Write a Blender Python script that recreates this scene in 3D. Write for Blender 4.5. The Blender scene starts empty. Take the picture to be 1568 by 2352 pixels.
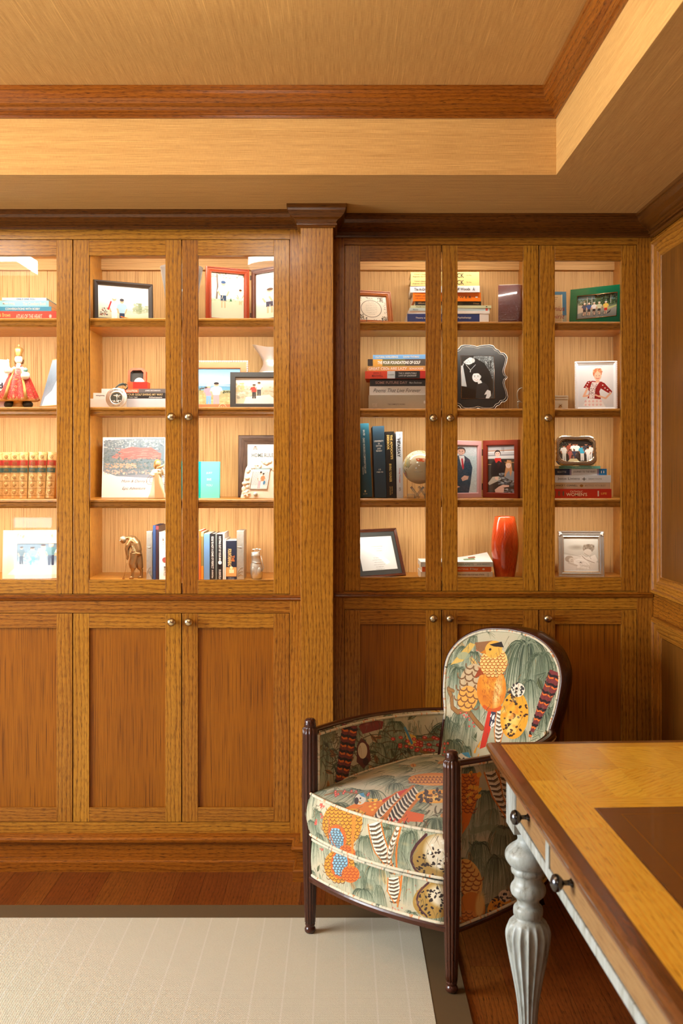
import bpy, math, random
import numpy as np
from mathutils import Vector, Matrix

random.seed(7)
C = bpy.context.scene.collection
SC = bpy.context.scene
PI = math.pi
F = 2287.0      # focal length in pixels of the 1568x2352 frame (35 mm on 24x36)
H = 1.48        # eye height
YL = 3.69       # face plane of the left bookcase
YR = 3.78       # face plane of the right bookcase
YB = 4.10       # back panel inside both
SOF = 2.431     # soffit height
TRZ = 2.70      # tray ceiling height
XR = 1.183      # right wall
XL = -3.4       # left wall
YK = -2.6       # wall behind the camera

def X(px, d): return (px - 784) * d / F
def Z(py, d): return H - (py - 1079) * d / F

# ------------------------------------------------------------------ camera
cam = bpy.data.objects.new('camera', bpy.data.cameras.new('camera'))
C.objects.link(cam)
cam.location = (0, 0, H)
cam.rotation_euler = (PI / 2, 0, 0)
cam.data.sensor_fit = 'VERTICAL'
cam.data.sensor_height = 36
cam.data.sensor_width = 24
cam.data.lens = 35
cam.data.shift_y = -97 / 2352
cam.data.clip_start = 0.02
cam.data.dof.use_dof = True
cam.data.dof.focus_distance = 3.35
cam.data.dof.aperture_fstop = 4.5
SC.camera = cam

# ------------------------------------------------------------------ light
w = bpy.data.worlds.new('world'); SC.world = w; w.use_nodes = True
w.node_tree.nodes['Background'].inputs[0].default_value = (0.75, 0.88, 1.0, 1)
w.node_tree.nodes['Background'].inputs[1].default_value = 3.0
SC.view_settings.view_transform = 'Standard'
SC.view_settings.look = 'None'
SC.view_settings.exposure = -0.12
SC.view_settings.gamma = 1
SC.view_settings.use_curve_mapping = False
SC.cycles.max_bounces = 8
SC.cycles.diffuse_bounces = 3
SC.cycles.transparent_max_bounces = 16
SC.cycles.use_denoising = True
SC.cycles.sample_clamp_indirect = 6
SC.cycles.caustics_reflective = False
SC.cycles.caustics_refractive = False

def area(name, loc, rot, sx, sy, power, col, parent=None):
    l = bpy.data.lights.new(name, 'AREA'); l.shape = 'RECTANGLE'
    l.size = sx; l.size_y = sy; l.energy = power; l.color = col
    o = bpy.data.objects.new(name, l); C.objects.link(o)
    o.location = loc; o.rotation_euler = rot
    if parent: o.parent = parent
    return o
# daylight entering through the side window and the window behind the camera
DAY = (0.93, 0.97, 1.0)
o = area('daylight_side', (XL - 0.46, 1.85, 1.55), (0, -1.12, 0), 1.6, 2.4, 235, DAY); o.data.spread = 2.5
area('daylight_corner', (-3.1, YK - 0.12, 1.2), (PI / 2, 0, 0), 0.6, 1.7, 38, (0.7, 0.88, 1.0))
LED = (1.0, 0.93, 0.82)
LED_L, LED_R = 4.7, 2.0      # watts per strip

# ------------------------------------------------------------------ helpers
def tag(o, label=None, cat=None, group=None, kind=None):
    if label: o['label'] = label
    if cat: o['category'] = cat
    if group: o['group'] = group
    if kind: o['kind'] = kind
    return o

def empty(name, loc=(0, 0, 0), rz=0, label=None, cat=None, group=None):
    o = bpy.data.objects.new(name, None); C.objects.link(o)
    o.location = loc; o.rotation_euler = (0, 0, rz); o.empty_display_size = 0.05
    return tag(o, label, cat, group)

class MB:
    """collects faces with uv (metres, v along the grain) and a tone per face"""
    def __init__(s, mat=None):
        s.v = []; s.f = []; s.uv = []; s.mi = []; s.tone = []; s.sm = []
        s.M = mat; s.T = None; s.t = 0.5; s.o = (0, 0); s.s_ = False
    def board(s):
        s.o = (random.uniform(0, 50), random.uniform(0, 50)); s.t = random.random()
    def add(s, vs, fs, uvs, m=0, smooth=False):
        b = len(s.v)
        for p in vs:
            p = Vector(p)
            s.v.append(tuple(s.T @ p) if s.T is not None else tuple(p))
        for f, u in zip(fs, uvs):
            s.f.append([b + i for i in f])
            s.uv.append([(a + s.o[0], c + s.o[1]) for a, c in u])
            s.mi.append(m); s.tone.append(s.t); s.sm.append(smooth)
    def box(s, x0, x1, y0, y1, z0, z1, g='z', m=0, new=True):
        if new: s.board()
        if x0 > x1: x0, x1 = x1, x0
        if y0 > y1: y0, y1 = y1, y0
        if z0 > z1: z0, z1 = z1, z0
        vs = [(x, y, z) for x in (x0, x1) for y in (y0, y1) for z in (z0, z1)]
        fs = [(0, 1, 3, 2), (4, 6, 7, 5), (0, 4, 5, 1), (2, 3, 7, 6), (0, 2, 6, 4), (1, 5, 7, 3)]
        gi = 'xyz'.index(g); uvs = []
        for k, f in enumerate(fs):
            n = k // 2
            ax = [a for a in (0, 1, 2) if a != n]
            if gi in ax: va = gi; ua = [a for a in ax if a != gi][0]
            else: ua, va = ax
            uvs.append([(vs[i][ua] + n * .37, vs[i][va]) for i in f])
        s.add(vs, fs, uvs, m)
    def sweep(s, prof, path, closed=False, m=0, smooth=False, caps=True):
        """prof: (offset to the left of travel, z); path: (x, y)"""
        s.board()
        n = len(path); P = [Vector(p) for p in path]; rows = []; L = 0
        for i in range(n):
            a = P[i - 1] if (i > 0 or closed) else None
            b = P[(i + 1) % n] if (i < n - 1 or closed) else None
            d1 = (P[i] - a).normalized() if a is not None else None
            d2 = (b - P[i]).normalized() if b is not None else None
            if d1 is None: d1 = d2
            if d2 is None: d2 = d1
            n1 = Vector((-d1.y, d1.x)); n2 = Vector((-d2.y, d2.x))
            mt = n1 + n2; mt = mt / max(1e-6, mt.dot(n1))
            if i > 0: L += (P[i] - P[i - 1]).length
            rows.append(([(P[i].x + mt.x * o, P[i].y + mt.y * o, z) for o, z in prof], L, mt))
        if closed: rows.append((rows[0][0], L + (P[0] - P[-1]).length, rows[0][2]))
        al = [0]
        for j in range(1, len(prof)): al.append(al[-1] + math.dist(prof[j], prof[j - 1]))
        vs = [p for r in rows for p in r[0]]; k = len(prof); fs = []; uvs = []
        for i in range(len(rows) - 1):
            for j in range(k - 1):
                a = i * k + j
                fs.append((a, a + k, a + k + 1, a + 1))
                uvs.append([(al[j], rows[i][1]), (al[j], rows[i + 1][1]), (al[j + 1], rows[i + 1][1]), (al[j + 1], rows[i][1])])
        if caps and not closed:
            for r in (0, len(rows) - 1):
                idx = [r * k + j for j in range(k)]
                if r: idx = idx[::-1]
                fs.append(tuple(idx)); uvs.append([(prof[j - r * k][0], prof[j - r * k][1]) for j in idx])
        s.add(vs, fs, uvs, m, smooth)
    def lathe(s, prof, c=(0, 0, 0), seg=24, m=0, flute=None, axis='z', caps=True, a0=0, a1=2 * PI):
        """prof: (radius, height)"""
        s.board(); k = len(prof); vs = []; fs = []; uvs = []
        full = abs(a1 - a0 - 2 * PI) < 1e-6
        ns = seg if full else seg + 1
        for i in range(ns):
            a = a0 + (a1 - a0) * i / seg
            for j, (r, h) in enumerate(prof):
                rr = r * (flute(a, h) if flute else 1)
                p = (rr * math.cos(a), rr * math.sin(a), h)
                if axis == 'y': p = (p[0], -p[2], p[1])
                elif axis == 'x': p = (p[2], p[0], p[1])
                vs.append((c[0] + p[0], c[1] + p[1], c[2] + p[2]))
        for i in range(seg):
            i2 = (i + 1) % ns
            for j in range(k - 1):
                fs.append((i * k + j, i2 * k + j, i2 * k + j + 1, i * k + j + 1))
                u0 = prof[j][0] * 6.28 * i / seg; u1 = prof[j][0] * 6.28 * (i + 1) / seg
                uvs.append([(u0, prof[j][1]), (u1, prof[j][1]), (u1, prof[j + 1][1]), (u0, prof[j + 1][1])])
        s.add(vs, fs, uvs, m, True)
        if caps:
            for j, rev in ((0, True), (k - 1, False)):
                if prof[j][0] > 1e-5:
                    idx = [i * k + j for i in range(ns)]
                    if rev: idx = idx[::-1]
                    b = len(s.v) - len(vs)
                    s.f.append([b + i for i in idx]); s.uv.append([(0, 0)] * len(idx))
                    s.mi.append(m); s.tone.append(s.t); s.sm.append(False)
    def tube(s, pts, rad, seg=10, m=0, closed=False, sx=1.0, up=None):
        s.board(); P = [Vector(p) for p in pts]; n = len(P)
        if not hasattr(rad, '__len__'): rad = [rad] * n
        vs = []; L = 0; Ls = []
        prev = None
        for i in range(n):
            a = P[i - 1] if (i or closed) else P[i]
            b = P[(i + 1) % n] if (i < n - 1 or closed) else P[i]
            t = (b - a).normalized()
            if prev is None:
                q = Vector(up) if up else (Vector((0, 0, 1)) if abs(t.z) < .9 else Vector((1, 0, 0)))
            else: q = prev
            e1 = (q - t * q.dot(t)).normalized(); prev = e1; e2 = t.cross(e1)
            if i: L += (P[i] - P[i - 1]).length
            Ls.append(L)
            for k in range(seg):
                an = 2 * PI * k / seg
                vs.append(tuple(P[i] + e1 * math.cos(an) * rad[i] + e2 * math.sin(an) * rad[i] * sx))
        fs = []; uvs = []
        rng = n if closed else n - 1
        for i in range(rng):
            j = (i + 1) % n
            for k in range(seg):
                k2 = (k + 1) % seg
                fs.append((i * seg + k, i * seg + k2, j * seg + k2, j * seg + k))
                r = 2 * PI * rad[i] / seg; l2 = Ls[j] if j else L + .01
                uvs.append([(k * r, Ls[i]), ((k + 1) * r, Ls[i]), ((k + 1) * r, l2), (k * r, l2)])
        if not closed:
            fs.append(tuple(range(seg))[::-1]); uvs.append([(0, 0)] * seg)
            fs.append(tuple((n - 1) * seg + k for k in range(seg))); uvs.append([(0, 0)] * seg)
        s.add(vs, fs, uvs, m, True)
    def surf(s, fn, nu, nv, m=0, smooth=True, uvf=None, flip=False):
        s.o = (0, 0); vs = []; fs = []; uvs = []
        for i in range(nu + 1):
            for j in range(nv + 1): vs.append(fn(i / nu, j / nv))
        g = uvf or (lambda u, v: (u, v))
        for i in range(nu):
            for j in range(nv):
                a = i * (nv + 1) + j
                q = [a, a + nv + 1, a + nv + 2, a + 1]
                uq = [g(i / nu, j / nv), g((i + 1) / nu, j / nv), g((i + 1) / nu, (j + 1) / nv), g(i / nu, (j + 1) / nv)]
                if flip: q = q[::-1]; uq = uq[::-1]
                fs.append(tuple(q)); uvs.append(uq)
        s.add(vs, fs, uvs, m, smooth)
    def poly(s, pts, y0, y1, m=0, m2=None, plane='xz', smooth=False):
        """extrude a 2-D outline between two depths"""
        s.board(); n = len(pts)
        if plane == 'xz': mk = lambda a, b, c: (a, c, b)
        elif plane == 'xy': mk = lambda a, b, c: (a, b, c)
        else: mk = lambda a, b, c: (c, a, b)
        vs = [mk(a, b, y0) for a, b in pts] + [mk(a, b, y1) for a, b in pts]
        s.add(vs, [tuple(range(n)), tuple(range(n, 2 * n))[::-1]], [[p for p in pts], [p for p in pts][::-1]], m)
        fs = []; uvs = []
        for i in range(n):
            j = (i + 1) % n
            fs.append((i, i + n, j + n, j)); uvs.append([(0, i * .01), (.02, i * .01), (.02, i * .01 + .01), (0, i * .01 + .01)])
        b = len(s.v)
        s.add(vs, fs, uvs, m if m2 is None else m2, smooth)
    def ball(s, c, r, m=0, seg=16, rings=10, sc=(1, 1, 1)):
        prof = [(max(1e-6, r * math.sin(PI * j / rings)), -r * math.cos(PI * j / rings)) for j in range(rings + 1)]
        T = s.T; M = Matrix.Translation(c) @ Matrix.Diagonal((sc[0], sc[1], sc[2], 1))
        s.T = (T @ M) if T is not None else M
        s.lathe(prof, seg=seg, m=m, caps=False); s.T = T
    def build(s, name, mats=None, parent=None, loc=None, bevel=0, recalc=False):
        me = bpy.data.meshes.new(name)
        me.from_pydata(s.v, [], s.f)
        mats = mats or s.M
        if not isinstance(mats, (list, tuple)): mats = [mats]
        for m in mats: me.materials.append(m)
        ul = me.uv_layers.new(name='UVMap')
        flat = [c for f in s.uv for p in f for c in p]
        ul.data.foreach_set('uv', flat)
        me.polygons.foreach_set('material_index', s.mi)
        me.polygons.foreach_set('use_smooth', s.sm)
        at = me.attributes.new('tone', 'FLOAT', 'FACE'); at.data.foreach_set('value', s.tone)
        me.update()
        if recalc:
            import bmesh
            bm = bmesh.new(); bm.from_mesh(me); bmesh.ops.recalc_face_normals(bm, faces=bm.faces[:]); bm.to_mesh(me); bm.free()
        o = bpy.data.objects.new(name, me); C.objects.link(o)
        if parent: o.parent = parent
        if loc: o.location = loc
        if bevel:
            b = o.modifiers.new('bevel', 'BEVEL'); b.width = bevel; b.segments = 2; b.limit_method = 'ANGLE'; b.angle_limit = 0.7
        return o

def lin(c):
    return tuple(((v / 255 / 12.92) if v / 255 <= .04045 else ((v / 255 + .055) / 1.055) ** 2.4) for v in c)

# ------------------------------------------------------------------ materials
MATS = {}
def nodes(name):
    m = bpy.data.materials.new(name); m.use_nodes = True
    nt = m.node_tree
    return m, nt, nt.nodes['Principled BSDF'], nt.nodes.new, nt.links.new

def math_n(nt, op, a, b=None, c=None):
    n = nt.nodes.new('ShaderNodeMath'); n.operation = op
    for i, v in enumerate((a, b, c)):
        if v is None: continue
        if isinstance(v, (int, float)): n.inputs[i].default_value = v
        else: nt.links.new(v, n.inputs[i])
    return n.outputs[0]

def ramp(nt, fac, stops):
    r = nt.nodes.new('ShaderNodeValToRGB'); nt.links.new(fac, r.inputs[0])
    e = r.color_ramp.elements
    while len(e) < len(stops): e.new(0.5)
    for k, (p, c) in enumerate(stops):
        e[k].position = p; e[k].color = (*c, 1) if len(c) == 3 else c
    return r.outputs[0]

def mixc(nt, fac, a, b, mode='MIX'):
    n = nt.nodes.new('ShaderNodeMix'); n.data_type = 'RGBA'; n.blend_type = mode
    for sock, v in ((n.inputs[0], fac), (n.inputs[6], a), (n.inputs[7], b)):
        if isinstance(v, (int, float)): sock.default_value = v
        elif isinstance(v, tuple): sock.default_value = (*v, 1) if len(v) == 3 else v
        else: nt.links.new(v, sock)
    return n.outputs[2]

def uvscale(nt, su, sv, space='UV'):
    if space == 'UV':
        src = nt.nodes.new('ShaderNodeUVMap').outputs[0]
    else:
        src = nt.nodes.new('ShaderNodeTexCoord').outputs['Object']
    m = nt.nodes.new('ShaderNodeMapping'); m.inputs['Scale'].default_value = (su, sv, 1)
    nt.links.new(src, m.inputs[0]); return m.outputs[0]

def noise(nt, vec, scale=1, detail=2, rough=.5, dist=0):
    n = nt.nodes.new('ShaderNodeTexNoise'); n.inputs['Scale'].default_value = scale
    n.inputs['Detail'].default_value = detail; n.inputs['Roughness'].default_value = rough
    n.inputs['Distortion'].default_value = dist
    nt.links.new(vec, n.inputs['Vector']); return n.outputs[0]

def wood(name, light, dark, pore, cath=0.6, finescale=(400, 26), porescale=(520, 16), porew=.55, rough=.34, coat=.15, tonevar=.28, bump=.25):
    m, nt, b, N, L = nodes(name)
    # cathedral figure
    w = N('ShaderNodeTexWave'); w.wave_type = 'BANDS'; w.bands_direction = 'X'; w.wave_profile = 'SAW'
    w.inputs['Scale'].default_value = 9; w.inputs['Distortion'].default_value = 9
    w.inputs['Detail'].default_value = 2; w.inputs['Detail Scale'].default_value = .8; w.inputs['Detail Roughness'].default_value = .45
    L(uvscale(nt, 2.6, .34), w.inputs['Vector'])
    fig = ramp(nt, w.outputs[1], [(0, (0, 0, 0)), (.55, (.25, .25, .25)), (.9, (1, 1, 1)), (1, (0, 0, 0))])
    fine = noise(nt, uvscale(nt, *finescale), 1, 3, .6)
    broad = noise(nt, uvscale(nt, 9, 1.1), 1, 3, .55)
    f1 = math_n(nt, 'MULTIPLY', fig, cath)
    f2 = math_n(nt, 'MULTIPLY', math_n(nt, 'SUBTRACT', fine, .45), 1.3)
    f3 = math_n(nt, 'MULTIPLY', math_n(nt, 'SUBTRACT', broad, .5), 1.1)
    s = math_n(nt, 'ADD', math_n(nt, 'ADD', f1, f2), f3)
    s = math_n(nt, 'MAXIMUM', math_n(nt, 'MINIMUM', math_n(nt, 'ADD', s, .12), 1), 0)
    col = mixc(nt, s, light, dark)
    pn = noise(nt, uvscale(nt, *porescale), 1, 2, .55)
    pf = ramp(nt, pn, [(porew, (0, 0, 0)), (porew + .07, (1, 1, 1))])
    # pores gather in the darker figure
    pf = math_n(nt, 'MULTIPLY', pf, math_n(nt, 'ADD', math_n(nt, 'MULTIPLY', fig, .5), .45))
    col = mixc(nt, pf, col, pore)
    at = N('ShaderNodeAttribute'); at.attribute_name = 'tone'
    tv = math_n(nt, 'ADD', math_n(nt, 'MULTIPLY', at.outputs['Fac'], tonevar), 1 - tonevar / 2)
    hs = N('ShaderNodeHueSaturation'); L(col, hs.inputs['Color']); L(tv, hs.inputs['Value'])
    L(math_n(nt, 'ADD', math_n(nt, 'MULTIPLY', at.outputs['Fac'], tonevar * .04), .5 - tonevar * .016), hs.inputs['Hue'])
    L(hs.outputs[0], b.inputs['Base Color'])
    b.inputs['Roughness'].default_value = rough; b.inputs['Specular IOR Level'].default_value = .25
    b.inputs['Coat Weight'].default_value = coat; b.inputs['Coat Roughness'].default_value = .18
    bp = N('ShaderNodeBump'); bp.inputs['Strength'].default_value = bump; bp.inputs['Distance'].default_value = .0004
    bp.invert = True
    L(pf, bp.inputs['Height']); L(bp.outputs[0], b.inputs['Normal'])
    return m

OAK = wood('oak', lin((178, 118, 36)), lin((134, 78, 18)), lin((70, 36, 8)), tonevar=.30, porescale=(620, 34), porew=.54, cath=.75)
OAK_D = wood('oak_trim', lin((150, 84, 22)), lin((104, 52, 12)), lin((58, 26, 6)), rough=.25, coat=.4, porescale=(620, 34), cath=.5)
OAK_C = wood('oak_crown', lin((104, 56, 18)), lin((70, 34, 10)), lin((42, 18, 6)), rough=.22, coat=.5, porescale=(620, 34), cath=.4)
OAK_P = wood('oak_panel', lin((156, 93, 15)), lin((126, 69, 10)), lin((88, 44, 6)), finescale=(420, 2.5), cath=.06, porescale=(480, 4), porew=.52, tonevar=.06, coat=.05, rough=.42)
OAK_B = wood('oak_back', lin((224, 184, 124)), lin((202, 158, 94)), lin((136, 84, 32)), finescale=(560, 2.0), cath=.06, porescale=(620, 3), porew=.53, tonevar=.05, coat=0, rough=.5)
OAK_S = wood('oak_shelf', lin((204, 142, 56)), lin((164, 104, 34)), lin((104, 60, 18)), cath=.3, tonevar=.1, rough=.35, porescale=(620, 34))
OAK_W = wood('oak_wall_panel', lin((118, 72, 20)), lin((96, 54, 14)), lin((54, 27, 7)), finescale=(420, 2.5), cath=.06, porescale=(480, 4), porew=.52, tonevar=.06, coat=.05, rough=.4)
OAK_F = wood('oak_floor', lin((130, 70, 26)), lin((92, 42, 14)), lin((50, 22, 7)), cath=.5, rough=.28, coat=.25, tonevar=.24, porescale=(620, 34))
MAHOG = wood('mahogany', lin((74, 38, 24)), lin((50, 22, 14)), lin((30, 12, 8)), cath=.2, rough=.25, coat=.4, tonevar=.1, bump=.1)

def plain(name, col, rough=.5, metal=0, coat=0, spec=None, bumpn=None, mottle=0):
    key = (name,)
    if name in MATS: return MATS[name]
    m, nt, b, N, L = nodes(name)
    n = noise(nt, N('ShaderNodeTexCoord').outputs['Object'], 60, 3, .6)
    amt = mottle or .06
    c = mixc(nt, n, tuple(v * (1 - amt) for v in col), tuple(min(1, v * (1 + amt)) for v in col))
    L(c, b.inputs['Base Color'])
    b.inputs['Roughness'].default_value = rough; b.inputs['Metallic'].default_value = metal
    b.inputs['Coat Weight'].default_value = coat
    if bumpn:
        bp = N('ShaderNodeBump'); bp.inputs['Strength'].default_value = bumpn[1]; bp.inputs['Distance'].default_value = .001
        L(noise(nt, N('ShaderNodeTexCoord').outputs['Object'], bumpn[0], 3, .6), bp.inputs['Height'])
        L(bp.outputs[0], b.inputs['Normal'])
    MATS[name] = m
    return m

def col(name, rgb, rough=.55, **k): return plain(name, lin(rgb), rough, **k)

def grasscloth(name, a, b_):
    m, nt, b, N, L = nodes(name)
    n1 = noise(nt, uvscale(nt, 620, 9), 1, 3, .65)
    n2 = noise(nt, uvscale(nt, 60, 560), 1, 2, .6)
    n3 = noise(nt, uvscale(nt, 60, .8), 1, 2, .5)
    s = math_n(nt, 'ADD', math_n(nt, 'MULTIPLY', n1, .6), math_n(nt, 'ADD', math_n(nt, 'MULTIPLY', n2, .22), math_n(nt, 'MULTIPLY', n3, .2)))
    c = ramp(nt, s, [(.34, b_), (.66, a)])
    # pale stray fibres
    fb = noise(nt, uvscale(nt, 300, 1.6), 1, 1, .5)
    fr = ramp(nt, fb, [(.70, (0, 0, 0)), (.73, (1, 1, 1))])
    c = mixc(nt, math_n(nt, 'MULTIPLY', fr, .5), c, tuple(min(1, v * 1.5) for v in a))
    L(c, b.inputs['Base Color']); b.inputs['Roughness'].default_value = .6
    b.inputs['Specular IOR Level'].default_value = .3
    bp = N('ShaderNodeBump'); bp.inputs['Strength'].default_value = .25; bp.inputs['Distance'].default_value = .0006
    L(n1, bp.inputs['Height']); L(bp.outputs[0], b.inputs['Normal'])
    return m
GRASS = grasscloth('grasscloth', lin((222, 174, 104)), lin((176, 128, 66)))

def glass_mat():
    m, nt, b, N, L = nodes('glass_pane')
    nt.nodes.remove(b)
    out = nt.nodes['Material Output']
    t = N('ShaderNodeBsdfTransparent'); g = N('ShaderNodeBsdfGlossy'); g.inputs['Roughness'].default_value = .015
    fr = N('ShaderNodeFresnel'); fr.inputs[0].default_value = 1.3
    mx = N('ShaderNodeMixShader'); L(fr.outputs[0], mx.inputs[0]); L(t.outputs[0], mx.inputs[1]); L(g.outputs[0], mx.inputs[2])
    L(mx.outputs[0], out.inputs[0]); return m
GLASS = glass_mat()

def clear_glass():
    m, nt, b, N, L = nodes('clear_glass')
    b.inputs['Transmission Weight'].default_value = 1; b.inputs['Roughness'].default_value = .02
    b.inputs['IOR'].default_value = 1.45; b.inputs['Base Color'].default_value = (.96, .98, .98, 1); return m
CLEAR = clear_glass()
def thin_glass():
    m, nt, b, N, L = nodes('thin_glass'); nt.nodes.remove(b); out = nt.nodes['Material Output']
    t = N('ShaderNodeBsdfTransparent'); t.inputs[0].default_value = (.93, .95, .95, 1)
    g = N('ShaderNodeBsdfGlossy'); g.inputs['Roughness'].default_value = .05; d = N('ShaderNodeBsdfDiffuse'); d.inputs[0].default_value = (.9, .92, .92, 1)
    fr = N('ShaderNodeLayerWeight'); fr.inputs[0].default_value = .35
    m1 = N('ShaderNodeMixShader'); m1.inputs[0].default_value = .45; L(g.outputs[0], m1.inputs[1]); L(d.outputs[0], m1.inputs[2])
    mx = N('ShaderNodeMixShader'); L(math_n(nt, 'ADD', math_n(nt, 'MULTIPLY', fr.outputs[0], .8), .08), mx.inputs[0]); L(t.outputs[0], mx.inputs[1]); L(m1.outputs[0], mx.inputs[2])
    L(mx.outputs[0], out.inputs[0]); return m
THIN = thin_glass()

def emis(name, c, s):
    m, nt, b, N, L = nodes(name)
    b.inputs['Base Color'].default_value = (*c, 1)
    b.inputs['Emission Color'].default_value = (*c, 1); b.inputs['Emission Strength'].default_value = s; return m

BRASS = plain('brushed_brass', lin((206, 188, 152)), .26, 1, bumpn=(300, .05))
SILVER = plain('silver', lin((226, 222, 214)), .34, .72, bumpn=(120, .1))
PEWTER = plain('pewter', lin((172, 168, 158)), .40, .6, bumpn=(90, .25), mottle=.3)
BRONZE = plain('bronze', lin((150, 116, 76)), .36, .7, bumpn=(90, .3), mottle=.35)
EMS_LED = emis('led_strip', (1, .86, .62), 6)

# ------------------------------------------------------------------ room shell
def struct(o): o['kind'] = 'structure'; return o

def floor():
    b = MB(OAK_F)
    x = XL
    while x < XR:
        x2 = min(XR, x + .088); y = YK + random.uniform(-1.2, 0)
        while y < 4.2:
            y2 = y + random.uniform(.7, 1.5)
            b.box(x + .0004, x2 - .0004, max(YK, y) + .0004, min(4.2, y2) - .0004, -.02, 0, 'y'); y = y2
        x = x2
    b.box(XL, XR, YK, 4.2, -.04, -.0201, 'y')
    return struct(b.build('floor'))
floor()

def ceiling():
    b = MB(GRASS)
    TX0, TX1, TY0, TY1 = -2.95, .692, -2.15, 3.21
    def q(a, b_, c, d, uv): b.o = (random.uniform(0, 9), random.uniform(0, 9)); b.add([a, b_, c, d], [(0, 1, 2, 3)], [uv])
    # tray top, fibres run away from the camera
    q((TX0, TY0, TRZ), (TX0, TY1, TRZ), (TX1, TY1, TRZ), (TX1, TY0, TRZ), [(TX0, TY0), (TX0, TY1), (TX1, TY1), (TX1, TY0)])
    zc = TRZ
    for (ax, ay), (bx, by) in (((TX0, TY1), (TX1, TY1)), ((TX1, TY1), (TX1, TY0)), ((TX1, TY0), (TX0, TY0)), ((TX0, TY0), (TX0, TY1))):
        l = math.dist((ax, ay), (bx, by))
        q((ax, ay, SOF), (bx, by, SOF), (bx, by, zc), (ax, ay, zc), [(0, 0), (0, l), (zc - SOF, l), (zc - SOF, 0)])
    o = [(XL, YK), (XL, 4.15), (XR + .02, 4.15), (XR + .02, YK)]; i = [(TX0, TY0), (TX0, TY1), (TX1, TY1), (TX1, TY0)]
    i2 = i
    for k in range(4):
        A, B = o[k], o[(k + 1) % 4]; D, E = i2[k], i2[(k + 1) % 4]
        pts = [(*A, SOF), (*B, SOF), (*E, SOF), (*D, SOF)]
        if k % 2 == 0: uv = [(p[0], p[1]) for p in pts]
        else: uv = [(p[1], p[0]) for p in pts]
        q(*pts, uv)
    return struct(b.build('ceiling'))
ceiling()

CROWN = [(0, 0), (.008, 0), (.010, .008), (.016, .010), (.016, .016), (.013, .019), (.013, .024), (.020, .032), (.034, .040),
         (.046, .052), (.052, .066), (.053, .076), (.057, .078), (.057, .092)]
def crown_prof(z0, h, w, base=0):
    return [(base + o / .057 * w, z0 + z / .092 * h) for o, z in CROWN]

# crown round the tray (offset to the left of travel -> path runs so that left is inside)
b = MB(OAK_D)
TP = [(-2.95, 3.21), (-2.95, -2.15), (.692, -2.15), (.692, 3.21)]
b.sweep(crown_prof(2.612, .088, .055), TP, closed=True, smooth=False)
struct(b.build('trim_1'))

# walls
def wall_with_opening(name, axis, pos, a0, a1, z1, openings, mat, t=.08):
    b = MB(mat)
    cuts = sorted(openings)
    def bx(u0, u1, w0, w1):
        if u1 - u0 < 1e-4 or w1 - w0 < 1e-4: return
        if axis == 'x': b.box(pos - t, pos, u0, u1, w0, w1, 'z')
        else: b.box(u0, u1, pos - t, pos, w0, w1, 'z')
    u = a0
    for (o0, o1, s, h) in cuts:
        bx(u, o0, 0, z1); bx(o0, o1, 0, s); bx(o0, o1, h, z1); u = o1
    bx(u, a1, 0, z1)
    return struct(b.build(name))
wall_with_opening('wall_left', 'x', XL, YK, 4.15, SOF, [(.75, 3.05, .45, 2.2)], OAK_D)
wall_with_opening('wall_back', 'y', YK, XL, XR, SOF, [(-3.36, -2.86, .3, 2.05)], OAK_D)
b = MB(OAK_P); b.box(XL - .08, XR + .1, YB + .02, YB + .1, 0, TRZ, 'z'); struct(b.build('wall_front'))

def window(n, axis, pos, a0, a1, s, h, nu, nv, shade=None):
    root = empty('window_%d' % n); struct(root)
    b = MB(col('window_paint', (226, 220, 206), .4))
    def bx(u0, u1, w0, w1, t0=-.07, t1=.012):
        if axis == 'x': b.box(pos + t0, pos + t1, u0, u1, w0, w1)
        else: b.box(u0, u1, pos + t0, pos + t1, w0, w1)
    f = .05
    bx(a0, a0 + f, s, h); bx(a1 - f, a1, s, h); bx(a0 + f, a1 - f, s, s + f); bx(a0 + f, a1 - f, h - f, h)
    for k in range(1, nu): u = a0 + (a1 - a0) * k / nu; bx(u - .012, u + .012, s + f, h - f, -.05, -.02)
    for k in range(1, nv): z = s + (h - s) * k / nv; bx(a0 + f, a1 - f, z - .012, z + .012, -.049, -.021)
    o = b.build('window_frame', parent=root); o['kind'] = 'structure'
    g = MB(GLASS)
    if axis == 'x': g.box(pos - .038, pos - .034, a0 + f, a1 - f, s + f, h - f)
    else: g.box(a0 + f, a1 - f, pos - .038, pos - .034, s + f, h - f)
    g.build('window_glass', parent=root)['kind'] = 'structure'
    if shade:
        r = MB(col('roller_shade', (196, 176, 140), .8))
        if axis == 'x': r.box(pos + .014, pos + .018, a0 + .01, a1 - .01, shade, h - .02)
        else: r.box(a0 + .01, a1 - .01, pos + .014, pos + .018, shade, h - .02)
        r.build('window_shade', parent=root)
window(1, 'y', YK, -3.36, -2.86, .3, 2.05, 1, 3, shade=1.0)
window(2, 'x', XL, .75, 3.05, .45, 2.2, 3, 3)

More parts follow.
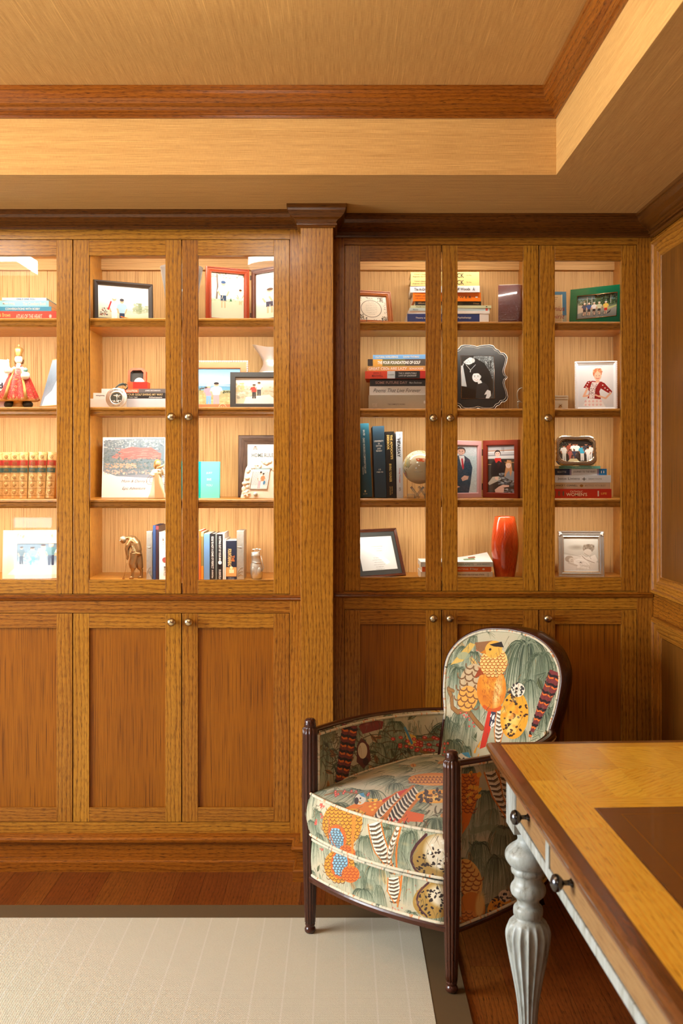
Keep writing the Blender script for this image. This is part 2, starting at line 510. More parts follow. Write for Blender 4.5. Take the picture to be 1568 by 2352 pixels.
# right wall: flat ground with framed panels
b = MB(OAK_D); b.box(XR, XR + .08, YK, YR + .33, 0, SOF, 'y'); struct(b.build('wall_right'))
def panel_frame(name, y0, y1, z0, z1):
    b = MB([OAK, OAK_W])
    # raised moulding as a closed mitred loop, built flat then stood against the wall
    prof = [(q * 1.5, h_ * 1.3) for q, h_ in [(0, 0), (0, .013), (.004, .020), (.010, .020), (.014, .014), (.030, .012), (.036, .007), (.044, .006), (.048, 0)]]
    pr = prof
    b.T = Matrix(((0, 0, -1, XR), (1, 0, 0, 0), (0, 1, 0, 0), (0, 0, 0, 1)))
    b.sweep(pr, [(y0, z0), (y1, z0), (y1, z1), (y0, z1)], closed=True)
    b.T = None
    b.box(XR - .005, XR - .0005, y0 + .070, y1 - .070, z0 + .070, z1 - .070, 'z', m=1)
    return struct(b.build(name))
ZP1, ZP0 = Z(556, 3.75), Z(1362, 3.72)
panel_frame('trim_2', 1.9, 3.735, ZP0 - .004, ZP1)
panel_frame('trim_3', -.2, 1.78, ZP0 - .004, ZP1)
panel_frame('trim_4', 1.9, 3.735, .30, Z(1418, 3.72))
panel_frame('trim_5', -.2, 1.78, .30, Z(1418, 3.72))
b = MB(OAK_D); b.box(XR - .016, XR, YK, YR - .03, 0, .17, 'y'); b.box(XR - .022, XR, YK, YR - .03, .17, .185, 'y')
struct(b.build('baseboard_right'))

# crown where soffit meets bookcases and right wall (left of travel = into the room)
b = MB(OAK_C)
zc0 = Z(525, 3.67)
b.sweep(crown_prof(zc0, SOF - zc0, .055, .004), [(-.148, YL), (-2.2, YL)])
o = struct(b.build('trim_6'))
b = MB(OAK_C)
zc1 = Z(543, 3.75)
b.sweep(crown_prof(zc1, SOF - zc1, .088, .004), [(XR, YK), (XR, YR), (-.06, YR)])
struct(b.build('trim_7'))

# pilaster between the bookcases with its flared capital
px0, px1 = X(690, 3.60), X(765, 3.60)
b = MB(OAK)
b.box(px0, px1, 3.60, YR + .02, 0, SOF - .02, 'z'); b.tone = [.62] * len(b.tone)
struct(b.build('trim_8', bevel=.0015))
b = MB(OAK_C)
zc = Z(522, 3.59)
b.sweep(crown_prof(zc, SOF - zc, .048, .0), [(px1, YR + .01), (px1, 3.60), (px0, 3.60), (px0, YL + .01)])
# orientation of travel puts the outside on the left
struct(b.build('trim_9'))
# ------------------------------------------------------------------ baseboard along the bookcases, wrapping the pilaster
BASE = [(0, 0), (.028, 0), (.028, .036), (.024, .043), (.012, .045), (.012, .103), (.018, .106), (.030, .109), (.032, .119), (.025, .126), (.008, .132), (0, .134)]
b = MB(OAK_D)
b.sweep(BASE, [(XR, YR), (px1, YR), (px1, 3.60), (px0, 3.60), (px0, YL), (-2.2, YL)])
struct(b.build('baseboard_front'))

# ------------------------------------------------------------------ bookcases
ZT, ZB = Z(549.5, YL), Z(1365.5, YL)          # glazed doors
ZT2, ZB2 = Z(1408, YL), Z(1889, YL)           # cupboard doors
SH = [2.047, 1.7145, 1.370]                   # shelf tops
DECK = 1.058

def knob(parent, x, y, z):
    b = MB(BRASS)
    b.lathe([(.0085, 0), (.0095, .002), (.0065, .005), (.006, .012), (.010, .016), (.0150, .021), (.0158, .026), (.0135, .032), (.008, .0355), (.0001, .0365)], c=(x, y, z), seg=24, axis='y')
    return tag(b.build('knob', parent=parent), 'round brushed brass knob')

def door(parent, x0, x1, y, z0, z1, glazed, kx, kz, mat):
    g = .0018; x0 += g; x1 -= g; z0 += g; z1 -= g
    sw = .0585; rt = .058 if glazed else .054; rb = .052 if glazed else .053
    b = MB(mat)
    b.box(x0, x0 + sw, y, y + .02, z0, z1, 'z'); b.box(x1 - sw, x1, y, y + .02, z0, z1, 'z')
    b.box(x0 + sw, x1 - sw, y + .0004, y + .02, z1 - rt, z1, 'x'); b.box(x0 + sw, x1 - sw, y + .0004, y + .02, z0, z0 + rb, 'x')
    d = b.build('door', parent=parent, bevel=.0009)
    if glazed:
        p = MB(GLASS); p.box(x0 + sw - .004, x1 - sw + .004, y + .011, y + .014, z0 + rb - .004, z1 - rt + .004)
        p.build('glass_pane', parent=d)
    else:
        p = MB(OAK_P); p.box(x0 + sw - .004, x1 - sw + .004, y + .010, y + .016, z0 + rb - .004, z1 - rt + .004, 'z')
        p.build('door_panel', parent=d)
    if kx is not None: knob(d, kx, y, kz)
    return d

def bookcase(label, y, doors, comps, xl, xr, watts, stile_l, stile_r):
    root = empty('bookcase', ((xl + xr) / 2, y, 0), label=label, cat='bookcase')
    ox = -(xl + xr) / 2
    T = Matrix.Translation((ox, -y, 0))
    def mb(m): b = MB(m); b.T = T; return b
    # carcass
    b = mb(OAK_B); b.box(xl, xr, YB, YB + .015, DECK - .02, SOF - .004, 'z'); 
    b.build('back_panel', parent=root)
    b = mb(OAK_B)
    for c0, c1 in comps: b.box(c0, c1, YB - .02, YB, Z(622, YB), 2.345, 'x')
    b.build('cleat', parent=root)
    b = mb(OAK_S)
    edges = sorted({c for cc in comps for c in cc})
    for c0, c1 in comps:
        pass
    sides = []
    for i, (c0, c1) in enumerate(comps):
        if i == 0: sides.append((xl, c0))
        sides.append((c1, comps[i + 1][0] if i + 1 < len(comps) else xr))
    for s0, s1 in sides:
        b = mb(OAK_S); b.box(s0, s1, y + .024, YB, DECK, 2.345, 'z'); b.build('side_panel', parent=root)
    b = mb(OAK_S); b.box(xl, xr, y + .024, YB, 2.345, 2.365, 'x'); b.build('top_board', parent=root)
    b = mb(OAK_S); b.box(xl, xr, y + .023, YB, DECK - .02, DECK, 'x'); b.build('deck', parent=root)
    b = mb(OAK_P); b.box(xl, xr, y + .03, YB, .0, DECK - .021, 'z'); b.build('lower_carcass', parent=root)
    for c0, c1 in comps:
        for z in SH:
            b = mb(OAK_S)
            yf = y + .034
            prof = [(0, z), (-.001, z), (-.006, z - .004), (-.008, z - .010), (-.004, z - .014), (-.006, z - .018), (-.008, z - .026), (-.005, z - .033), (.010, z - .034), (.012, z - .020), (.25, z - .020)]
            # board and nosing as one profile swept across the bay
            p2 = [(o + 0, zz) for o, zz in prof]
            p2[-1] = (YB - yf, z - .020); p2.append((YB - yf, z)); p2.append((0, z))
            b.sweep(p2, [(c0 + .0005, yf), (c1 - .0005, yf)])
            o = b.build('shelf', parent=root)
        for k, z in enumerate([2.343] + [s - .021 for s in SH]):
            wx = c1 - c0
            b = mb(EMS_LED); b.box(c0 + .03, c1 - .03, y + .047, y + .055, z - .006, z); b.build('light_strip', parent=root)
            area('shelf_light', ((c0 + c1) / 2 + ox, .053, z - .008), (math.radians(22), 0, 0), wx - .08, .014, watts * wx / .75, LED, parent=root)
    # face frame
    fb = mb(OAK)
    zt = SOF - .004
    fb.box(xl, xl + stile_l, y, y + .022, 0.02, zt, 'z'); fb.box(xr - stile_r, xr, y, y + .022, .02, zt, 'z')
    a, c = xl + stile_l, xr - stile_r
    fb.box(a, c, y + .0003, y + .022, ZT, zt, 'x'); fb.box(a, c, y + .0003, y + .022, ZT2, ZB, 'x'); fb.box(a, c, y + .0003, y + .022, .02, ZB2, 'x')
    fb.box(a, c, y + .0215, y + .027, ZT - .022, zt, 'x')  # lip added behind the doors to hide the top light in their gap
    fb.build('face_frame', parent=root, bevel=.0007)
    b = mb(OAK_D)
    zl = ZB - .003
    b.sweep([(-.001, zl - .020), (.004, zl - .020), (.009, zl - .014), (.008, zl - .010), (.013, zl - .008), (.015, zl - .004), (.012, zl), (-.001, zl)], [(xr - .002, y), (xl + .002, y)])
    b.build('ledge_moulding', parent=root)
    for x0, x1, side in doors:
        for gl in (True, False):
            z0, z1 = (ZB, ZT) if gl else (ZB2, ZT2)
            kx = None
            if side == 'r': kx = x1 - .0335
            if side == 'l': kx = x0 + .0295
            kz = Z(958, YL) if gl else Z(1427, YL)
            d = door(root, x0 + ox, x1 + ox, 0, z0, z1, gl, kx + ox if kx is not None else None, kz, OAK)
    return root

L_ = [X(p, YL) for p in (-330, -82, 167, 417, 665.5)]
bookcase('oak bookcase left of the pilaster with warm lit glazed doors over cupboards', YL,
         [(L_[0], L_[1], 'r'), (L_[1], L_[2], 'l'), (L_[2], L_[3], 'r'), (L_[3], L_[4], 'l')],
         [(L_[0] + .01, L_[2] - .011), (L_[2] + .011, L_[4] - .005)], L_[0] - .05, px0 - .0005, LED_L, .05, px0 - .0005 - L_[4])
R_ = [X(p, YR) for p in (790.5, 1014, 1237.5, 1463)]
bookcase('oak bookcase set back between the pilaster and the panelled right wall', YR,
         [(R_[0], R_[1], 'r'), (R_[1], R_[2], 'l'), (R_[2], R_[3], 'l')],
         [(R_[0] + .005, R_[2] - .022), (R_[2] + .022, R_[3] - .004)], px1 + .0005, XR - .0005, LED_R, R_[0] - px1 - .0005, XR - .0005 - R_[3])

# ------------------------------------------------------------------ rug
def rug_mat():
    m, nt, b, N, L = nodes('rug_wool')
    tc = N('ShaderNodeTexCoord').outputs['Object']
    sep = N('ShaderNodeSeparateXYZ'); L(tc, sep.inputs[0])
    # knotted weave
    row = math_n(nt, 'MULTIPLY', sep.outputs[1], 1 / .0042)
    ph = math_n(nt, 'MULTIPLY', math_n(nt, 'MODULO', math_n(nt, 'FLOOR', math_n(nt, 'ADD', row, 4000)), 2), PI / 2)
    wx = math_n(nt, 'ABSOLUTE', math_n(nt, 'SINE', math_n(nt, 'ADD', math_n(nt, 'MULTIPLY', sep.outputs[0], PI / .0046), ph)))
    wy = math_n(nt, 'ABSOLUTE', math_n(nt, 'SINE', math_n(nt, 'MULTIPLY', row, PI)))
    h = math_n(nt, 'MULTIPLY', math_n(nt, 'POWER', wx, .5), math_n(nt, 'POWER', wy, .5))
    nz = noise(nt, tc, 240, 3, .7)
    # raised lines every 87 mm
    t = math_n(nt, 'FRACT', math_n(nt, 'DIVIDE', math_n(nt, 'ADD', sep.outputs[0], 10.02), .0872))
    d = math_n(nt, 'ABSOLUTE', math_n(nt, 'SUBTRACT', t, .5))
    ln = math_n(nt, 'LESS_THAN', d, .028)
    c = mixc(nt, math_n(nt, 'MULTIPLY', math_n(nt, 'SUBTRACT', nz, .2), 1.2), lin((220, 208, 180)), lin((240, 232, 208)))
    c = mixc(nt, math_n(nt, 'MULTIPLY', math_n(nt, 'SUBTRACT', 1, h), .35), c, lin((168, 148, 120)))
    c = mixc(nt, math_n(nt, 'MULTIPLY', ln, .40), c, lin((240, 230, 214)))
    L(c, b.inputs['Base Color']); b.inputs['Roughness'].default_value = .95
    bp = N('ShaderNodeBump'); bp.inputs['Strength'].default_value = .8; bp.inputs['Distance'].default_value = .0022
    L(math_n(nt, 'ADD', h, nz), bp.inputs['Height']); L(bp.outputs[0], b.inputs['Normal'])
    return m
rug = empty('rug', (-1.0, 1.5, 0), label='cream woven wool rug with fine pale stripes and an olive brown border', cat='rug')
RT = .009
rx1, ry1 = .252, Z(0, 1)  # field edges
ry1 = (H - RT) * F / (2108 - 1079); rx1 = .251
bx1, by1 = rx1 + .098, ry1 + .098
T = Matrix.Translation((1.0, -1.5, 0))
b = MB(rug_mat()); b.T = T; b.box(-2.6, rx1, -1.2, ry1, 0.0005, RT); b.build('rug_field', parent=rug)
b = MB(plain('rug_border_cotton', lin((88, 66, 32)), .85, bumpn=(900, .3))); b.T = T
b.box(-2.6, bx1, ry1, by1, .0005, RT - .001); b.box(rx1, bx1, -1.2, ry1, .0005, RT - .001)
b.build('rug_border', parent=rug)

# ------------------------------------------------------------------ ceiling lamps in the tray and added fill lamps
def ceiling_lamp(x, y, r, h, zb, label, square=False, rear=False):
    root = empty('ceiling_lamp', (x, y, zb), label=label, cat='ceiling lamp', )
    sd, bs = ('rear_fill_side', 'rear_fill_base') if rear else ('lamp_glass_side', 'lamp_glass_base')
    for key, st in ((sd, 40 if rear else 108), (bs, 26 if rear else 4)):  # rear pair is added fill, with a brighter base
        if key not in MATS: MATS[key] = emis(key, (1, .93, .80), st)
    b = MB([MATS[sd], MATS[bs]])
    if square:
        b.box(-r, r, -r * .7, r * .7, .004, h); b.box(-r - .002, r + .002, -r * .7 - .002, r * .7 + .002, 0, .0035, m=1)
    else:
        b.lathe([(r, .045), (r, h)], seg=32, caps=False); b.lathe([(.0001, 0), (r * .6, .004), (r * .9, .018), (r, .045)], seg=32, m=1, caps=False)
    b.build('lamp_shade', parent=root)
    k = MB(BRASS); k.lathe([(r * .75 if not square else .06, h + .001), (r * .75 if not square else .06, h + .01), (.02, h + .012), (.02, TRZ - zb)], seg=24, caps=False); k.build('mount', parent=root)
    return root
ceiling_lamp(-.36, 1.95, .15, .10, 2.55, 'round opal glass ceiling lamp in the ceiling tray')
ceiling_lamp(-1.98, 1.95, .26, .08, 2.58, 'square opal glass ceiling lamp in the ceiling tray', True)
ceiling_lamp(-.36, -.9, .15, .10, 2.55, 'added unseen fill lamp behind the viewer', rear=True)  # unseen lamp, serves as front fill from the camera side
ceiling_lamp(-.36, -1.8, .15, .10, 2.55, 'added unseen fill lamp nearest the rear wall', rear=True)  # second lamp added for front fill, its reflection hidden by the pilaster
# ------------------------------------------------------------------ a small painter for printed cloth, photographs and covers
class Cv:
    def __init__(s, w, h, bg=(255, 255, 255), tf=None):
        s.w, s.h = w, h
        s.a = np.empty((h, w, 3), np.float32); s.a[:] = np.array(bg, np.float32) / 255
        s.tf = tf or (lambda x, y: (x, y)); s.k = 1.0
    def _box(s, x0, x1, y0, y1):
        x0 = max(0, int(x0) - 1); y0 = max(0, int(y0) - 1); x1 = min(s.w, int(x1) + 2); y1 = min(s.h, int(y1) + 2)
        if x1 <= x0 or y1 <= y0: return None
        yy, xx = np.mgrid[y0:y1, x0:x1].astype(np.float32); return x0, x1, y0, y1, xx + .5, yy + .5
    def _put(s, b, al, c):
        x0, x1, y0, y1 = b[:4]
        al = al[..., None]; s.a[y0:y1, x0:x1] = s.a[y0:y1, x0:x1] * (1 - al) + al * (np.array(c, np.float32) / 255)
    def grad(s, stops):
        """vertical gradient: [(t, colour)]"""
        t = np.linspace(0, 1, s.h); ts = [q[0] for q in stops]
        for k in range(3): s.a[:, :, k] = np.interp(t, ts, [q[1][k] / 255 for q in stops])[:, None]
    def rect(s, x0, y0, x1, y1, c, al=1): s.poly([(x0, y0), (x1, y0), (x1, y1), (x0, y1)], c, al)
    def poly(s, pts, c, al=1):
        p = np.array([s.tf(*q) for q in pts], np.float32)
        b = s._box(p[:, 0].min(), p[:, 0].max(), p[:, 1].min(), p[:, 1].max())
        if b is None: return
        xx, yy = b[4], b[5]; ins = np.zeros(xx.shape, bool); n = len(p)
        for i in range(n):
            xa, ya = p[i]; xb, yb = p[(i + 1) % n]
            if ya == yb: continue
            c1 = (ya > yy) != (yb > yy)
            ins ^= c1 & (xx < (xb - xa) * (yy - ya) / (yb - ya) + xa)
        s._put(b, ins.astype(np.float32) * al, c)
    def ell(s, cx, cy, rx, ry, c, al=1, rot=0, soft=.0, n=28):
        if soft:
            x, y = s.tf(cx, cy); x2, y2 = s.tf(cx + rx, cy); x3, y3 = s.tf(cx, cy + ry)
            RX = math.hypot(x2 - x, y2 - y); RY = math.hypot(x3 - x, y3 - y)
            R = max(RX, RY); b = s._box(x - R, x + R, y - R, y + R)
            if b is None: return
            dx, dy = b[4] - x, b[5] - y; ca, sa = math.cos(rot), math.sin(rot)
            d = np.sqrt(((dx * ca + dy * sa) / RX) ** 2 + ((-dx * sa + dy * ca) / RY) ** 2)
            s._put(b, np.clip((1 - d) / soft, 0, 1) * al, c); return
        ca, sa = math.cos(rot), math.sin(rot)
        s.poly([(cx + rx * math.cos(t) * ca - ry * math.sin(t) * sa, cy + rx * math.cos(t) * sa + ry * math.sin(t) * ca) for t in [2 * PI * k / n for k in range(n)]], c, al)
    def line(s, pts, w0, c, w1=None, al=1):
        """w in source units"""
        if w1 is None: w1 = w0
        p = [s.tf(*q) for q in pts]; n = len(p) - 1
        for i in range(n):
            (xa, ya), (xb, yb) = p[i], p[i + 1]
            wa = (w0 + (w1 - w0) * i / n) * s.k / 2; wb = (w0 + (w1 - w0) * (i + 1) / n) * s.k / 2
            m = max(wa, wb) + 1
            b = s._box(min(xa, xb) - m, max(xa, xb) + m, min(ya, yb) - m, max(ya, yb) + m)
            if b is None: continue
            xx, yy = b[4], b[5]; dx, dy = xb - xa, yb - ya; L2 = dx * dx + dy * dy + 1e-6
            t = np.clip(((xx - xa) * dx + (yy - ya) * dy) / L2, 0, 1)
            d = np.hypot(xx - xa - t * dx, yy - ya - t * dy)
            s._put(b, np.clip(wa + (wb - wa) * t - d + .5, 0, 1) * al, c)
    def curve(s, p0, p1, p2, w0, c, w1=None, al=1, n=6):
        s.line([((1 - t) ** 2 * p0[0] + 2 * t * (1 - t) * p1[0] + t * t * p2[0], (1 - t) ** 2 * p0[1] + 2 * t * (1 - t) * p1[1] + t * t * p2[1]) for t in [k / n for k in range(n + 1)]], w0, c, w1, al)
    def speckle(s, amt, seed=1, cell=1):
        r = np.random.RandomState(seed); hh, ww = -(-s.h // cell), -(-s.w // cell)
        n = (r.rand(hh, ww, 1).astype(np.float32) - .5) * 2 * amt
        s.a = np.clip(s.a + np.repeat(np.repeat(n, cell, 0), cell, 1)[:s.h, :s.w], 0, 1)
    def image(s, name):
        im = bpy.data.images.new(name, s.w, s.h, alpha=False)
        px = np.ones((s.h, s.w, 4), np.float32); px[..., :3] = np.clip(s.a[::-1], 0, 1)
        im.pixels.foreach_set(px.ravel()); im.update(); im.pack(); return im

def img_mat(name, cv, rough=.4, coat=0, weave=False, interp='Linear'):
    m, nt, b, N, L = nodes(name)
    t = N('ShaderNodeTexImage'); t.image = cv.image(name); t.extension = 'MIRROR' if weave else 'EXTEND'
    L(N('ShaderNodeUVMap').outputs[0], t.inputs[0]); L(t.outputs[0], b.inputs['Base Color'])
    b.inputs['Roughness'].default_value = rough; b.inputs['Coat Weight'].default_value = coat
    if weave:
        b.inputs['Sheen Weight'].default_value = .15
        bp = N('ShaderNodeBump'); bp.inputs['Strength'].default_value = .25; bp.inputs['Distance'].default_value = .0006
        L(noise(nt, N('ShaderNodeTexCoord').outputs['Object'], 700, 2, .6), bp.inputs['Height']); L(bp.outputs[0], b.inputs['Normal'])
    return m

# ------------------------------------------------------------------ motifs of the printed cloth
LINEN = (190, 180, 150)
rr = random.Random(11)
def U(a, b): return rr.uniform(a, b)
GR = [(74, 88, 66), (96, 108, 84), (50, 62, 46), (126, 134, 108), (62, 74, 50)]
def tuft(c, x, y, w, h, n=46, wash=True):
    """a fountain of drooping grass"""
    if wash:
        c.ell(x, y + h * .5, w * .55, h * .5, (164, 172, 144), .55, soft=.6)
        c.ell(x, y + h * .18, w * .4, h * .24, (120, 132, 104), .5, soft=.7)
    for k in range(n):
        sd = U(-1, 1); tx = x + sd * w * .5; ty = y + h * U(.45, 1)
        c.curve((x + sd * w * .05, y + U(0, h * .04)), (x + sd * w * .38, y - h * U(.02, .22)), (tx, ty), w * U(.012, .03), rr.choice(GR), w * .006, .85, 8)
def reeds(c, x, y, w, h, n=30):
    for k in range(n):
        x0 = x + U(-.5, .5) * w
        c.curve((x0, y + U(0, .2) * h), (x0 + U(-.1, .1) * w, y + h * .5), (x0 + U(-.12, .12) * w, y + h * U(.6, 1)), w * .02, rr.choice(GR), w * .008, .8, 6)
def spray(c, x, y, L, a, n=9):
    for k in range(n):
        an = a + U(-.9, .9); l = L * U(.5, 1)
        c.curve((x, y), (x + l * .5 * math.cos(an) + U(-.1, .1) * L, y + l * .5 * math.sin(an)), (x + l * math.cos(an), y + l * math.sin(an) + U(0, .2) * L), L * .03, rr.choice(GR), L * .008, .9, 6)
def leaf(c, x, y, L, a, colr=(80, 88, 56)):
    ca, sa = math.cos(a), math.sin(a)
    pts = [(0, 0), (.3, .18), (.6, .16), (1, 0), (.6, -.16), (.3, -.18)]
    c.poly([(x + L * (p * ca - q * sa), y + L * (p * sa + q * ca)) for p, q in pts], colr, .9)
    c.line([(x, y), (x + L * ca, y + L * sa)], L * .04, (50, 50, 36))
def tail(c, x0, y0, x1, y1, w0, w1, n=9):
    dx, dy = x1 - x0, y1 - y0; l = math.hypot(dx, dy); nx, ny = -dy / l, dx / l
    q = lambda t, s_: (x0 + dx * t + nx * s_ * (w0 + (w1 - w0) * t), y0 + dy * t + ny * s_ * (w0 + (w1 - w0) * t))
    c.poly([q(0, -.5), q(.5, -.55), q(1, -.5), q(1, .5), q(.5, .55), q(0, .5)], (122, 48, 46))
    for k in range(70):
        t = U(0, .97); s_ = U(-.45, .45); c.line([q(t, s_), q(t + .03, s_ * 1.02)], w0 * .03, (92, 30, 34), al=.7)
    for k in range(n):
        t = (k + .5) / n
        for sd in (-1, 1):
            c.line([q(t, .05 * sd), q(t + .015, .28 * sd), q(t - .01, .5 * sd)], w0 * .13, (38, 18, 18), w0 * .10)
            c.line([q(t + .035, .1 * sd), q(t + .05, .32 * sd), q(t + .03, .46 * sd)], w0 * .09, (226, 112, 34), w0 * .05)
def scales(c, x, y, rx, ry, base, edge, step, rot=0, lw=None, inner=None):
    c.ell(x, y, rx, ry, base, rot=rot)
    ca, sa = math.cos(rot), math.sin(rot); rows = int(2 * ry / (step * .72))
    for i in range(rows):
        v = -ry + (i + .5) * step * .72; hw = rx * math.sqrt(max(0, 1 - (v / ry) ** 2)); k = int(2 * hw / step) + 1
        for j in range(k):
            u = -hw + (j + .5 * (i % 2)) * step
            if abs(u) > hw: continue
            if inner: c.ell(x + u * ca - v * sa, y + u * sa + v * ca, step * .3, step * .3, inner, .8, n=8)
            pts = [(u + step * .5 * math.cos(t), v + step * .5 * math.sin(t)) for t in [0, .6, 1.2, 1.94, 2.54, PI]]
            c.line([(x + a * ca - b * sa, y + a * sa + b * ca) for a, b in pts], lw or step * .16, edge)
def dots(c, x, y, rx, ry, colr, n, r, rot=0):
    for k in range(n):
        a = U(0, 6.28); q = math.sqrt(U(0, .92)); u = rx * q * math.cos(a); v = ry * q * math.sin(a)
        c.ell(x + u * math.cos(rot) - v * math.sin(rot), y + u * math.sin(rot) + v * math.cos(rot), r * U(.5, 1.2), r * U(.4, .8), colr, rot=U(0, 3), n=9)
def ladder(c, x0, y0, x1, y1, w, n=14, tint=(120, 96, 66)):
    """a barred white and brown feather"""
    dx, dy = x1 - x0, y1 - y0; l = math.hypot(dx, dy); nx, ny = -dy / l, dx / l
    q = lambda t, s_: (x0 + dx * t + nx * s_ * w, y0 + dy * t + ny * s_ * w)
    c.poly([q(0, -.4), q(.5, -.5), q(.95, -.3), q(1, 0), q(.95, .3), q(.5, .5), q(0, .4)], (232, 222, 200))
    for k in range(n):
        t = (k + .4) / n
        c.poly([q(t, -.36), q(t + .35 / n, 0), q(t, .36), q(t + .42 / n, .38), q(t + .75 / n, 0), q(t + .42 / n, -.38)], tint)
        c.line([q(t, -.44), q(t + .35 / n, 0), q(t, .44)], w * .06, (44, 32, 24))
    for sd in (-1, 1): c.line([q(0, .46 * sd), q(.5, .56 * sd), q(1, .1 * sd)], w * .12, (206, 112, 30), al=.9)
def golden_bird(c, x, y, s, flip=1):
    """golden pheasant standing, tail hanging"""
    f = flip
    c.ell(x, y + 1.35 * s, .62 * s, .95 * s, (216, 128, 30)); c.ell(x - .1 * s * f, y + 1.1 * s, .4 * s, .6 * s, (236, 158, 48), .8, soft=.6)
    c.ell(x + .25 * s * f, y + 1.5 * s, .22 * s, .8 * s, (248, 220, 150), .8, soft=.5)
    for k in range(26): c.line([(x + U(-.45, .45) * s, y + U(.8, 2.0) * s)] * 1 + [(x + U(-.4, .4) * s, y + U(.9, 2.1) * s)], .03 * s, (178, 92, 24), al=.25)
    for k in range(30):
        a, b_ = x + U(-.42, .42) * s, y + U(.9, 2.05) * s; c.line([(a, b_), (a + .02 * s, b_ + .12 * s)], .035 * s, (166, 84, 22), .01)
    for k in range(30): c.ell(x + U(-.5, .5) * s, y + U(.7, 2.1) * s, U(.05, .2) * s, U(.08, .3) * s, rr.choice([(246, 182, 74), (200, 104, 26), (250, 206, 120), (180, 84, 22)]), .35, soft=.8)
    c.poly([(x - .75 * s * f, y + .9 * s), (x - .35 * s * f, y + .1 * s), (x - .1 * s * f, y - .1 * s), (x - .3 * s * f, y + .7 * s)], (150, 62, 22))
    scales(c, x + .05 * s * f, y + .25 * s, .58 * s, .62 * s, (240, 196, 116), (170, 84, 20), .17 * s)
    c.ell(x, y - .3 * s, .36 * s, .36 * s, (236, 170, 66)); c.poly([(x - .2 * s * f, y - .5 * s), (x + .3 * s * f, y - .62 * s), (x + .42 * s * f, y - .38 * s), (x, y - .42 * s)], (40, 30, 26))
    c.poly([(x - .34 * s * f, y - .3 * s), (x - .56 * s * f, y - .16 * s), (x - .3 * s * f, y - .12 * s)], (200, 120, 30)); c.ell(x - .14 * s * f, y - .3 * s, .05 * s, .05 * s, (20, 16, 12))
    c.curve((x - .3 * s, y + 2.1 * s), (x, y + 2.4 * s), (x + .4 * s, y + 2.15 * s), .14 * s, (206, 88, 24))
    c.poly([(x - .15 * s, y + 2.3 * s), (x + .2 * s, y + 2.3 * s), (x - .25 * s, y + 3.8 * s), (x - .5 * s, y + 3.9 * s)], (206, 52, 30))
    c.poly([(x + .0 * s, y + 2.3 * s), (x + .25 * s, y + 2.35 * s), (x + .05 * s, y + 3.0 * s), (x - .1 * s, y + 2.9 * s)], (60, 56, 70))
    for k in range(14): a, b_ = x + U(-.02, .2) * s, y + U(2.35, 3) * s; c.line([(a, b_), (a - .03 * s, b_ + .09 * s)], .05 * s, (236, 230, 218))
    ladder(c, x + .38 * s, y + 2.3 * s, x + .25 * s, y + 4.0 * s, .34 * s, 10)
def spotted_bird(c, x, y, rx, ry, rot=0, head=True):
    c.ell(x, y, rx, ry, (232, 160, 40), rot=rot); c.ell(x - rx * .2, y + ry * .3, rx * .6, ry * .55, (248, 214, 120), .8, rot=rot, soft=.5)
    dots(c, x, y, rx, ry, (62, 34, 16), 42, rx * .12, rot)
    for k in range(26): a = U(0, 6.28); c.ell(x + rx * .8 * math.cos(a) * U(0, 1), y + ry * .8 * math.sin(a) * U(0, 1), rx * U(.1, .3), ry * U(.06, .2), rr.choice([(250, 226, 160), (206, 116, 26), (246, 190, 84)]), .4, soft=.8)
    if head:
        hx, hy = x + rx * .25, y - ry * 1.05
        c.ell(hx, hy, rx * .5, rx * .5, (226, 214, 190)); dots(c, hx, hy, rx * .5, rx * .5, (60, 56, 52), 14, rx * .12)
        c.poly([(hx - rx * .5, hy), (hx - rx * .85, hy + rx * .2), (hx - rx * .4, hy + rx * .3)], (60, 50, 44)); c.ell(hx - rx * .1, hy - rx * .1, rx * .09, rx * .09, (20, 16, 12), n=8)
def blue_head(c, x, y, s):
    c.ell(x, y, s, s * .8, (224, 216, 196)); c.poly([(x - s * .3, y - s * .8), (x + s * .6, y - s * .9), (x + s * .95, y - s * .1), (x + s * .2, y - s * .4)], (74, 142, 176))
    c.ell(x - s * .7, y + s * .2, s * .4, s * .5, (52, 36, 34)); c.ell(x, y - s * .1, s * .14, s * .14, (20, 18, 18))
    c.poly([(x - s * .4, y + s * .2), (x - s * .1, y + s * .7), (x + s * .2, y + s * .5)], (206, 150, 60))
def branch(c, pts, w, colr=(150, 104, 52)):
    c.line(pts, w, (116, 78, 40)); c.line(pts, w * .7, colr)
def berries(c, x, y, rx, ry, n, r):
    for k in range(n):
        a, b_ = x + U(-rx, rx), y + U(-ry, ry); c.ell(a, b_, r, r, (200, 44, 36), .9, n=10); c.ell(a, b_, r * .45, r * .45, (232, 150, 120), n=7)
def twigs(c, x, y, rx, ry, n, w=2):
    for k in range(n):
        a, b_ = x + U(-rx, rx), y + U(-ry, ry); t = U(0, 6.28); l = U(.2, .5) * min(rx, ry) * 1.5
        c.curve((a, b_), (a + l * math.cos(t), b_ + l * math.sin(t)), (a + 1.6 * l * math.cos(t + .6), b_ + 1.6 * l * math.sin(t + .6)), w, (84, 70, 46), w * .5, .8)

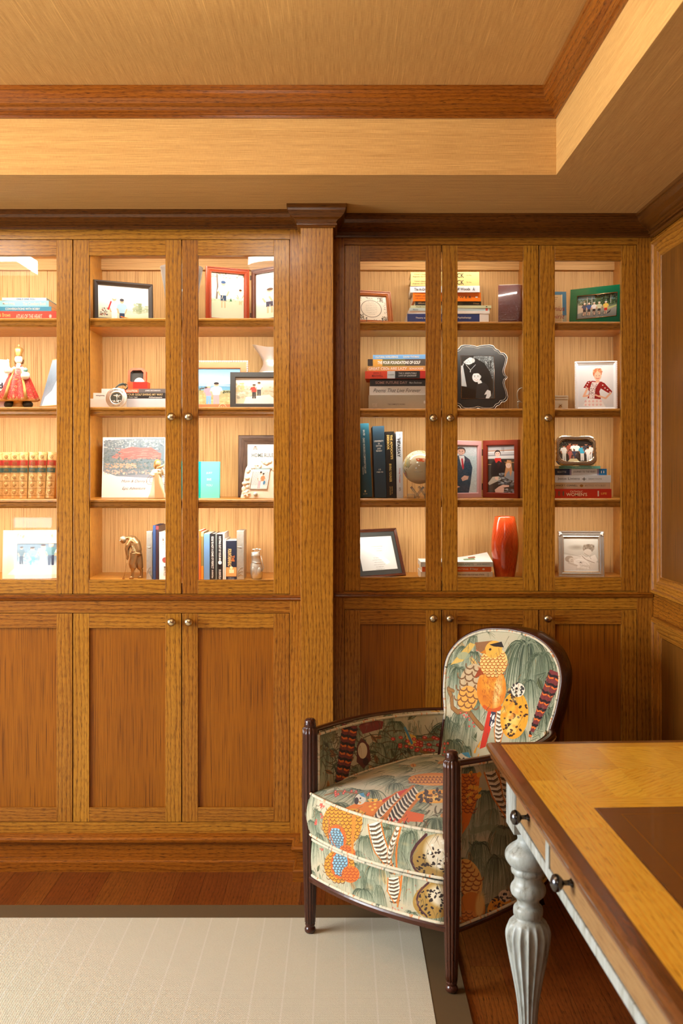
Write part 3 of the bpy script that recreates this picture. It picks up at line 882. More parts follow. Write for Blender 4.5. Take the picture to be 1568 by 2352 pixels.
def filler(c, *a):
    tf, k0 = c.tf, c.k; c.tf = lambda x, y: (x, y); c.k = 1; w = 105
    for k in range(int(c.w * c.h / 9000)):
        x, y = U(0, c.w), U(0, c.h); c.ell(x, y, U(40, 130), U(30, 90), rr.choice([(166, 168, 138), (200, 190, 158), (180, 176, 144), (150, 152, 124), (204, 194, 166)]), .35, soft=.8)
    for k in range(int(c.w * c.h / 9000)):
        x, y = U(0, c.w), U(-.05, .95) * c.h; q = U(0, 1)
        if q < .45: tuft(c, x, y, w * U(1.0, 1.7), w * U(1.2, 2.0), 40)
        elif q < .6: reeds(c, x, y, w, w, 14)
        elif q < .75: spray(c, x, y, w * .7, U(-1, 3), 9)
        elif q < .85: berries(c, x, y, w * .4, w * .3, 7, w * .035)
        elif q < .93: leaf(c, x, y, w * .5, U(0, 6)); leaf(c, x + w * .2, y, w * .45, U(0, 6), (140, 150, 118))
        else:
            a = U(0, 6.3); c.ell(x, y, w * .4, w * .14, rr.choice([(214, 130, 50), (196, 84, 40), (226, 170, 80)]), .75, rot=a); c.line([(x - w * .3 * math.cos(a), y - w * .3 * math.sin(a)), (x + w * .3 * math.cos(a), y + w * .3 * math.sin(a))], 3, (110, 50, 24))
    c.tf, c.k = tf, k0
def ink(c, n):
    tf, k0 = c.tf, c.k; c.tf = lambda x, y: (x, y); c.k = 1
    for k in range(n):
        x, y = U(0, c.w), U(0, c.h); l = U(30, 110); a = U(.9, 2.3); q = rr.choice([(60, 66, 48), (90, 98, 74), (52, 44, 34), (120, 126, 98), (150, 96, 44)])
        c.curve((x, y), (x + l * .5 * math.cos(a), y + l * .4 * math.sin(a)), (x + l * math.cos(a) * .8 + U(-14, 14), y + l * math.sin(a)), U(1.6, 3.6), q, .6, .8, 7)
    for k in range(n // 8):
        x, y = U(0, c.w), U(0, c.h); c.ell(x, y, U(10, 34), U(8, 24), rr.choice([(226, 196, 140), (206, 150, 90), (240, 226, 196), (110, 90, 66)]), .25, soft=.9)
    c.tf, c.k = tf, k0
# ------------------------------------------------------------------ armchair
A1 = Vector((X(712, 3.166), 3.166, 0)); A2 = Vector((X(1037, 2.806), 2.806, 0))
ex = (A2 - A1).normalized(); ey = Vector((-ex.y, ex.x, 0)); CW = (A2 - A1).length
CHZ = RT
CM = Matrix(((ex.x, ey.x, 0, A1.x), (ex.y, ey.y, 0, A1.y), (0, 0, 1, CHZ), (0, 0, 0, 1)))
CI = CM.inverted()
def hit(px, py, p0, n):
    """where the sight line through a photo pixel meets a plane of the chair (chair coordinates)"""
    o = CI @ Vector((0, 0, H)); d = CI.to_3x3() @ Vector(((px - 784) / F, 1, -(py - 1079) / F))
    p0 = Vector(p0); n = Vector(n); t = (p0 - o).dot(n) / d.dot(n); return o + d * t
def K(x, y): return 680 + .42092 * x, 1420 + .42092 * y   # first close-up of the chair -> frame pixels
def Kh(x, y, p0, n): return hit(*K(x, y), p0, n)

BP0, BN = (0, .655, .60), (0, -1, .26)                     # plane of the leaning back
def back_b(z): return .655 + .26 * (z - .60)
# canvases in chair coordinates
def canvas(u0, u1, v0, v1, res, uvof, p0, n):
    w, h = int((u1 - u0) * res), int((v1 - v0) * res)
    def tf(x, y):
        q = uvof(Kh(x, y, p0, n)); return ((q[0] - u0) * res, (v1 - q[1]) * res)
    c = Cv(w, h, LINEN, tf)
    m = tf(800, 800), tf(810, 800), tf(800, 810)
    c.k = (math.dist(m[0], m[1]) + math.dist(m[0], m[2])) / 20
    c.uv = lambda u, v: ((u - u0) / (u1 - u0), (v - v0) / (v1 - v0)); return c
RES = 1700
cb = canvas(-.05, .62, .30, .96, RES, lambda p: (p.x, p.z), BP0, BN)
filler(cb, 830, 80, 1480, 1100, 40, 90)
tuft(cb, 1260, 130, 300, 330, 150); tuft(cb, 1350, 190, 200, 300, 60); tuft(cb, 910, 265, 150, 230, 60); tuft(cb, 1290, 330, 140, 250, 40)
tuft(cb, 880, 660, 190, 230, 60); reeds(cb, 860, 520, 160, 100, 40); reeds(cb, 1400, 470, 120, 160, 26)
spray(cb, 1380, 290, 80, 2.6, 16); leaf(cb, 1340, 320, 80, 1.2); leaf(cb, 1420, 270, 70, 2.2, (96, 104, 66))
branch(cb, [(850, 380), (868, 420), (872, 480), (905, 505), (960, 490), (1000, 545), (1040, 590)], 26)
branch(cb, [(850, 380), (880, 390)], 18); cb.poly([(900, 200), (960, 130), (990, 140), (930, 230), (860, 250)], (228, 178, 78), .8)
cb.poly([(985, 130), (1080, 120), (1050, 200), (1000, 170)], (140, 90, 50), .9); cb.ell(930, 200, 36, 20, (150, 160, 130), .8)
tail(cb, 1440, 290, 1295, 640, 84, 12, 8)
scales(cb, 980, 330, 60, 90, (196, 170, 130), (120, 84, 50), 44, .3); scales(cb, 960, 430, 56, 70, (226, 160, 70), (130, 80, 40), 40, .2)
golden_bird(cb, 1090, 205, 128, 1)
spotted_bird(cb, 1215, 520, 76, 130, .1)
berries(cb, 960, 545, 40, 40, 9, 6); berries(cb, 800, 690, 60, 60, 12, 8)
blue_head(cb, 940, 760, 44)
for x, y in ((1000, 720), (1020, 690), (1010, 760)): cb.line([(x, y), (x + 12, y - 30)], 12, (226, 150, 40), 3)
for k in range(10): leaf(cb, U(1320, 1400), U(600, 700), 40, U(0, 6), (150, 160, 130))
ink(cb, 260)
cb.speckle(.02, 3)

SP0, SN = (0.03, 0, 0), (1, .03, 0)
ca = canvas(-.03, .72, .38, .70, RES, lambda p: (p.y, p.z), SP0, SN)
filler(ca, 100, 520, 1000, 900, 50, 90)
for x, y, w_, h_ in ((190, 720, 200, 200), (150, 640, 160, 140), (560, 570, 120, 130), (640, 640, 130, 160), (760, 560, 160, 160), (860, 660, 160, 200), (470, 690, 120, 160), (820, 800, 120, 120)): tuft(ca, x, y, w_, h_, 44)
twigs(ca, 470, 720, 320, 130, 90, 4); twigs(ca, 180, 640, 100, 80, 26, 4)
for k in range(34): leaf(ca, U(150, 620), U(600, 860), U(30, 60), U(0, 6.2), rr.choice([(84, 90, 60), (58, 62, 46), (120, 110, 70), (140, 90, 50)]))
ca.ell(180, 650, 70, 40, (140, 150, 120), .6, soft=.5); ca.poly([(420, 560), (510, 570), (500, 610), (400, 640), (380, 600)], (126, 48, 40))
branch(ca, [(330, 860), (420, 870), (500, 830), (560, 760)], 8, (90, 80, 56))
branch(ca, [(860, 690), (760, 680), (720, 740), (660, 720), (650, 660), (700, 650)], 12, (150, 112, 60)); branch(ca, [(700, 760), (680, 820), (640, 850)], 10)
tail(ca, 330, 590, 262, 920, 88, 66, 8)
ca.poly([(390, 660), (430, 700), (440, 780), (400, 830), (360, 790), (365, 700)], (98, 44, 36)); ca.ell(395, 730, 26, 44, (228, 214, 186)); ca.ell(412, 790, 16, 22, (60, 30, 26))
ca.poly([(600, 620), (640, 640), (650, 700), (610, 690)], (226, 178, 78)); ca.line([(600, 600), (625, 680)], 10, (80, 140, 170))
berries(ca, 600, 690, 60, 40, 12, 9); berries(ca, 720, 680, 90, 60, 16, 9)
ink(ca, 260)
ca.speckle(.02, 4)

OP0, ON = (CW + .012, 0, 0), (1, -.02, 0)
co = canvas(-.03, .72, .15, .68, RES, lambda p: (p.y, p.z), OP0, ON)
filler(co, 900, 780, 1500, 1700, 90, 110)
for x, y, w_, h_ in ((1010, 940, 130, 250), (1090, 1130, 190, 330), (980, 1220, 140, 240), (1060, 1290, 180, 260), (1160, 1180, 120, 220), (1160, 900, 120, 200)): tuft(co, x, y, w_, h_, 70)
co.line([(950, 1160), (1020, 1130), (1090, 1160), (1160, 1140)], 26, (126, 136, 108), al=.7)
co.poly([(905, 850), (985, 840), (975, 960), (935, 1120), (905, 1180)], (222, 116, 30)); scales(co, 935, 960, 34, 110, (214, 120, 34), (140, 60, 20), 24)
for k in range(14): co.ell(U(930, 985), U(840, 1000), 7, 14, (236, 168, 50), rot=.5)
ladder(co, 1030, 830, 1110, 1080, 60, 9); ladder(co, 1090, 810, 1140, 1100, 50, 9, (96, 80, 60))
scales(co, 935, 1420, 56, 110, (232, 176, 90), (158, 84, 30), 34, -.2); co.ell(950, 1590, 60, 100, (214, 128, 40)); co.ell(985, 1560, 24, 90, (246, 206, 120), .9, soft=.4)
spotted_bird(co, 1085, 1580, 66, 74, .1); co.poly([(1180, 1560), (1215, 1500), (1230, 1640), (1180, 1600)], (170, 40, 34))
scales(co, 935, 1640, 40, 50, (220, 140, 60), (150, 80, 26), 26)
ink(co, 260)
co.speckle(.02, 5)

TP0, TN = (0, 0, .462), (0, 0, 1)
ct = canvas(-.10, .66, -.14, .68, 1500, lambda p: (p.x, p.y), TP0, TN)
filler(ct, 60, 860, 1000, 1180, 90, 70)
for x, y, w_, h_ in ((200, 990, 220, 60), (400, 950, 200, 60), (540, 920, 120, 60), (760, 1090, 220, 80), (640, 1130, 160, 60)): tuft(ct, x, y, w_, h_, 36)
twigs(ct, 600, 1060, 200, 40, 24, 5); branch(ct, [(160, 950), (240, 940), (330, 960)], 7); berries(ct, 300, 960, 100, 20, 10, 7)
ct.poly([(200, 1030), (330, 1000), (470, 1000), (560, 960), (620, 950), (560, 1000), (430, 1060), (300, 1080), (190, 1080)], (222, 122, 34))
scales(ct, 290, 1060, 90, 40, (226, 168, 60), (150, 84, 24), 24); ct.poly([(460, 1000), (600, 950), (640, 950), (500, 1020)], (200, 50, 30))
for k in range(20): ct.ell(U(390, 560), U(990, 1040), 8, 4, (244, 190, 70))
ladder(ct, 660, 960, 430, 1160, 70, 16); ladder(ct, 560, 980, 370, 1110, 40, 12)
ct.ell(760, 900, 150, 36, (216, 130, 40)); scales(ct, 740, 905, 120, 28, (222, 150, 56), (150, 76, 24), 20); spotted_bird(ct, 760, 990, 110, 34, 0, False)
blue_head(ct, 350, 985, 30); berries(ct, 560, 1080, 60, 14, 10, 5); ct.poly([(600, 1050), (700, 1070), (690, 1100), (580, 1090)], (216, 96, 40))
ink(ct, 300)
ct.speckle(.02, 6)

FP0, FN = (0, -.05, 0), (0, 1, 0)
cf = canvas(-.12, .70, .15, .50, RES, lambda p: (p.x, p.z), FP0, FN)
filler(cf, 80, 980, 860, 1700, 80, 90)
for x, y, w_, h_ in ((400, 1180, 130, 170), (430, 1340, 160, 160), (610, 1170, 110, 200), (360, 1480, 150, 110), (740, 1120, 150, 90), (120, 1060, 80, 120), (600, 1380, 90, 200)): tuft(cf, x, y, w_, h_, 46)
spray(cf, 400, 1590, 60, .4, 12)
scales(cf, 262, 1120, 118, 128, (214, 142, 38), (112, 64, 18), 25); cf.ell(236, 1190, 60, 70, (206, 96, 34)); scales(cf, 232, 1200, 46, 62, (92, 150, 178), (92, 60, 40), 20, inner=(150, 190, 204))
scales(cf, 290, 1270, 50, 40, (222, 106, 32), (146, 60, 20), 22); cf.curve((190, 1090), (180, 1200), (240, 1290), 7, (206, 96, 34)); cf.curve((330, 1080), (350, 1180), (310, 1310), 26, (226, 128, 40), 12)
scales(cf, 220, 1360, 92, 90, (214, 142, 38), (112, 64, 18), 25); cf.ell(225, 1350, 56, 78, (206, 96, 34)); scales(cf, 228, 1345, 44, 68, (92, 150, 178), (92, 60, 40), 20, inner=(150, 190, 204))
scales(cf, 290, 1400, 52, 46, (222, 106, 32), (146, 60, 20), 22)
ladder(cf, 440, 1110, 530, 1400, 66, 13); ladder(cf, 560, 1140, 500, 1390, 26, 10); ladder(cf, 520, 1420, 530, 1560, 60, 7)
cf.curve((570, 1130), (560, 1300), (545, 1400), 10, (216, 116, 34)); cf.curve((560, 1410), (560, 1500), (540, 1580), 9, (216, 116, 34))
cf.ell(735, 1330, 108, 140, (158, 124, 60)); cf.curve((690, 1190), (560, 1330), (700, 1450), 14, (72, 34, 34)); cf.ell(750, 1290, 70, 110, (222, 210, 184), .9, soft=.3); dots(cf, 730, 1350, 90, 100, (48, 32, 24), 60, 9); dots(cf, 770, 1290, 60, 90, (232, 224, 204), 26, 9)
cf.ell(800, 1440, 30, 40, (110, 36, 40)); cf.ell(725, 1560, 108, 100, (166, 128, 56)); cf.ell(750, 1540, 70, 70, (224, 212, 186), .9, soft=.4); dots(cf, 720, 1570, 100, 86, (44, 30, 24), 66, 9); cf.curve((690, 1460), (590, 1540), (680, 1640), 10, (72, 34, 34))
berries(cf, 130, 1050, 12, 40, 8, 6); berries(cf, 95, 1130, 10, 30, 6, 6); berries(cf, 110, 1260, 14, 20, 6, 5); twigs(cf, 110, 1040, 26, 60, 10, 3)
ink(cf, 300)
cf.speckle(.02, 8)

FB_B = img_mat('printed_cloth_back', cb, .9, weave=True); FB_A = img_mat('printed_cloth_arm', ca, .9, weave=True)
FB_O = img_mat('printed_cloth_side', co, .9, weave=True); FB_T = img_mat('printed_cloth_seat', ct, .9, weave=True)
FB_F = img_mat('printed_cloth_front', cf, .9, weave=True)
def piping_mat():
    m, nt, b, N, L = nodes('piping_cloth')
    n = noise(nt, uvscale(nt, 20, 70), 1, 2, .6)
    c = ramp(nt, n, [(.30, lin((90, 96, 80))), (.40, lin((206, 196, 168))), (.58, lin((214, 204, 178))), (.66, lin((206, 120, 50))), (.72, lin((196, 180, 150)))])
    L(c, b.inputs['Base Color']); b.inputs['Roughness'].default_value = .9; return m
PIPE = piping_mat()

chair = empty('armchair', (A1 + ex * CW / 2 + ey * .3 + Vector((0, 0, CHZ))), math.atan2(ex.y, ex.x),
              'barrel armchair in bird printed fabric with dark fluted wooden legs', 'armchair')
CT = Matrix.Translation((-CW / 2, -.3, 0))
def cm(m): b = MB(m); b.T = CT; return b
MC = CW / 2
# outline of the back from the photograph, averaged left and right
def catmull(pts, n=6, closed=False):
    P_ = [Vector(p) for p in pts]; out = []; N_ = len(P_)
    rng = N_ if closed else N_ - 1
    for i in range(rng):
        g = lambda k: P_[k % N_] if closed else P_[max(0, min(N_ - 1, k))]
        p0, p1, p2, p3 = g(i - 1), g(i), g(i + 1), g(i + 2)
        for k in range(n):
            t = k / n
            out.append(.5 * ((2 * p1) + (-p0 + p2) * t + (2 * p0 - 5 * p1 + 4 * p2 - p3) * t * t + (-p0 + 3 * p1 - 3 * p2 + p3) * t ** 3))
    if not closed: out.append(P_[-1])
    return out
topz = Kh(1150, 69, BP0, BN).z
HW = [(.30, .205), (.42, .205), (.52, .206), (.60, .209), (.66, .222), (.72, .229), (.77, .230), (.81, .218), (.85, .188), (.88, .144), (.90, .083), (.907, 0)]
sc_ = (topz - .60) / (.907 - .60)
HWs = [(z if z < .6 else .60 + (z - .60) * sc_, h) for z, h in HW]
half = catmull([(h, z, 0) for z, h in HWs], 5)
MC = CW / 2 + .008
outl = [(MC + p.x, p.y) for p in half] + [(MC - p.x, p.y) for p in half[-2::-1]]    # up the right side, down the left
outc = outl + [(outl[-1][0] + (outl[0][0] - outl[-1][0]) * k / 8, outl[0][1]) for k in range(1, 9)]
def hwid(z):
    for a, b_ in zip(half, half[1:]):
        if a.y <= z <= b_.y + 1e-9: return a.x + (b_.x - a.x) * (z - a.y) / max(1e-6, b_.y - a.y)
    return 0
def back_y(s, z, pad=0):
    return back_b(z) - .35 * (s - MC) ** 2 * 1.0 + pad          # wings come slightly forward
# padded front of the back
b = cm([FB_B])
def bf(u, v):
    p = outc[int(round(u * (len(outc) - 1)))]; cz = .60
    s_ = MC + (p[0] - MC) * v; z = cz + (p[1] - cz) * v
    puff = .030 * (1 - v ** 3)
    return (s_, back_y(s_, z) - puff, z)
b.surf(bf, len(outc) - 1, 14, uvf=lambda u, v: cb.uv(bf(u, v)[0], bf(u, v)[2]), flip=True)
o = b.build('backrest', parent=chair, recalc=True)
b = cm(PIPE); b.tube([(s_, back_y(s_, z) - .002, z) for s_, z in outl if z > .56], .0048, 8); b.build('back_piping', parent=o)
# wooden frame round the back
b = cm(MAHOG)
rows = []
pts = [(s_, z) for s_, z in outl]
def fr(u, v):
    i = int(round(u * (len(pts) - 1))); s_, z = pts[i]
    a = pts[max(0, i - 1)]; c = pts[min(len(pts) - 1, i + 1)]; t = Vector((c[0] - a[0], c[1] - a[1])).normalized(); n = Vector((t.y, -t.x))
    k = int(round(v * 8)); q = [(-.004, .004), (.004, -.004), (.010, -.003), (.013, .004), (.013, .050), (.011, .066), (.004, .070), (-.02, .070), (-.02, .004)][k]
    return (s_ + n.x * q[0], back_y(s_, z) + q[1], z + n.y * q[0])
b.surf(fr, len(pts) - 1, 8, uvf=lambda u, v: (v * .08, u * 1.8))
b.build('back_frame', parent=chair, recalc=True)
b = cm([FB_B]); b.surf(lambda u, v: ((MC + (outc[int(round(u * (len(outc) - 1)))][0] - MC) * v), back_y(MC, .6 + (outc[int(round(u * (len(outc) - 1)))][1] - .6) * v) + .040 + .012 * (1 - v * v), .6 + (outc[int(round(u * (len(outc) - 1)))][1] - .6) * v), len(outc) - 1, 6, uvf=lambda u, v: (u, v))
b.build('outer_back', parent=chair, recalc=True)

# arms: a thin padded wall from post to back, wooden rail on top
def arm_path(side):
    base = catmull([(-.006, .014, 0), (-.032, .16, 0), (-.044, .32, 0), (-.030, .46, 0), (.008, .59, 0), (.062, .675, 0)], 5)
    return [(p.x, p.y) if side < 0 else (CW - p.x, p.y) for p in base]
def arm_top(bb): return .642 - .040 * (bb / .62)
for side in (-1, 1):
    path = arm_path(side); n = len(path) - 1; sg = -side     # sg: towards the seat
    b = cm([FB_A, FB_O])
    th = .027; ins = []
    for i, p in enumerate(path):
        a = path[max(0, i - 1)]; c = path[min(n, i + 1)]; t = Vector((c[0] - a[0], c[1] - a[1])).normalized()
        nn = Vector((t.y, -t.x)) * (1 if side < 0 else -1); ins.append((p[0] + nn.x * th, p[1] + nn.y * th))
    zlo = .178
    def inner(u, v):
        i = int(round(u * n)); p = ins[i]; z = .33 + (arm_top(p[1]) - .33) * v
        pf = .012 * math.sin(PI * min(max(u, .02), .98)) ** .4 * math.sin(PI * v) ** .5
        return (p[0] + sg * pf, p[1], z)
    def outer(u, v):
        i = int(round(u * n)); p = path[i]; z = zlo + (arm_top(p[1]) - .006 - zlo) * v 
        pf = .006 * math.sin(PI * min(max(u, .02), .98)) ** .4 * math.sin(PI * v) ** .5
        return (p[0] - sg * pf, p[1], z)
    b.surf(inner, n, 10, m=0, uvf=lambda u, v: ca.uv(inner(u, v)[1], inner(u, v)[2]))
    b.surf(outer, n, 12, m=1, uvf=lambda u, v: co.uv(outer(u, v)[1], outer(u, v)[2]))
    # front face of the arm
    p, q = path[0], ins[0]
    b.add([(p[0], p[1] - .002, zlo), (q[0], q[1] - .002, zlo), (q[0], q[1] - .002, .634), (p[0], p[1] - .002, .634)], [(0, 1, 2, 3)], [[co.uv(0, .2), co.uv(.03, .2), co.uv(.03, .6), co.uv(0, .6)]], 1)
    o = b.build('arm', parent=chair, recalc=True)
    b = cm(PIPE)
    b.tube([(inner(i / n, 1)[0] + sg * .003, inner(i / n, 1)[1], inner(i / n, 1)[2] - .010) for i in range(n + 1)], .0045, 8)
    b.tube([(ins[0][0] + sg * .002, ins[0][1] - .004, z) for z in (.20, .3, .45, .63)], .0042, 8)
    b.tube([(path[0][0] - sg * .008, path[0][1] + .006, z) for z in (.195, .3, .45, .628)], .0045, 8)
    b.tube([(path[i][0] - sg * .004, path[i][1], arm_top(path[i][1]) - .010) for i in range(n + 1)], .0042, 8)
    b.tube([(path[i][0] - sg * .004, path[i][1], outer(i / n, 0)[2] + .004) for i in range(n + 1)], .0042, 8)
    b.build('arm_piping', parent=o)
    b = cm(MAHOG)
    def rail(u, v):
        i = int(round(u * n)); p = path[i]; q = ins[i]; k = int(round(v * 6))
        t = [(-.22, -.012), (-.24, .0), (-.10, .006), (.2, .007), (.5, .006), (.62, .001), (.6, -.010)][k]
        return (p[0] + (q[0] - p[0]) * t[0], p[1] + (q[1] - p[1]) * t[0], arm_top(p[1]) + t[1])
    b.surf(rail, n, 6, uvf=lambda u, v: (v * .05, u * .7))
    b.build('arm_rail', parent=chair, recalc=True)
    b = cm(MAHOG)
    def brail(u, v):
        i = int(round(u * n)); p = path[i]; q = ins[i]; k = int(round(v * 4))
        t = [(.2, 0), (-.12, 0), (-.12, -.016), (.2, -.018), (.2, 0)][k]
        return (p[0] + (q[0] - p[0]) * t[0], p[1] + (q[1] - p[1]) * t[0], zlo + t[1])
    b.surf(brail, n, 4, uvf=lambda u, v: (v * .05, u * .7)); b.build('side_rail', parent=chair, recalc=True)

# apron and seat cushion
def front_curve(u, d): return -.012 - d * math.sin(PI * u) ** .9
def slab(u0, u1, back, d, z0, z1, crown, bulge, name, mt, mf, pipes=(True, True)):
    fr_ = [(u0 + (u1 - u0) * k / 24, front_curve(k / 24, d)) for k in range(25)]
    ring = fr_ + [(u1 + .004, .10), (u1 + .006, .3), (u1 - .02, back - .06), (u1 - .06, back)] + [(u0 + .06, back), (u0 + .02, back - .06), (u0 - .006, .3), (u0 - .004, .10)]
    b = cm([mt, mf]); n = len(ring); cx, cy = MC, .28
    def top(u, v):
        p = ring[int(round(u * n)) % n]; r = v
        return (cx + (p[0] - cx) * r, cy + (p[1] - cy) * r, z1 + crown * (1 - r ** 2.6))
    b.surf(top, n, 14, m=0, uvf=lambda u, v: ct.uv(top(u, v)[0], top(u, v)[1]))
    def side(u, v):
        i = int(round(u * n)) % n; p = ring[i]; d_ = Vector((p[0] - cx, p[1] - cy)).normalized()
        q = bulge * math.sin(PI * v); return (p[0] + d_.x * q, p[1] + d_.y * q, z0 + (z1 - z0) * v)
    def suv(u, v):
        i = int(round(u * n)); 
        s_ = side(u, v)
        uu = s_[0] if i <= 24 else (u1 + (i - 24) * .04 if i < n - 2 else u0 - (n - i) * .04)
        return cf.uv(uu, s_[2])
    b.surf(side, n, 8, m=1, uvf=suv)
    def bot(u, v):
        p = ring[int(round(u * n)) % n]; return (cx + (p[0] - cx) * v, cy + (p[1] - cy) * v, z0)
    b.surf(bot, n, 2, m=1, uvf=lambda u, v: (u, v))
    o = b.build(name, parent=chair, recalc=True)
    pb = cm(PIPE)
    if pipes[0]: pb.tube([(p[0], p[1] - .001, z1) for p in ring], .0048, 8, closed=True)
    if pipes[1]: pb.tube([(p[0], p[1] - .001, z0 + .002) for p in ring], .0048, 8, closed=True)
    pb.build(name.split('_')[0] + '_piping', parent=o)
    return o
slab(.020, CW - .020, .60, .032, .188, .304, .0, .004, 'seat_base', FB_T, FB_F)
slab(.006, CW - .006, .605, .048, .318, .449, .026, .013, 'cushion', FB_T, FB_F)
b = cm(MAHOG)
fr_ = [(.01 + (CW - .02) * k / 24, front_curve(k / 24, .036) - .001) for k in range(25)]
b.sweep([(0, .170), (.004, .170), (.005, .182), (.002, .187), (0, .187), (-.02, .187), (-.02, .170)], fr_[::-1]); b.build('front_rail', parent=chair, recalc=True)

# fluted front posts
def post(s_, name='leg'):
    b = cm(MAHOG)
    fl = lambda a, h: (1 - .15 * (1 - abs(math.sin(6 * a))) ** 1.6) if .030 < h < .655 else 1
    prof = [(.0001, 0), (.013, .001), (.0172, .006), (.0178, .013), (.0148, .019), (.0125, .022), (.0155, .025), (.016, .029), (.0142, .032)]
    hs = [.034 + (.650 - .034) * k / 30 for k in range(31)]
    for h in hs:
        t = h / .65; r = .0158 + .0100 * math.sin(min(1, t * 1.08) * PI * .66); prof.append((r, h))
    prof += [(.0175, .653), (.0190, .656), (.0190, .664), (.0175, .668), (.0178, .674), (.013, .680), (.0001, .682)]
    b.lathe(prof, c=(s_, 0, 0), seg=96, flute=fl)
    return b.build(name, parent=chair)
post(0); post(CW)
for s_ in (.10, CW - .10):
    b = cm(MAHOG)
    pp = [(.60, .20), (.615, .12), (.65, .04), (.672, 0)]
    b.tube([(s_, y, z) for y, z in pp], [.02, .018, .015, .013], 4, up=(1, 0, 0)); b.build('leg', parent=chair)
# ------------------------------------------------------------------ writing desk, slightly turned, between viewer and right wall
YEW = wood('yew_veneer', lin((255, 204, 74)), lin((236, 162, 38)), lin((112, 58, 12)), cath=.55, rough=.2, coat=.8, tonevar=.22, porew=.6, bump=.05)
EDGEW = wood('walnut_edge', lin((120, 74, 36)), lin((88, 50, 22)), lin((52, 28, 12)), cath=.3, rough=.22, coat=.7, tonevar=.1, bump=.05)
DRAW = wood('drawer_wood', lin((152, 116, 72)), lin((124, 90, 52)), lin((110, 72, 38)), cath=.3, rough=.5, coat=.1, tonevar=.1, bump=.1)
def paint_mat():
    m, nt, b, N, L = nodes('distressed_paint')
    tc = N('ShaderNodeTexCoord').outputs['Object']
    mp = N('ShaderNodeMapping'); mp.inputs['Scale'].default_value = (60, 60, 14); L(tc, mp.inputs[0])
    c = ramp(nt, noise(nt, mp.outputs[0], 1, 4, .65), [(.30, lin((112, 112, 102))), (.45, lin((156, 160, 152))), (.75, lin((182, 190, 188)))])
    L(c, b.inputs['Base Color']); b.inputs['Roughness'].default_value = .42; return m
PAINT = paint_mat()
LEATHER = plain('desk_leather', lin((112, 70, 26)), .32, 0, .25, bumpn=(500, .15), mottle=.12)
GOLD = plain('gold_tooling', lin((190, 140, 54)), .35, .8)
GUN = plain('gunmetal', lin((92, 92, 94)), .22, 1)
DT = .77
ang = math.atan2(.0441, 1)
desk = empty('writing_desk', (.392, 2.59, 0), ang, 'writing desk with golden veneer top, brown leather inset and grey-white painted turned legs', 'desk')
# desk coordinates: x to the right, y away from the viewer (negative towards), z up
DW, DL = .70, 1.86
# top: moulded edge
b = MB([EDGEW])
prof = [(.04, DT - .046), (.002, DT - .046), (-.004, DT - .040), (-.004, DT - .034), (.0, DT - .030), (-.010, DT - .022), (-.014, DT - .012), (-.012, DT - .005), (-.004, DT - .0005), (.0155, DT)]
b.sweep([(o, z) for o, z in prof], [(0, 0), (0, -DL), (DW, -DL), (DW, 0)], closed=True)
b.box(.014, DW - .014, -DL + .014, -.014, DT - .046, DT - .002, 'y')
b.build('top_moulding', parent=desk)
b = MB([YEW, LEATHER, GOLD, EDGEW])
def flat(x0, x1, y0, y1, z, ga, m=0):
    b.board(); ca_, sa_ = math.cos(ga), math.sin(ga)
    vs = [(x0, y0, z), (x1, y0, z), (x1, y1, z), (x0, y1, z)]
    b.add(vs, [(0, 1, 2, 3)], [[(x * ca_ + y * sa_, -x * sa_ + y * ca_) for x, y, _ in vs]], m)
z = DT + .0003
flat(.0150, .019, -DL + .015, -.015, z, 0, 3); flat(.0150, DW - .015, -.019, -.015, z, 0, 3)
# long crossbands
y = -.019
k = 0
while y > -DL + .02:
    y2 = max(-DL + .019, y - .30); flat(.019, .115, y2, y, z, 0); y = y2
flat(.115, DW - .019, -.055, -.019, z, PI / 2)
for k in range(8):
    xa, xb = .115 + k * .0708, .115 + (k + 1) * .0708
    flat(xa, xb, -.24, -.055, z, math.radians(52)); flat(xa, xb, -.44, -.24, z, math.radians(-52))
flat(.115, DW - .019, -.505, -.44, z, PI / 2)
flat(DW - .115, DW - .019, -DL + .02, -.505, z, 0)
flat(.115, .121, -DL + .2, -.505, z, 0, 3); flat(.121, DW - .115, -.511, -.505, z, 0, 3)
b.build('veneer', parent=desk)
b = MB([LEATHER, GOLD])
flat(.121, DW - .115, -DL + .2, -.511, z, 0, 0)
flat(.160, .1625, -DL + .24, -.545, z + .0002, 0, 1); flat(.160, DW - .15, -.5475, -.545, z + .0002, 0, 1)
o = b.build('leather_inset', parent=desk)
zt_, zd, zb_ = DT - .047, DT - .057, DT - .171
# painted carcass
b = MB(PAINT)
fx = .030
def leg_block(x, y): b.box(x - .036, x + .036, y - .036, y + .036, zb_ - .03, zt_)
LX = [(.076, -.078), (DW - .076, -.078), (.076, -DL + .078), (DW - .076, -DL + .078)]
DR = [(-.125, -.430), (-.455, -1.405), (-1.430, -1.735)]
for x, s_ in ((fx + .002, 1), (DW - fx - .002, -1)):
    b.box(x, x + s_ * .02, -DL + .116, -.116, zt_ - .008, zt_); b.box(x, x + s_ * .02, -DL + .116, -.116, zb_, zb_ + .024)
    b.box(x + s_ * .021, x + s_ * .03, -DL + .116, -.116, zb_ + .024, zt_ - .008)
for a, c in zip([-.116] + [d[1] for d in DR], [d[0] for d in DR] + [-DL + .116]):
    b.box(fx + .001, fx + .022, c, a, zb_ + .024, zt_ - .008)
b.box(fx + .072, DW - fx - .072, -.075, -.055, zb_, zt_); b.box(fx + .072, DW - fx - .072, -DL + .055, -DL + .075, zb_, zt_)
b.build('frame', parent=desk, bevel=.002)
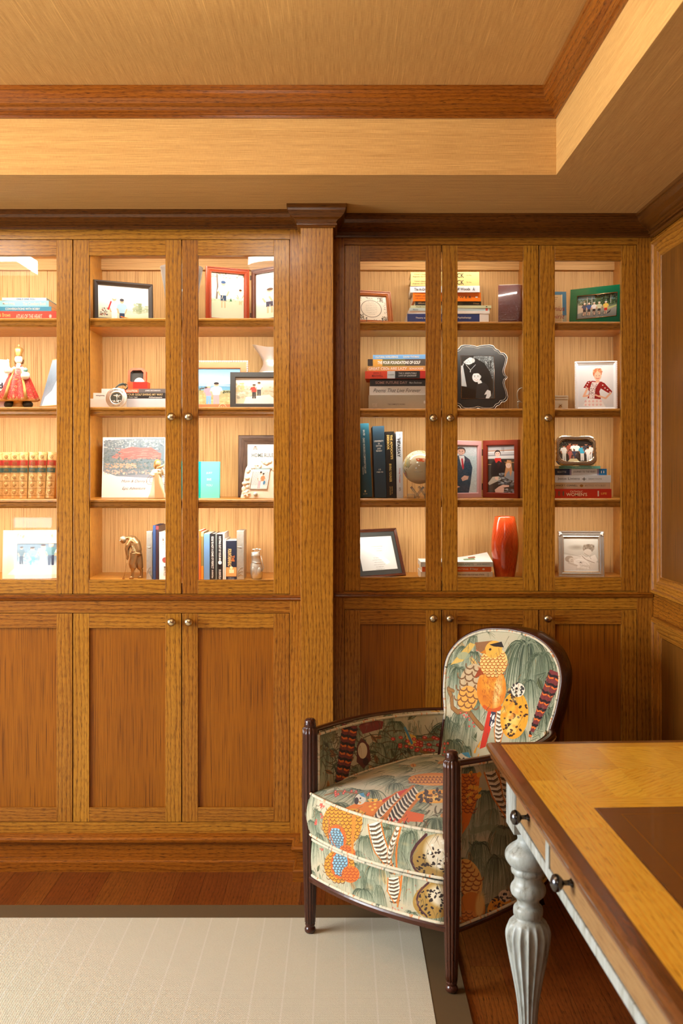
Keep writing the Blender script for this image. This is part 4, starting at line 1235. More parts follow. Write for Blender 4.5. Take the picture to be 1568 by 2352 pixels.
for y0, y1 in DR:
    b = MB(DRAW); b.box(fx + .005, fx + .019, y1 + .002, y0 - .002, zb_ + .026, zt_ - .010, 'y')
    d = b.build('drawer', parent=desk, bevel=.001)
    for ky in ([-.262] if y0 > -.2 else [-.632, -1.228] if y0 > -1 else [-1.58]):
     k = MB(GUN)
     k.lathe([(.009, 0), (.010, .002), (.0055, .006), (.005, .018), (.011, .022), (.0165, .028), (.0175, .033), (.0150, .039), (.008, .043), (.0001, .0445)], seg=24)
     for v_ in range(len(k.v)):
        x_, y_, z_ = k.v[v_]; k.v[v_] = (-z_ + fx + .005, y_ + ky, x_ + (zb_ + zt_) / 2 + .006)
     k.build('knob', parent=d)
def desk_leg(x, y):
    b = MB(PAINT)
    b.box(x - .046, x + .046, y - .046, y + .046, .575, zt_)
    fl = lambda a, h: 1 - (.13 * abs(math.cos(8 * a)) ** .8 * min(1, max(0, (.345 - h) / .02)) * (1 if h > .05 else 0))
    pr = [(.0001, 0), (.022, 0), (.026, .008), (.026, .02), (.02, .03), (.018, .04), (.0215, .055)]
    pr += [(.0235, .077), (.0245, .104), (.029, .144), (.036, .184), (.044, .224), (.0515, .264), (.0568, .300), (.056, .318), (.050, .334), (.042, .343), (.036, .349)]
    pr += [(.034, .354), (.037, .359), (.0372, .371), (.035, .378), (.029, .384), (.028, .394), (.034, .402), (.042, .410), (.0445, .420), (.043, .430), (.036, .440), (.034, .449), (.036, .458),
           (.042, .464), (.043, .472), (.040, .478), (.048, .484), (.056, .496), (.0585, .507), (.055, .519), (.044, .530), (.034, .537), (.027, .545), (.027, .553), (.030, .566), (.030, .578)]
    c = catmull([(r, h, 0) for r, h in pr], 2)
    b.lathe([(max(.0001, q.x), q.y) for q in c], c=(x, y, 0), seg=128, flute=fl)
    b.build('leg', parent=desk)
for x, y in LX: desk_leg(x, y)
# ------------------------------------------------------------------ lettering, books, frames
def paint(rgb, rough=.45, **k): return col('colour_%d_%d_%d_%d' % (*rgb, int(rough * 100)), rgb, rough, **k)
_tc = {}
def text_mesh(s, bold=0, shear=0):
    key = (s, bold, shear)
    if key in _tc: return _tc[key]
    c = bpy.data.curves.new('lettering', 'FONT'); c.body = s; c.size = 1; c.offset = bold; c.shear = shear
    c.resolution_u = 3; c.align_x = 'CENTER'
    o = bpy.data.objects.new('lettering', c); C.objects.link(o)
    bpy.context.view_layer.update()
    me = bpy.data.meshes.new_from_object(o.evaluated_get(bpy.context.evaluated_depsgraph_get()))
    bpy.data.objects.remove(o); bpy.data.curves.remove(c)
    v = np.empty(len(me.vertices) * 3); me.vertices.foreach_get('co', v); v = v.reshape(-1, 3)
    f = [tuple(p.vertices) for p in me.polygons]; bpy.data.meshes.remove(me)
    v[:, 0] -= (v[:, 0].min() + v[:, 0].max()) / 2; v[:, 1] -= (v[:, 1].min() + v[:, 1].max()) / 2
    w_, h_ = np.ptp(v[:, 0]), np.ptp(v[:, 1]); v[:, 0] /= w_; v[:, 1] /= h_
    _tc[key] = (v, f, w_ / h_); return _tc[key]
def lettering(s, w, h, rgb, parent, loc, rz=0, bold=.012, shear=0, name='title', rough=.5, tilt=0):
    """text standing in the x-z plane facing -y; rz turns it in its own plane"""
    v, f, ar = text_mesh(s, bold, shear)
    if w is None: w = h * ar
    if h is None: h = w / ar
    c, s_ = math.cos(rz), math.sin(rz)
    vs = [(x * w * c - y * h * s_, 0, x * w * s_ + y * h * c) for x, y, _ in v]
    me = bpy.data.meshes.new(name); me.from_pydata(vs, [], f); me.materials.append(paint(rgb, rough))
    # lettering is printed on: faces turned towards the viewer side
    o = bpy.data.objects.new(name, me); C.objects.link(o); o.parent = parent; o.location = loc; o.rotation_euler = (tilt, 0, 0)
    return o

PAGES = lambda: paint((236, 230, 214), .8)
def book(label, L, T, D, loc, rot, rgb, hard=True, bands=(), texts=(), group=None, name='book', rough=.4, round_=0, pages=None):
    """lying book: length L along x, thickness T along z, spine at y=0 facing -y"""
    r = empty(name, loc, 0, label, 'book', group); r.rotation_euler = rot
    cols = [rgb] + [b_[2] for b_ in bands]
    b = MB([paint(c, rough) for c in cols]); t = .0022 if hard else .0006; lip = .003 if hard else 0
    b.box(-L / 2, L / 2, t, D, 0, t); b.box(-L / 2, L / 2, t, D, T - t, T)
    if round_:
        n = 8
        b.surf(lambda u, v: (-L / 2 + L * u, -round_ * math.sin(PI * v), T * v), 1, n)
        b.surf(lambda u, v: (-L / 2 + L * u, t, T * v), 1, 1)
    else: b.box(-L / 2, L / 2, 0, t, 0, T)
    for k, (a, c, _) in enumerate(bands):
        if round_: b.surf(lambda u, v: (-L / 2 + L * (a + (c - a) * u), -round_ * math.sin(PI * v) - .0003, T * v), 1, 8, m=k + 1)
        else: b.box(-L / 2 + L * a, -L / 2 + L * c, -.0003, t, .0001, T - .0001, m=k + 1)
    b.build('cover', parent=r)
    p = MB(paint(pages, .8) if pages else PAGES()); p.box(-L / 2 + lip, L / 2 - lip, t + .0001, D - lip, t + .0001, T - t - .0001); p.build('page_block', parent=r)
    for tx in texts:
        s, a, c, zc, hf, crgb = tx[:6]; op = tx[6] if len(tx) > 6 else {}
        if op.get('across'):   # lettering set across an upright spine
            lettering(s, T * hf, L * (c - a), crgb, r, (-L / 2 + L * (a + c) / 2, -.0006 - round_, T * zc), rz=-PI / 2 + PI, bold=op.get('bold', .012))
        else:
            lettering(s, L * (c - a), T * hf, crgb, r, (-L / 2 + L * (a + c) / 2, -.0006 - round_, T * zc), bold=op.get('bold', .012), shear=op.get('shear', 0))
    return r
DOFF = .0
def stack(z, items, group):
    for it in items:
        l, rr_, T, d, D, yaw, rgb, label = it[:8]; o = it[8] if len(it) > 8 else {}
        d += DOFF; L = (rr_ - l) * d / F; fx = lambda p: (p - l) / (rr_ - l)
        tx = [(t[0], fx(t[1]), fx(t[2]), *t[3:]) for t in o.get('texts', ())]
        bd = [(fx(b_[0]), fx(b_[1]), b_[2]) for b_ in o.get('bands', ())]
        book(label, L, T, D, (X((l + rr_) / 2, d), d, z), (0, 0, yaw), rgb, o.get('hard', False), bd, tx, group, rough=o.get('rough', .4), pages=o.get('pages'))
        z += T + .0002
    return z
def upright(l, r_, top, z, d, D, rgb, label, group, lean=0, texts=(), bands=(), hard=True, round_=0, rough=.4, yaw=0):
    d += DOFF
    L = Z(top, d) - z; T = (r_ - l) * d / F
    zc = z + L / 2 * math.cos(lean) + (T * abs(math.sin(lean)) if lean < 0 else 0)
    fy = lambda p: (p - top) / ((1079 + (H - z) * F / d) - top)
    tx = [(t[0], fy(t[1]), fy(t[2]), *t[3:]) for t in texts]; bd = [(fy(b_[0]), fy(b_[1]), b_[2]) for b_ in bands]
    return book(label, L, T - .0004, D, (X(l, d) + L / 2 * math.sin(lean) * 0, d, zc), (0, PI / 2 + lean, yaw), rgb, hard, bd, tx, group, rough=rough, round_=round_)

def pic(x0, y0, x1, y1, stops, scale=None, wpx=300):
    """canvas addressed in close-up coordinates"""
    k = wpx / (x1 - x0); c = Cv(wpx, int((y1 - y0) * k), tf=lambda x, y: ((x - x0) * k, (y - y0) * k)); c.k = k
    c.grad(stops); return c
def person(c, x, y, h, top, legs, skin=(214, 166, 136), hair=(70, 50, 36), w=1, cap=None, shorts=False):
    """printed figure, feet at y, height h"""
    s = h / 8
    c.ell(x, y - 7.4 * s, .62 * s * w, .72 * s, skin); c.ell(x, y - 7.75 * s, .66 * s * w, .45 * s, cap or hair)
    lt = y - 3.9 * s
    c.poly([(x - .8 * s * w, lt), (x + .8 * s * w, lt), (x + .75 * s * w, y - 1.9 * s if shorts else y), (x + .12 * s, y - 1.9 * s if shorts else y), (x, lt + s), (x - .12 * s, y - 1.9 * s if shorts else y), (x - .75 * s * w, y - 1.9 * s if shorts else y)], legs)
    if shorts:
        for q in (-.42, .42): c.line([(x + q * s, y - 1.9 * s), (x + q * s, y)], .4 * s, skin)
    c.poly([(x - 1.25 * s * w, y - 6.3 * s), (x - .4 * s, y - 6.7 * s), (x + .4 * s, y - 6.7 * s), (x + 1.25 * s * w, y - 6.3 * s), (x + .9 * s * w, y - 3.7 * s), (x - .9 * s * w, y - 3.7 * s)], top)
    for q in (-1, 1):
        c.line([(x + q * 1.1 * s * w, y - 6.1 * s), (x + q * 1.45 * s * w, y - 4.9 * s)], .6 * s, top); c.line([(x + q * 1.45 * s * w, y - 4.9 * s), (x + q * 1.0 * s * w, y - 3.7 * s)], .42 * s, skin)
def face(c, x, y, r, skin, hair, smile=True):
    c.ell(x, y - r * .15, r * 1.08, r * 1.25, hair); c.ell(x, y + r * .12, r * .88, r * 1.05, skin)
    c.poly([(x - r, y - r * .5), (x - r * .6, y - r * 1.15), (x + r * .6, y - r * 1.15), (x + r, y - r * .5), (x + r * .3, y - r * .75), (x - r * .5, y - r * .7)], hair)
    for q in (-.36, .36): c.ell(x + q * r, y, r * .11, r * .09, (40, 30, 28), n=10); c.line([(x + (q - .16) * r, y - r * .22), (x + (q + .16) * r, y - r * .24)], r * .08, hair)
    c.line([(x, y), (x - r * .08, y + r * .38), (x + r * .1, y + r * .4)], r * .07, tuple(int(v * .8) for v in skin))
    c.curve((x - r * .34, y + r * .6), (x, y + r * .85), (x + r * .34, y + r * .6), r * .12, (170, 70, 66)); c.curve((x - r * .26, y + r * .62), (x, y + r * .76), (x + r * .26, y + r * .62), r * .08, (245, 238, 230))
def foliage(c, x0, y0, x1, y1, cols, n, r, seed=3):
    q = random.Random(seed)
    for k in range(n): c.ell(q.uniform(x0, x1), q.uniform(y0, y1), r * q.uniform(.4, 1.3), r * q.uniform(.3, .9), q.choice(cols), q.uniform(.4, .9), n=9)

FRP = {
 'flat': lambda b, t: [(0, -t), (0, -.001), (.001, 0), (b - .003, 0), (b, -.003), (b, -.008)],
 'bevel': lambda b, t: [(0, -t), (0, -.004), (.003, 0), (b * .35, 0), (b * .9, -.006), (b, -.006), (b, -.010)],
 'ogee': lambda b, t: [(0, -t), (0, -.003), (.002, 0), (b * .2, 0), (b * .26, -.003), (b * .5, -.003), (b * .6, 0), (b * .8, -.002), (b * .92, -.001), (b, -.004), (b, -.009)],
}
def frame(name, label, l, dl, r_, dr, top, z, border, mat, canvas=None, prof='flat', thick=.016, lean=.08, mount=None, mrgb=(240, 238, 232), cat='picture frame', group=None, bottom=None, gloss=.6, stand=True):
    """picture frame whose lower edge stands on z; l/r_ are the sight-line pixels of its two sides at depths dl/dr"""
    dl += DOFF * .5; dr += DOFF * .5; a = Vector((X(l, dl), dl)); c = Vector((X(r_, dr), dr)); w_ = (c - a).length; yaw = math.atan2(c.y - a.y, c.x - a.x)
    h_ = (Z(top, dl) - z) / math.cos(lean)
    r = empty(name, ((a.x + c.x) / 2, (a.y + c.y) / 2, z), 0, label, cat, group)
    r.rotation_euler = (Matrix.Rotation(yaw, 3, 'Z') @ Matrix.Rotation(-lean, 3, 'X')).to_euler()
    b = MB(mat); b.T = Matrix(((1, 0, 0, 0), (0, 0, -1, 0), (0, 1, 0, 0), (0, 0, 0, 1)))
    b.sweep(FRP[prof](border, thick), [(-w_ / 2, 0), (w_ / 2, 0), (w_ / 2, h_), (-w_ / 2, h_)], closed=True)
    b.T = None; b.build('frame_moulding', parent=r)
    bk = MB(paint((60, 48, 40), .8)); bk.box(-w_ / 2 + .003, w_ / 2 - .003, .011, thick - .0005, .003, h_ - .003)
    bk.build('backing', parent=r)
    i = border - .001; dep = .0085
    if mount:
        m = MB(paint(mrgb, .7)); q = mount
        m.box(-w_ / 2 + i, w_ / 2 - i, dep, dep + .0015, i, h_ - i); m.build('mount', parent=r); i += q; dep -= .0004
    if canvas:
        p = MB(img_mat(name + '_print', canvas, .25, gloss))
        x0, x1, z0, z1 = -w_ / 2 + i, w_ / 2 - i, i, h_ - i
        p.add([(x0, dep, z0), (x1, dep, z0), (x1, dep, z1), (x0, dep, z1)], [(0, 1, 2, 3)], [[(0, 0), (1, 0), (1, 1), (0, 1)]]); p.build('photograph', parent=r)
    if stand:
        s = MB(paint((50, 42, 38), .8)); zz = h_ * .55; off = zz * math.tan(lean) + zz * .30
        s.box(-.02, .02, thick, thick + .002, .01, zz); 
        s.add([(-.02, thick + .003, zz), (.02, thick + .003, zz), (.025, off, .004), (-.025, off, .004)], [(0, 1, 2, 3)], [[(0, 0)] * 4]); s.build('easel_back', parent=r)
    r['w'] = w_; r['h'] = h_; return r
S1, S2, S3 = SH; S0 = DECK
WHITE, BLK = (232, 230, 224), (34, 34, 34)
# ================================================================== left bookcase, first bay
stack(S1, [
 (-60, 129, .0385, 3.80, .18, .00, (200, 62, 42), 'red hardcover book about the heart at the bottom of the stack beside the divider', dict(hard=True, texts=[('ATLAS OF THE HEART', 37, 97, .48, .42, (240, 214, 190)), ('Brené Brown', -14, 24, .62, .40, (240, 196, 120)), ('❋', 112, 119, .5, .4, WHITE)])),
 (-52, 118, .0170, 3.80, .16, .00, (52, 150, 192), 'thin mid-blue paperback lying on the red heart book', dict(texts=[('CONVERSATIONS WITH BOBBY', 12, 92, .5, .5, WHITE)])),
 (-56, 112, .0230, 3.802, .17, .0, (150, 214, 226), 'pale turquoise paperback second from the top of the stack beside the divider', dict(texts=[('Matt Haig', 6, 34, .5, .5, WHITE), ('The Comfort Book', 52, 106, .5, .55, WHITE)])),
 (5, 106, .0115, 3.803, .16, .02, (186, 204, 214), 'thin pale grey book on top of the turquoise paperback', dict(hard=True, texts=[('ONLY ONE YOU', 38, 80, .5, .55, (90, 120, 160))])),
], 'books lying on the top shelf of the first bay')

# crowned child statue
st = empty('statue', (X(43, 3.86), 3.86, S2), 0, 'crowned child statue in a red and gold robe holding an orb', 'statue')
IV = plain('ivory_glaze', lin((240, 228, 210)), .35); GD = plain('antique_gold', lin((188, 146, 84)), .4, .6, bumpn=(260, .6), mottle=.4)
def robe_mat():
    m, nt, b, N, L = nodes('red_robe')
    tc = N('ShaderNodeTexCoord').outputs['Object']; sp = N('ShaderNodeSeparateXYZ'); L(tc, sp.inputs[0])
    nz = noise(nt, tc, 130, 3, .6, 1.5); hz = math_n(nt, 'SUBTRACT', .075, sp.outputs[2])
    ed = math_n(nt, 'GREATER_THAN', math_n(nt, 'ADD', math_n(nt, 'MULTIPLY', hz, 14), nz), .98)
    sw = math_n(nt, 'GREATER_THAN', nz, .60)
    g = mixc(nt, noise(nt, tc, 500, 2, .5), lin((150, 110, 60)), lin((232, 200, 140)))
    L(mixc(nt, math_n(nt, 'MAXIMUM', ed, math_n(nt, 'MULTIPLY', sw, .8)), lin((186, 44, 38)), g), b.inputs['Base Color']); b.inputs['Roughness'].default_value = .35; return m
ROBE = robe_mat()
def folds(k, amp): return lambda a, h: 1 + amp * math.sin(k * a + 1.3) * max(0, (.15 - h) / .15) + .04 * math.cos(2 * a)
b = MB(GD); b.lathe([(.0001, 0), (.030, 0), (.031, .004), (.024, .012), (.021, .02), (.020, .028), (.03, .034)], seg=40); b.build('pedestal', parent=st)
for sx in (-1, 1):
    b = MB(paint((40, 46, 48), .3)); b.ball((sx * .036, -.004, .018), .017, sc=(1.2, 1, .9)); b.build('foot_cloud', parent=st)
b = MB(ROBE); pr = [(.060, .030), (.066, .034), (.064, .045), (.052, .08), (.040, .115), (.028, .142), (.018, .160), (.011, .170)]
T_ = Matrix.Diagonal((1.12, .72, 1, 1)); b.T = T_; b.lathe(pr, seg=72, flute=folds(11, .10)); b.build('robe', parent=st)
b = MB(GD); b.T = T_
for s_ in (-1, 1): b.tube([(s_ * .012, -.018, .155), (s_ * .022, -.034, .11), (s_ * .030, -.046, .07), (s_ * .036, -.058, .038)], [.003, .005, .006, .007], 8)
b.tube([(0, -.030, .125), (0, -.044, .095)], .0022, 6); b.tube([(-.007, -.038, .114), (.007, -.038, .114)], .002, 6); b.build('gold_trim', parent=st)
b = MB(IV); b.tube([(0, 0, .155), (0, 0, .172), (0, 0, .180)], [.017, .009, .008], 14); b.ball((0, 0, .193), .0165, sc=(.92, .95, 1.12))
b.tube([(-.012, -.004, .158), (-.030, -.012, .148), (-.036, -.020, .165), (-.034, -.022, .180)], [.009, .010, .006, .004], 10)
for k in range(3): b.tube([(-.036 + k * .002, -.022, .178), (-.037 + k * .003, -.023, .192 - k * .001)], .0013, 6)
b.tube([(.012, -.004, .158), (.028, -.014, .142), (.036, -.024, .140)], [.009, .010, .007], 10); b.build('figure', parent=st)
b = MB(IV); b.ball((.034, -.026, .128), .0165, sc=(1.1, .8, .95)); b.build('lace_cuff', parent=st); b = MB(IV); b.lathe([(.014, .110), (.019, .118), (.017, .130)], c=(-.034, -.014, .028), seg=16, caps=False); b.build('lace_cuff', parent=st)
b = MB(paint((140, 104, 60), .5))
for k in range(14):
    a = k * .45; b.ball((.0155 * math.cos(a), .003 + .013 * abs(math.sin(a)), .193 - .006 * (k % 3)), .0052, seg=8, rings=6)
b.build('hair', parent=st)
b = MB(paint((120, 170, 160), .3)); b.ball((.034, -.026, .150), .009); b.build('orb', parent=st)
b = MB(GD); b.box(.0333, .0347, -.027, -.025, .158, .172); b.box(.0295, .0385, -.027, -.025, .1655, .1672)
b.lathe([(.012, .204), (.0135, .208), (.0125, .213), (.0175, .230), (.012, .238), (.004, .241)], seg=20, flute=lambda a, h: 1 + .08 * math.cos(6 * a)); b.box(-.0008, .0008, -.0008, .0008, .240, .252); b.box(-.003, .003, -.0006, .0006, .247, .2488); b.build('crown', parent=st)
b = MB(paint((60, 44, 36), .6)); 
for s_ in (-1, 1): b.ball((s_ * .005, -.0155, .195), .0011, seg=8, rings=6)
b.build('eye', parent=st)

# front-facing cover, partly beyond the left edge
def slab_book(name, label, l, dl, r_, dr, top, z, cv=None, rgb=WHITE, thick=.02, lean=.12, cat='book', group=None, hard=True, gloss=.3):
    a = Vector((X(l, dl), dl)); c = Vector((X(r_, dr), dr)); w_ = (c - a).length; yaw = math.atan2(c.y - a.y, c.x - a.x); h_ = (Z(top, dl) - z) / math.cos(lean)
    r = empty(name, ((a.x + c.x) / 2, (a.y + c.y) / 2, z), 0, label, cat, group)
    r.rotation_euler = (Matrix.Rotation(yaw, 3, 'Z') @ Matrix.Rotation(-lean, 3, 'X')).to_euler()
    b = MB([paint(rgb, .4)] + ([img_mat(name + '_print', cv, .3, gloss)] if cv else []))
    t = .002; b.box(-w_ / 2, w_ / 2, 0, t, 0, h_); b.box(-w_ / 2, w_ / 2, thick - t, thick, 0, h_); b.box(-w_ / 2, -w_ / 2 + t, t, thick - t, 0, h_)
    b.o = (0, 0)
    if cv: b.add([(-w_ / 2, -.0003, 0), (w_ / 2, -.0003, 0), (w_ / 2, -.0003, h_), (-w_ / 2, -.0003, h_)], [(0, 1, 2, 3)], [[(0, 0), (1, 0), (1, 1), (0, 1)]], 1)
    b.build('cover', parent=r)
    p = MB(PAGES()); p.box(-w_ / 2 + t, w_ / 2 - .003, t, thick - t, .003, h_ - .003); p.build('page_block', parent=r)
    r['w'] = w_; r['h'] = h_; return r
c = pic(0, 0, 100, 150, [(0, (236, 238, 240)), (.62, (236, 238, 240)), (.63, (120, 80, 60)), (.8, (160, 90, 66)), (1, (232, 236, 240))])
r = slab_book('upright_book', 'white cover book facing out beside the crowned statue, large dark lettering', -58, 3.84, 21, 3.92, 820, S2, c, lean=.12)
lettering('minds', .085, .024, (40, 44, 66), r, (r['w'] / 2 - .049, -.001, r['h'] * .48), bold=.03)

# tilted bridal portrait on rods
c = pic(0, 0, 120, 160, [(0, (130, 144, 156)), (.5, (104, 120, 134)), (1, (140, 152, 162))])
for k in range(40): c.line([(U(0, 50), U(0, 160)), (U(20, 90), U(0, 160))], 2, (120, 136, 150), al=.4)
c.poly([(50, 75), (70, 50), (110, 45), (120, 60), (120, 160), (10, 160), (14, 130), (40, 110)], (240, 242, 244)); c.ell(88, 34, 13, 17, (214, 206, 202)); c.curve((76, 20), (60, 40), (62, 66), 12, (110, 112, 120)); c.curve((80, 14), (100, 10), (106, 30), 10, (120, 122, 128)); c.poly([(78, 104), (92, 112), (84, 122), (70, 116)], (110, 118, 128))
r = slab_book('portrait_print', 'pale blue portrait print hung between thin rods, leaning beside the divider', 79, 3.80, 150, 3.72, 822, S2 + .012, c, lean=.30, thick=.004, cat='picture')
r.rotation_euler = (Matrix.Rotation(-.70, 3, 'Z') @ Matrix.Rotation(-.30, 3, 'X')).to_euler(); r.location.y += .03
b = MB(paint((206, 168, 110), .5)); w_, h_ = r['w'], r['h']
b.tube([(-w_ / 2 - .004, .002, -.002), (w_ / 2 + .004, .002, -.002)], .0028, 8); b.build('rod', parent=r); b = MB(paint((206, 168, 110), .5)); b.tube([(-w_ / 2 - .004, .002, h_ + .002), (w_ / 2 + .004, .002, h_ + .002)], .0028, 8)
b.build('rod', parent=r)
for pp in (((-w_ * .3, .002, h_), (-w_ * .3, .002, h_ + .008)), ((-w_ * .3, .002, -.012), (-w_ * .3, .002, 0)), ((w_ * .3, .002, -.012), (w_ * .3, .002, 0))): b = MB(paint((206, 168, 110), .5)); b.tube(pp, .0018, 6); b.build('peg', parent=r)

# antique volumes: one built, the rest copied
def tan_leather():
    m, nt, b, N, L = nodes('tan_calf')
    n = noise(nt, N('ShaderNodeTexCoord').outputs['Object'], 130, 3, .7)
    L(ramp(nt, n, [(.35, lin((206, 158, 92))), (.6, lin((232, 194, 132)))]), b.inputs['Base Color']); b.inputs['Roughness'].default_value = .4; return m
TAN = tan_leather()
z = S3; d = 3.80; L = Z(1039, d) - z; T = .0325
proto = empty('antique_book', (0, d, z + L / 2), 0, 'antique tan leather book with red and green spine labels', 'book', 'antique leather volumes on the third shelf')
b = MB([TAN, paint((176, 52, 44), .4), paint((70, 96, 88), .4), paint((150, 100, 50), .5)])
b.surf(lambda u, v: (-L / 2 + L * u, -.007 * math.sin(PI * v), T * v), 1, 10); b.box(-L / 2, L / 2, 0, .15, 0, .0025); b.box(-L / 2, L / 2, 0, .15, T - .0025, T)
def bd(a, c_, m, off): b.surf(lambda u, v: (-L / 2 + L * (a + (c_ - a) * u), -.007 * math.sin(PI * v) - off, T * v), 1, 10, m=m)
bd(.18, .29, 1, .0003); bd(.34, .44, 2, .0003)
for a in (.165, .30, .325, .45, .62, .78, .93): bd(a, a + .008, 3, .0012)
b.build('cover', parent=proto)
p = MB(PAGES()); p.box(-L / 2 + .003, L / 2 - .003, .001, .147, .0026, T - .0026); p.build('page_block', parent=proto)
b = MB(GD)
for a in (.09, .54, .70, .86): b.lathe([(.0055, 0), (.0075, .0004), (.0055, .0006)], c=(-L / 2 + L * a, -.0074, T / 2), seg=14, axis='y', caps=False); b.lathe([(.002, 0), (.0001, .0006)], c=(-L / 2 + L * a, -.0074, T / 2), seg=10, axis='y')
for a in (.21, .235, .26, .37, .40): b.box(-L / 2 + L * a, -L / 2 + L * (a + .008), -.0077, -.006, T * .22, T * .78)
b.build('gold_stamping', parent=proto)
for k, (x, ln) in enumerate([(-14, 0), (5.5, .008), (24.5, .018), (43.5, .028), (65.5, .036), (85.5, .050), (107, .060)]):
    if k == 0: o = proto
    else:
        o = proto.copy(); C.objects.link(o)
        for ch in proto.children:
            q = ch.copy(); C.objects.link(q); q.parent = o
    o.location.x = X(x, d); o.rotation_euler = (0, PI / 2 + ln, 0); o.location.z = z + L / 2 + .0005 + T * math.sin(ln)
    o['label'] = 'antique tan leather book with red and green bands, ' + ['seventh from the divider post', 'sixth from the divider post', 'fifth from the divider post', 'middle of its row', 'third from the divider post', 'second from the divider post', 'leaning nearest the divider post'][k]
# large cream frame in the bottom bay
c = pic(330, 1690, 1180, 2240, [(0, (96, 116, 132)), (.7, (120, 144, 160)), (1, (190, 206, 214))])
person(c, 410, 2190, 420, (90, 110, 120), (50, 56, 70), w=.7); person(c, 770, 2200, 480, (236, 234, 228), (226, 224, 214)); person(c, 900, 2220, 520, (90, 130, 140), (56, 62, 84), cap=(240, 236, 228)); person(c, 1060, 2220, 480, (200, 210, 220), (60, 70, 90)); person(c, 590, 2210, 430, (120, 180, 200), (90, 150, 180))
foliage(c, 450, 1950, 700, 2220, [(80, 170, 200), (150, 210, 224), (230, 240, 244)], 60, 22)
r = frame('picture_frame', 'wide cream frame with script lettering and group photo in the bottom bay', 4, 3.82, 185, 3.86, 1219, S0, .052, paint((222, 206, 184), .5), c, 'bevel', lean=.14)
lettering('The', .030, .017, (150, 100, 60), r, (-r['w'] / 2 + .066, -.0012, r['h'] - .022), shear=.4, bold=0); lettering('ett M', .052, .016, (190, 160, 130), r, (-r['w'] / 2 + .162, -.0012, r['h'] - .022), shear=.4, bold=0)

# ================================================================== left bookcase, second bay
c = pic(890, 440, 1360, 745, [(0, (236, 238, 240)), (.45, (226, 230, 230)), (.7, (206, 212, 200)), (1, (176, 186, 160))])
foliage(c, 1220, 590, 1290, 680, [(120, 140, 110), (150, 166, 140)], 60, 16); foliage(c, 1300, 610, 1350, 680, [(150, 166, 140), (176, 186, 164)], 30, 14); foliage(c, 1120, 660, 1240, 690, [(180, 190, 170)], 20, 10)
foliage(c, 910, 650, 980, 720, [(60, 60, 66), (120, 60, 50), (200, 200, 200)], 40, 8)
person(c, 1040, 800, 260, (240, 240, 238), (236, 234, 228), cap=(230, 228, 222)); person(c, 1110, 800, 240, (150, 190, 214), (40, 60, 90), cap=(60, 66, 74)); c.line([(1010, 590), (985, 660)], 14, (190, 50, 60)); c.line([(1100, 720), (1230, 745)], 8, (230, 110, 40))
frame('picture_frame', 'black frame with photo of two golfers beside the tall glass vase', 216, 3.80, 353, 3.907, 640, S1, .018, paint((44, 42, 42), .3), c, 'bevel', lean=.05)
# glass vase
v = empty('glass_vase', (X(417, 3.90), 3.90, S1), 0, 'tall clear flared glass vase between the two golf frames', 'vase')
hz = Z(615, 3.90) - S1
b = MB(THIN); b.lathe([(.0001, 0), (.044, 0), (.048, .004), (.056, hz * .25), (.068, hz * .6), (.082, hz - .003), (.084, hz), (.081, hz), (.078, hz - .006), (.064, hz * .6), (.052, hz * .25), (.043, .012), (.0001, .010)], seg=48, flute=lambda a, h: 1 + .008 * math.sin(14 * a + h * 30)); b.build('glass_body', parent=v)
# hinged double frame
c = pic(425, 320, 700, 745, [(0, (222, 228, 224)), (.55, (226, 234, 228)), (.6, (176, 196, 170)), (1, (190, 206, 188))])
foliage(c, 425, 310, 600, 370, [(90, 100, 80), (130, 140, 116), (190, 200, 190)], 60, 9); foliage(c, 640, 310, 700, 360, [(100, 110, 90)], 24, 8); c.line([(475, 340), (480, 450), (472, 560)], 14, (110, 100, 92)); c.line([(515, 330), (520, 400)], 34, (170, 164, 158), al=.6)
foliage(c, 430, 540, 700, 600, [(150, 176, 140), (190, 206, 180)], 50, 9); c.poly([(580, 580), (590, 545), (600, 580)], (60, 110, 80))
person(c, 528, 640, 240, (176, 206, 226), (44, 70, 100), cap=(50, 80, 120), shorts=True); c.line([(530, 500), (515, 560)], 5, (220, 200, 170)); person(c, 670, 605, 140, (232, 226, 220), (230, 220, 200), shorts=True)
frame('picture_frame', 'red-brown hinged photo frame with a golfer putting, open against a darker leaf', 474, 3.83, 573, 3.905, 610, S1, .0215, paint((142, 58, 34), .25), c, 'ogee', lean=.0, thick=.014, stand=False)
c = pic(810, 320, 985, 745, [(0, (214, 222, 220)), (.6, (220, 228, 226)), (.72, (186, 202, 186)), (1, (180, 198, 178))])
foliage(c, 870, 310, 990, 400, [(110, 120, 110), (150, 160, 150)], 40, 9); person(c, 890, 690, 220, (176, 196, 214), (50, 60, 80), shorts=True); person(c, 930, 690, 235, (226, 228, 230), (214, 214, 212), shorts=True); c.line([(935, 540), (965, 500)], 4, (120, 110, 100))
r = frame('picture_frame', 'dark brown hinged photo frame with two golfers, next to the right side of the bay', 576, 3.906, 664, 3.775, 620, S1, .020, paint((84, 48, 34), .3), c, 'ogee', lean=.0, thick=.014, stand=False)
b = MB(paint((60, 50, 44), .4))
for zz in (.03, r['h'] - .04): b.box(-r['w'] / 2 - .004, -r['w'] / 2 + .0015, -.001, .002, zz, zz + .018)
b.build('hinge', parent=r)
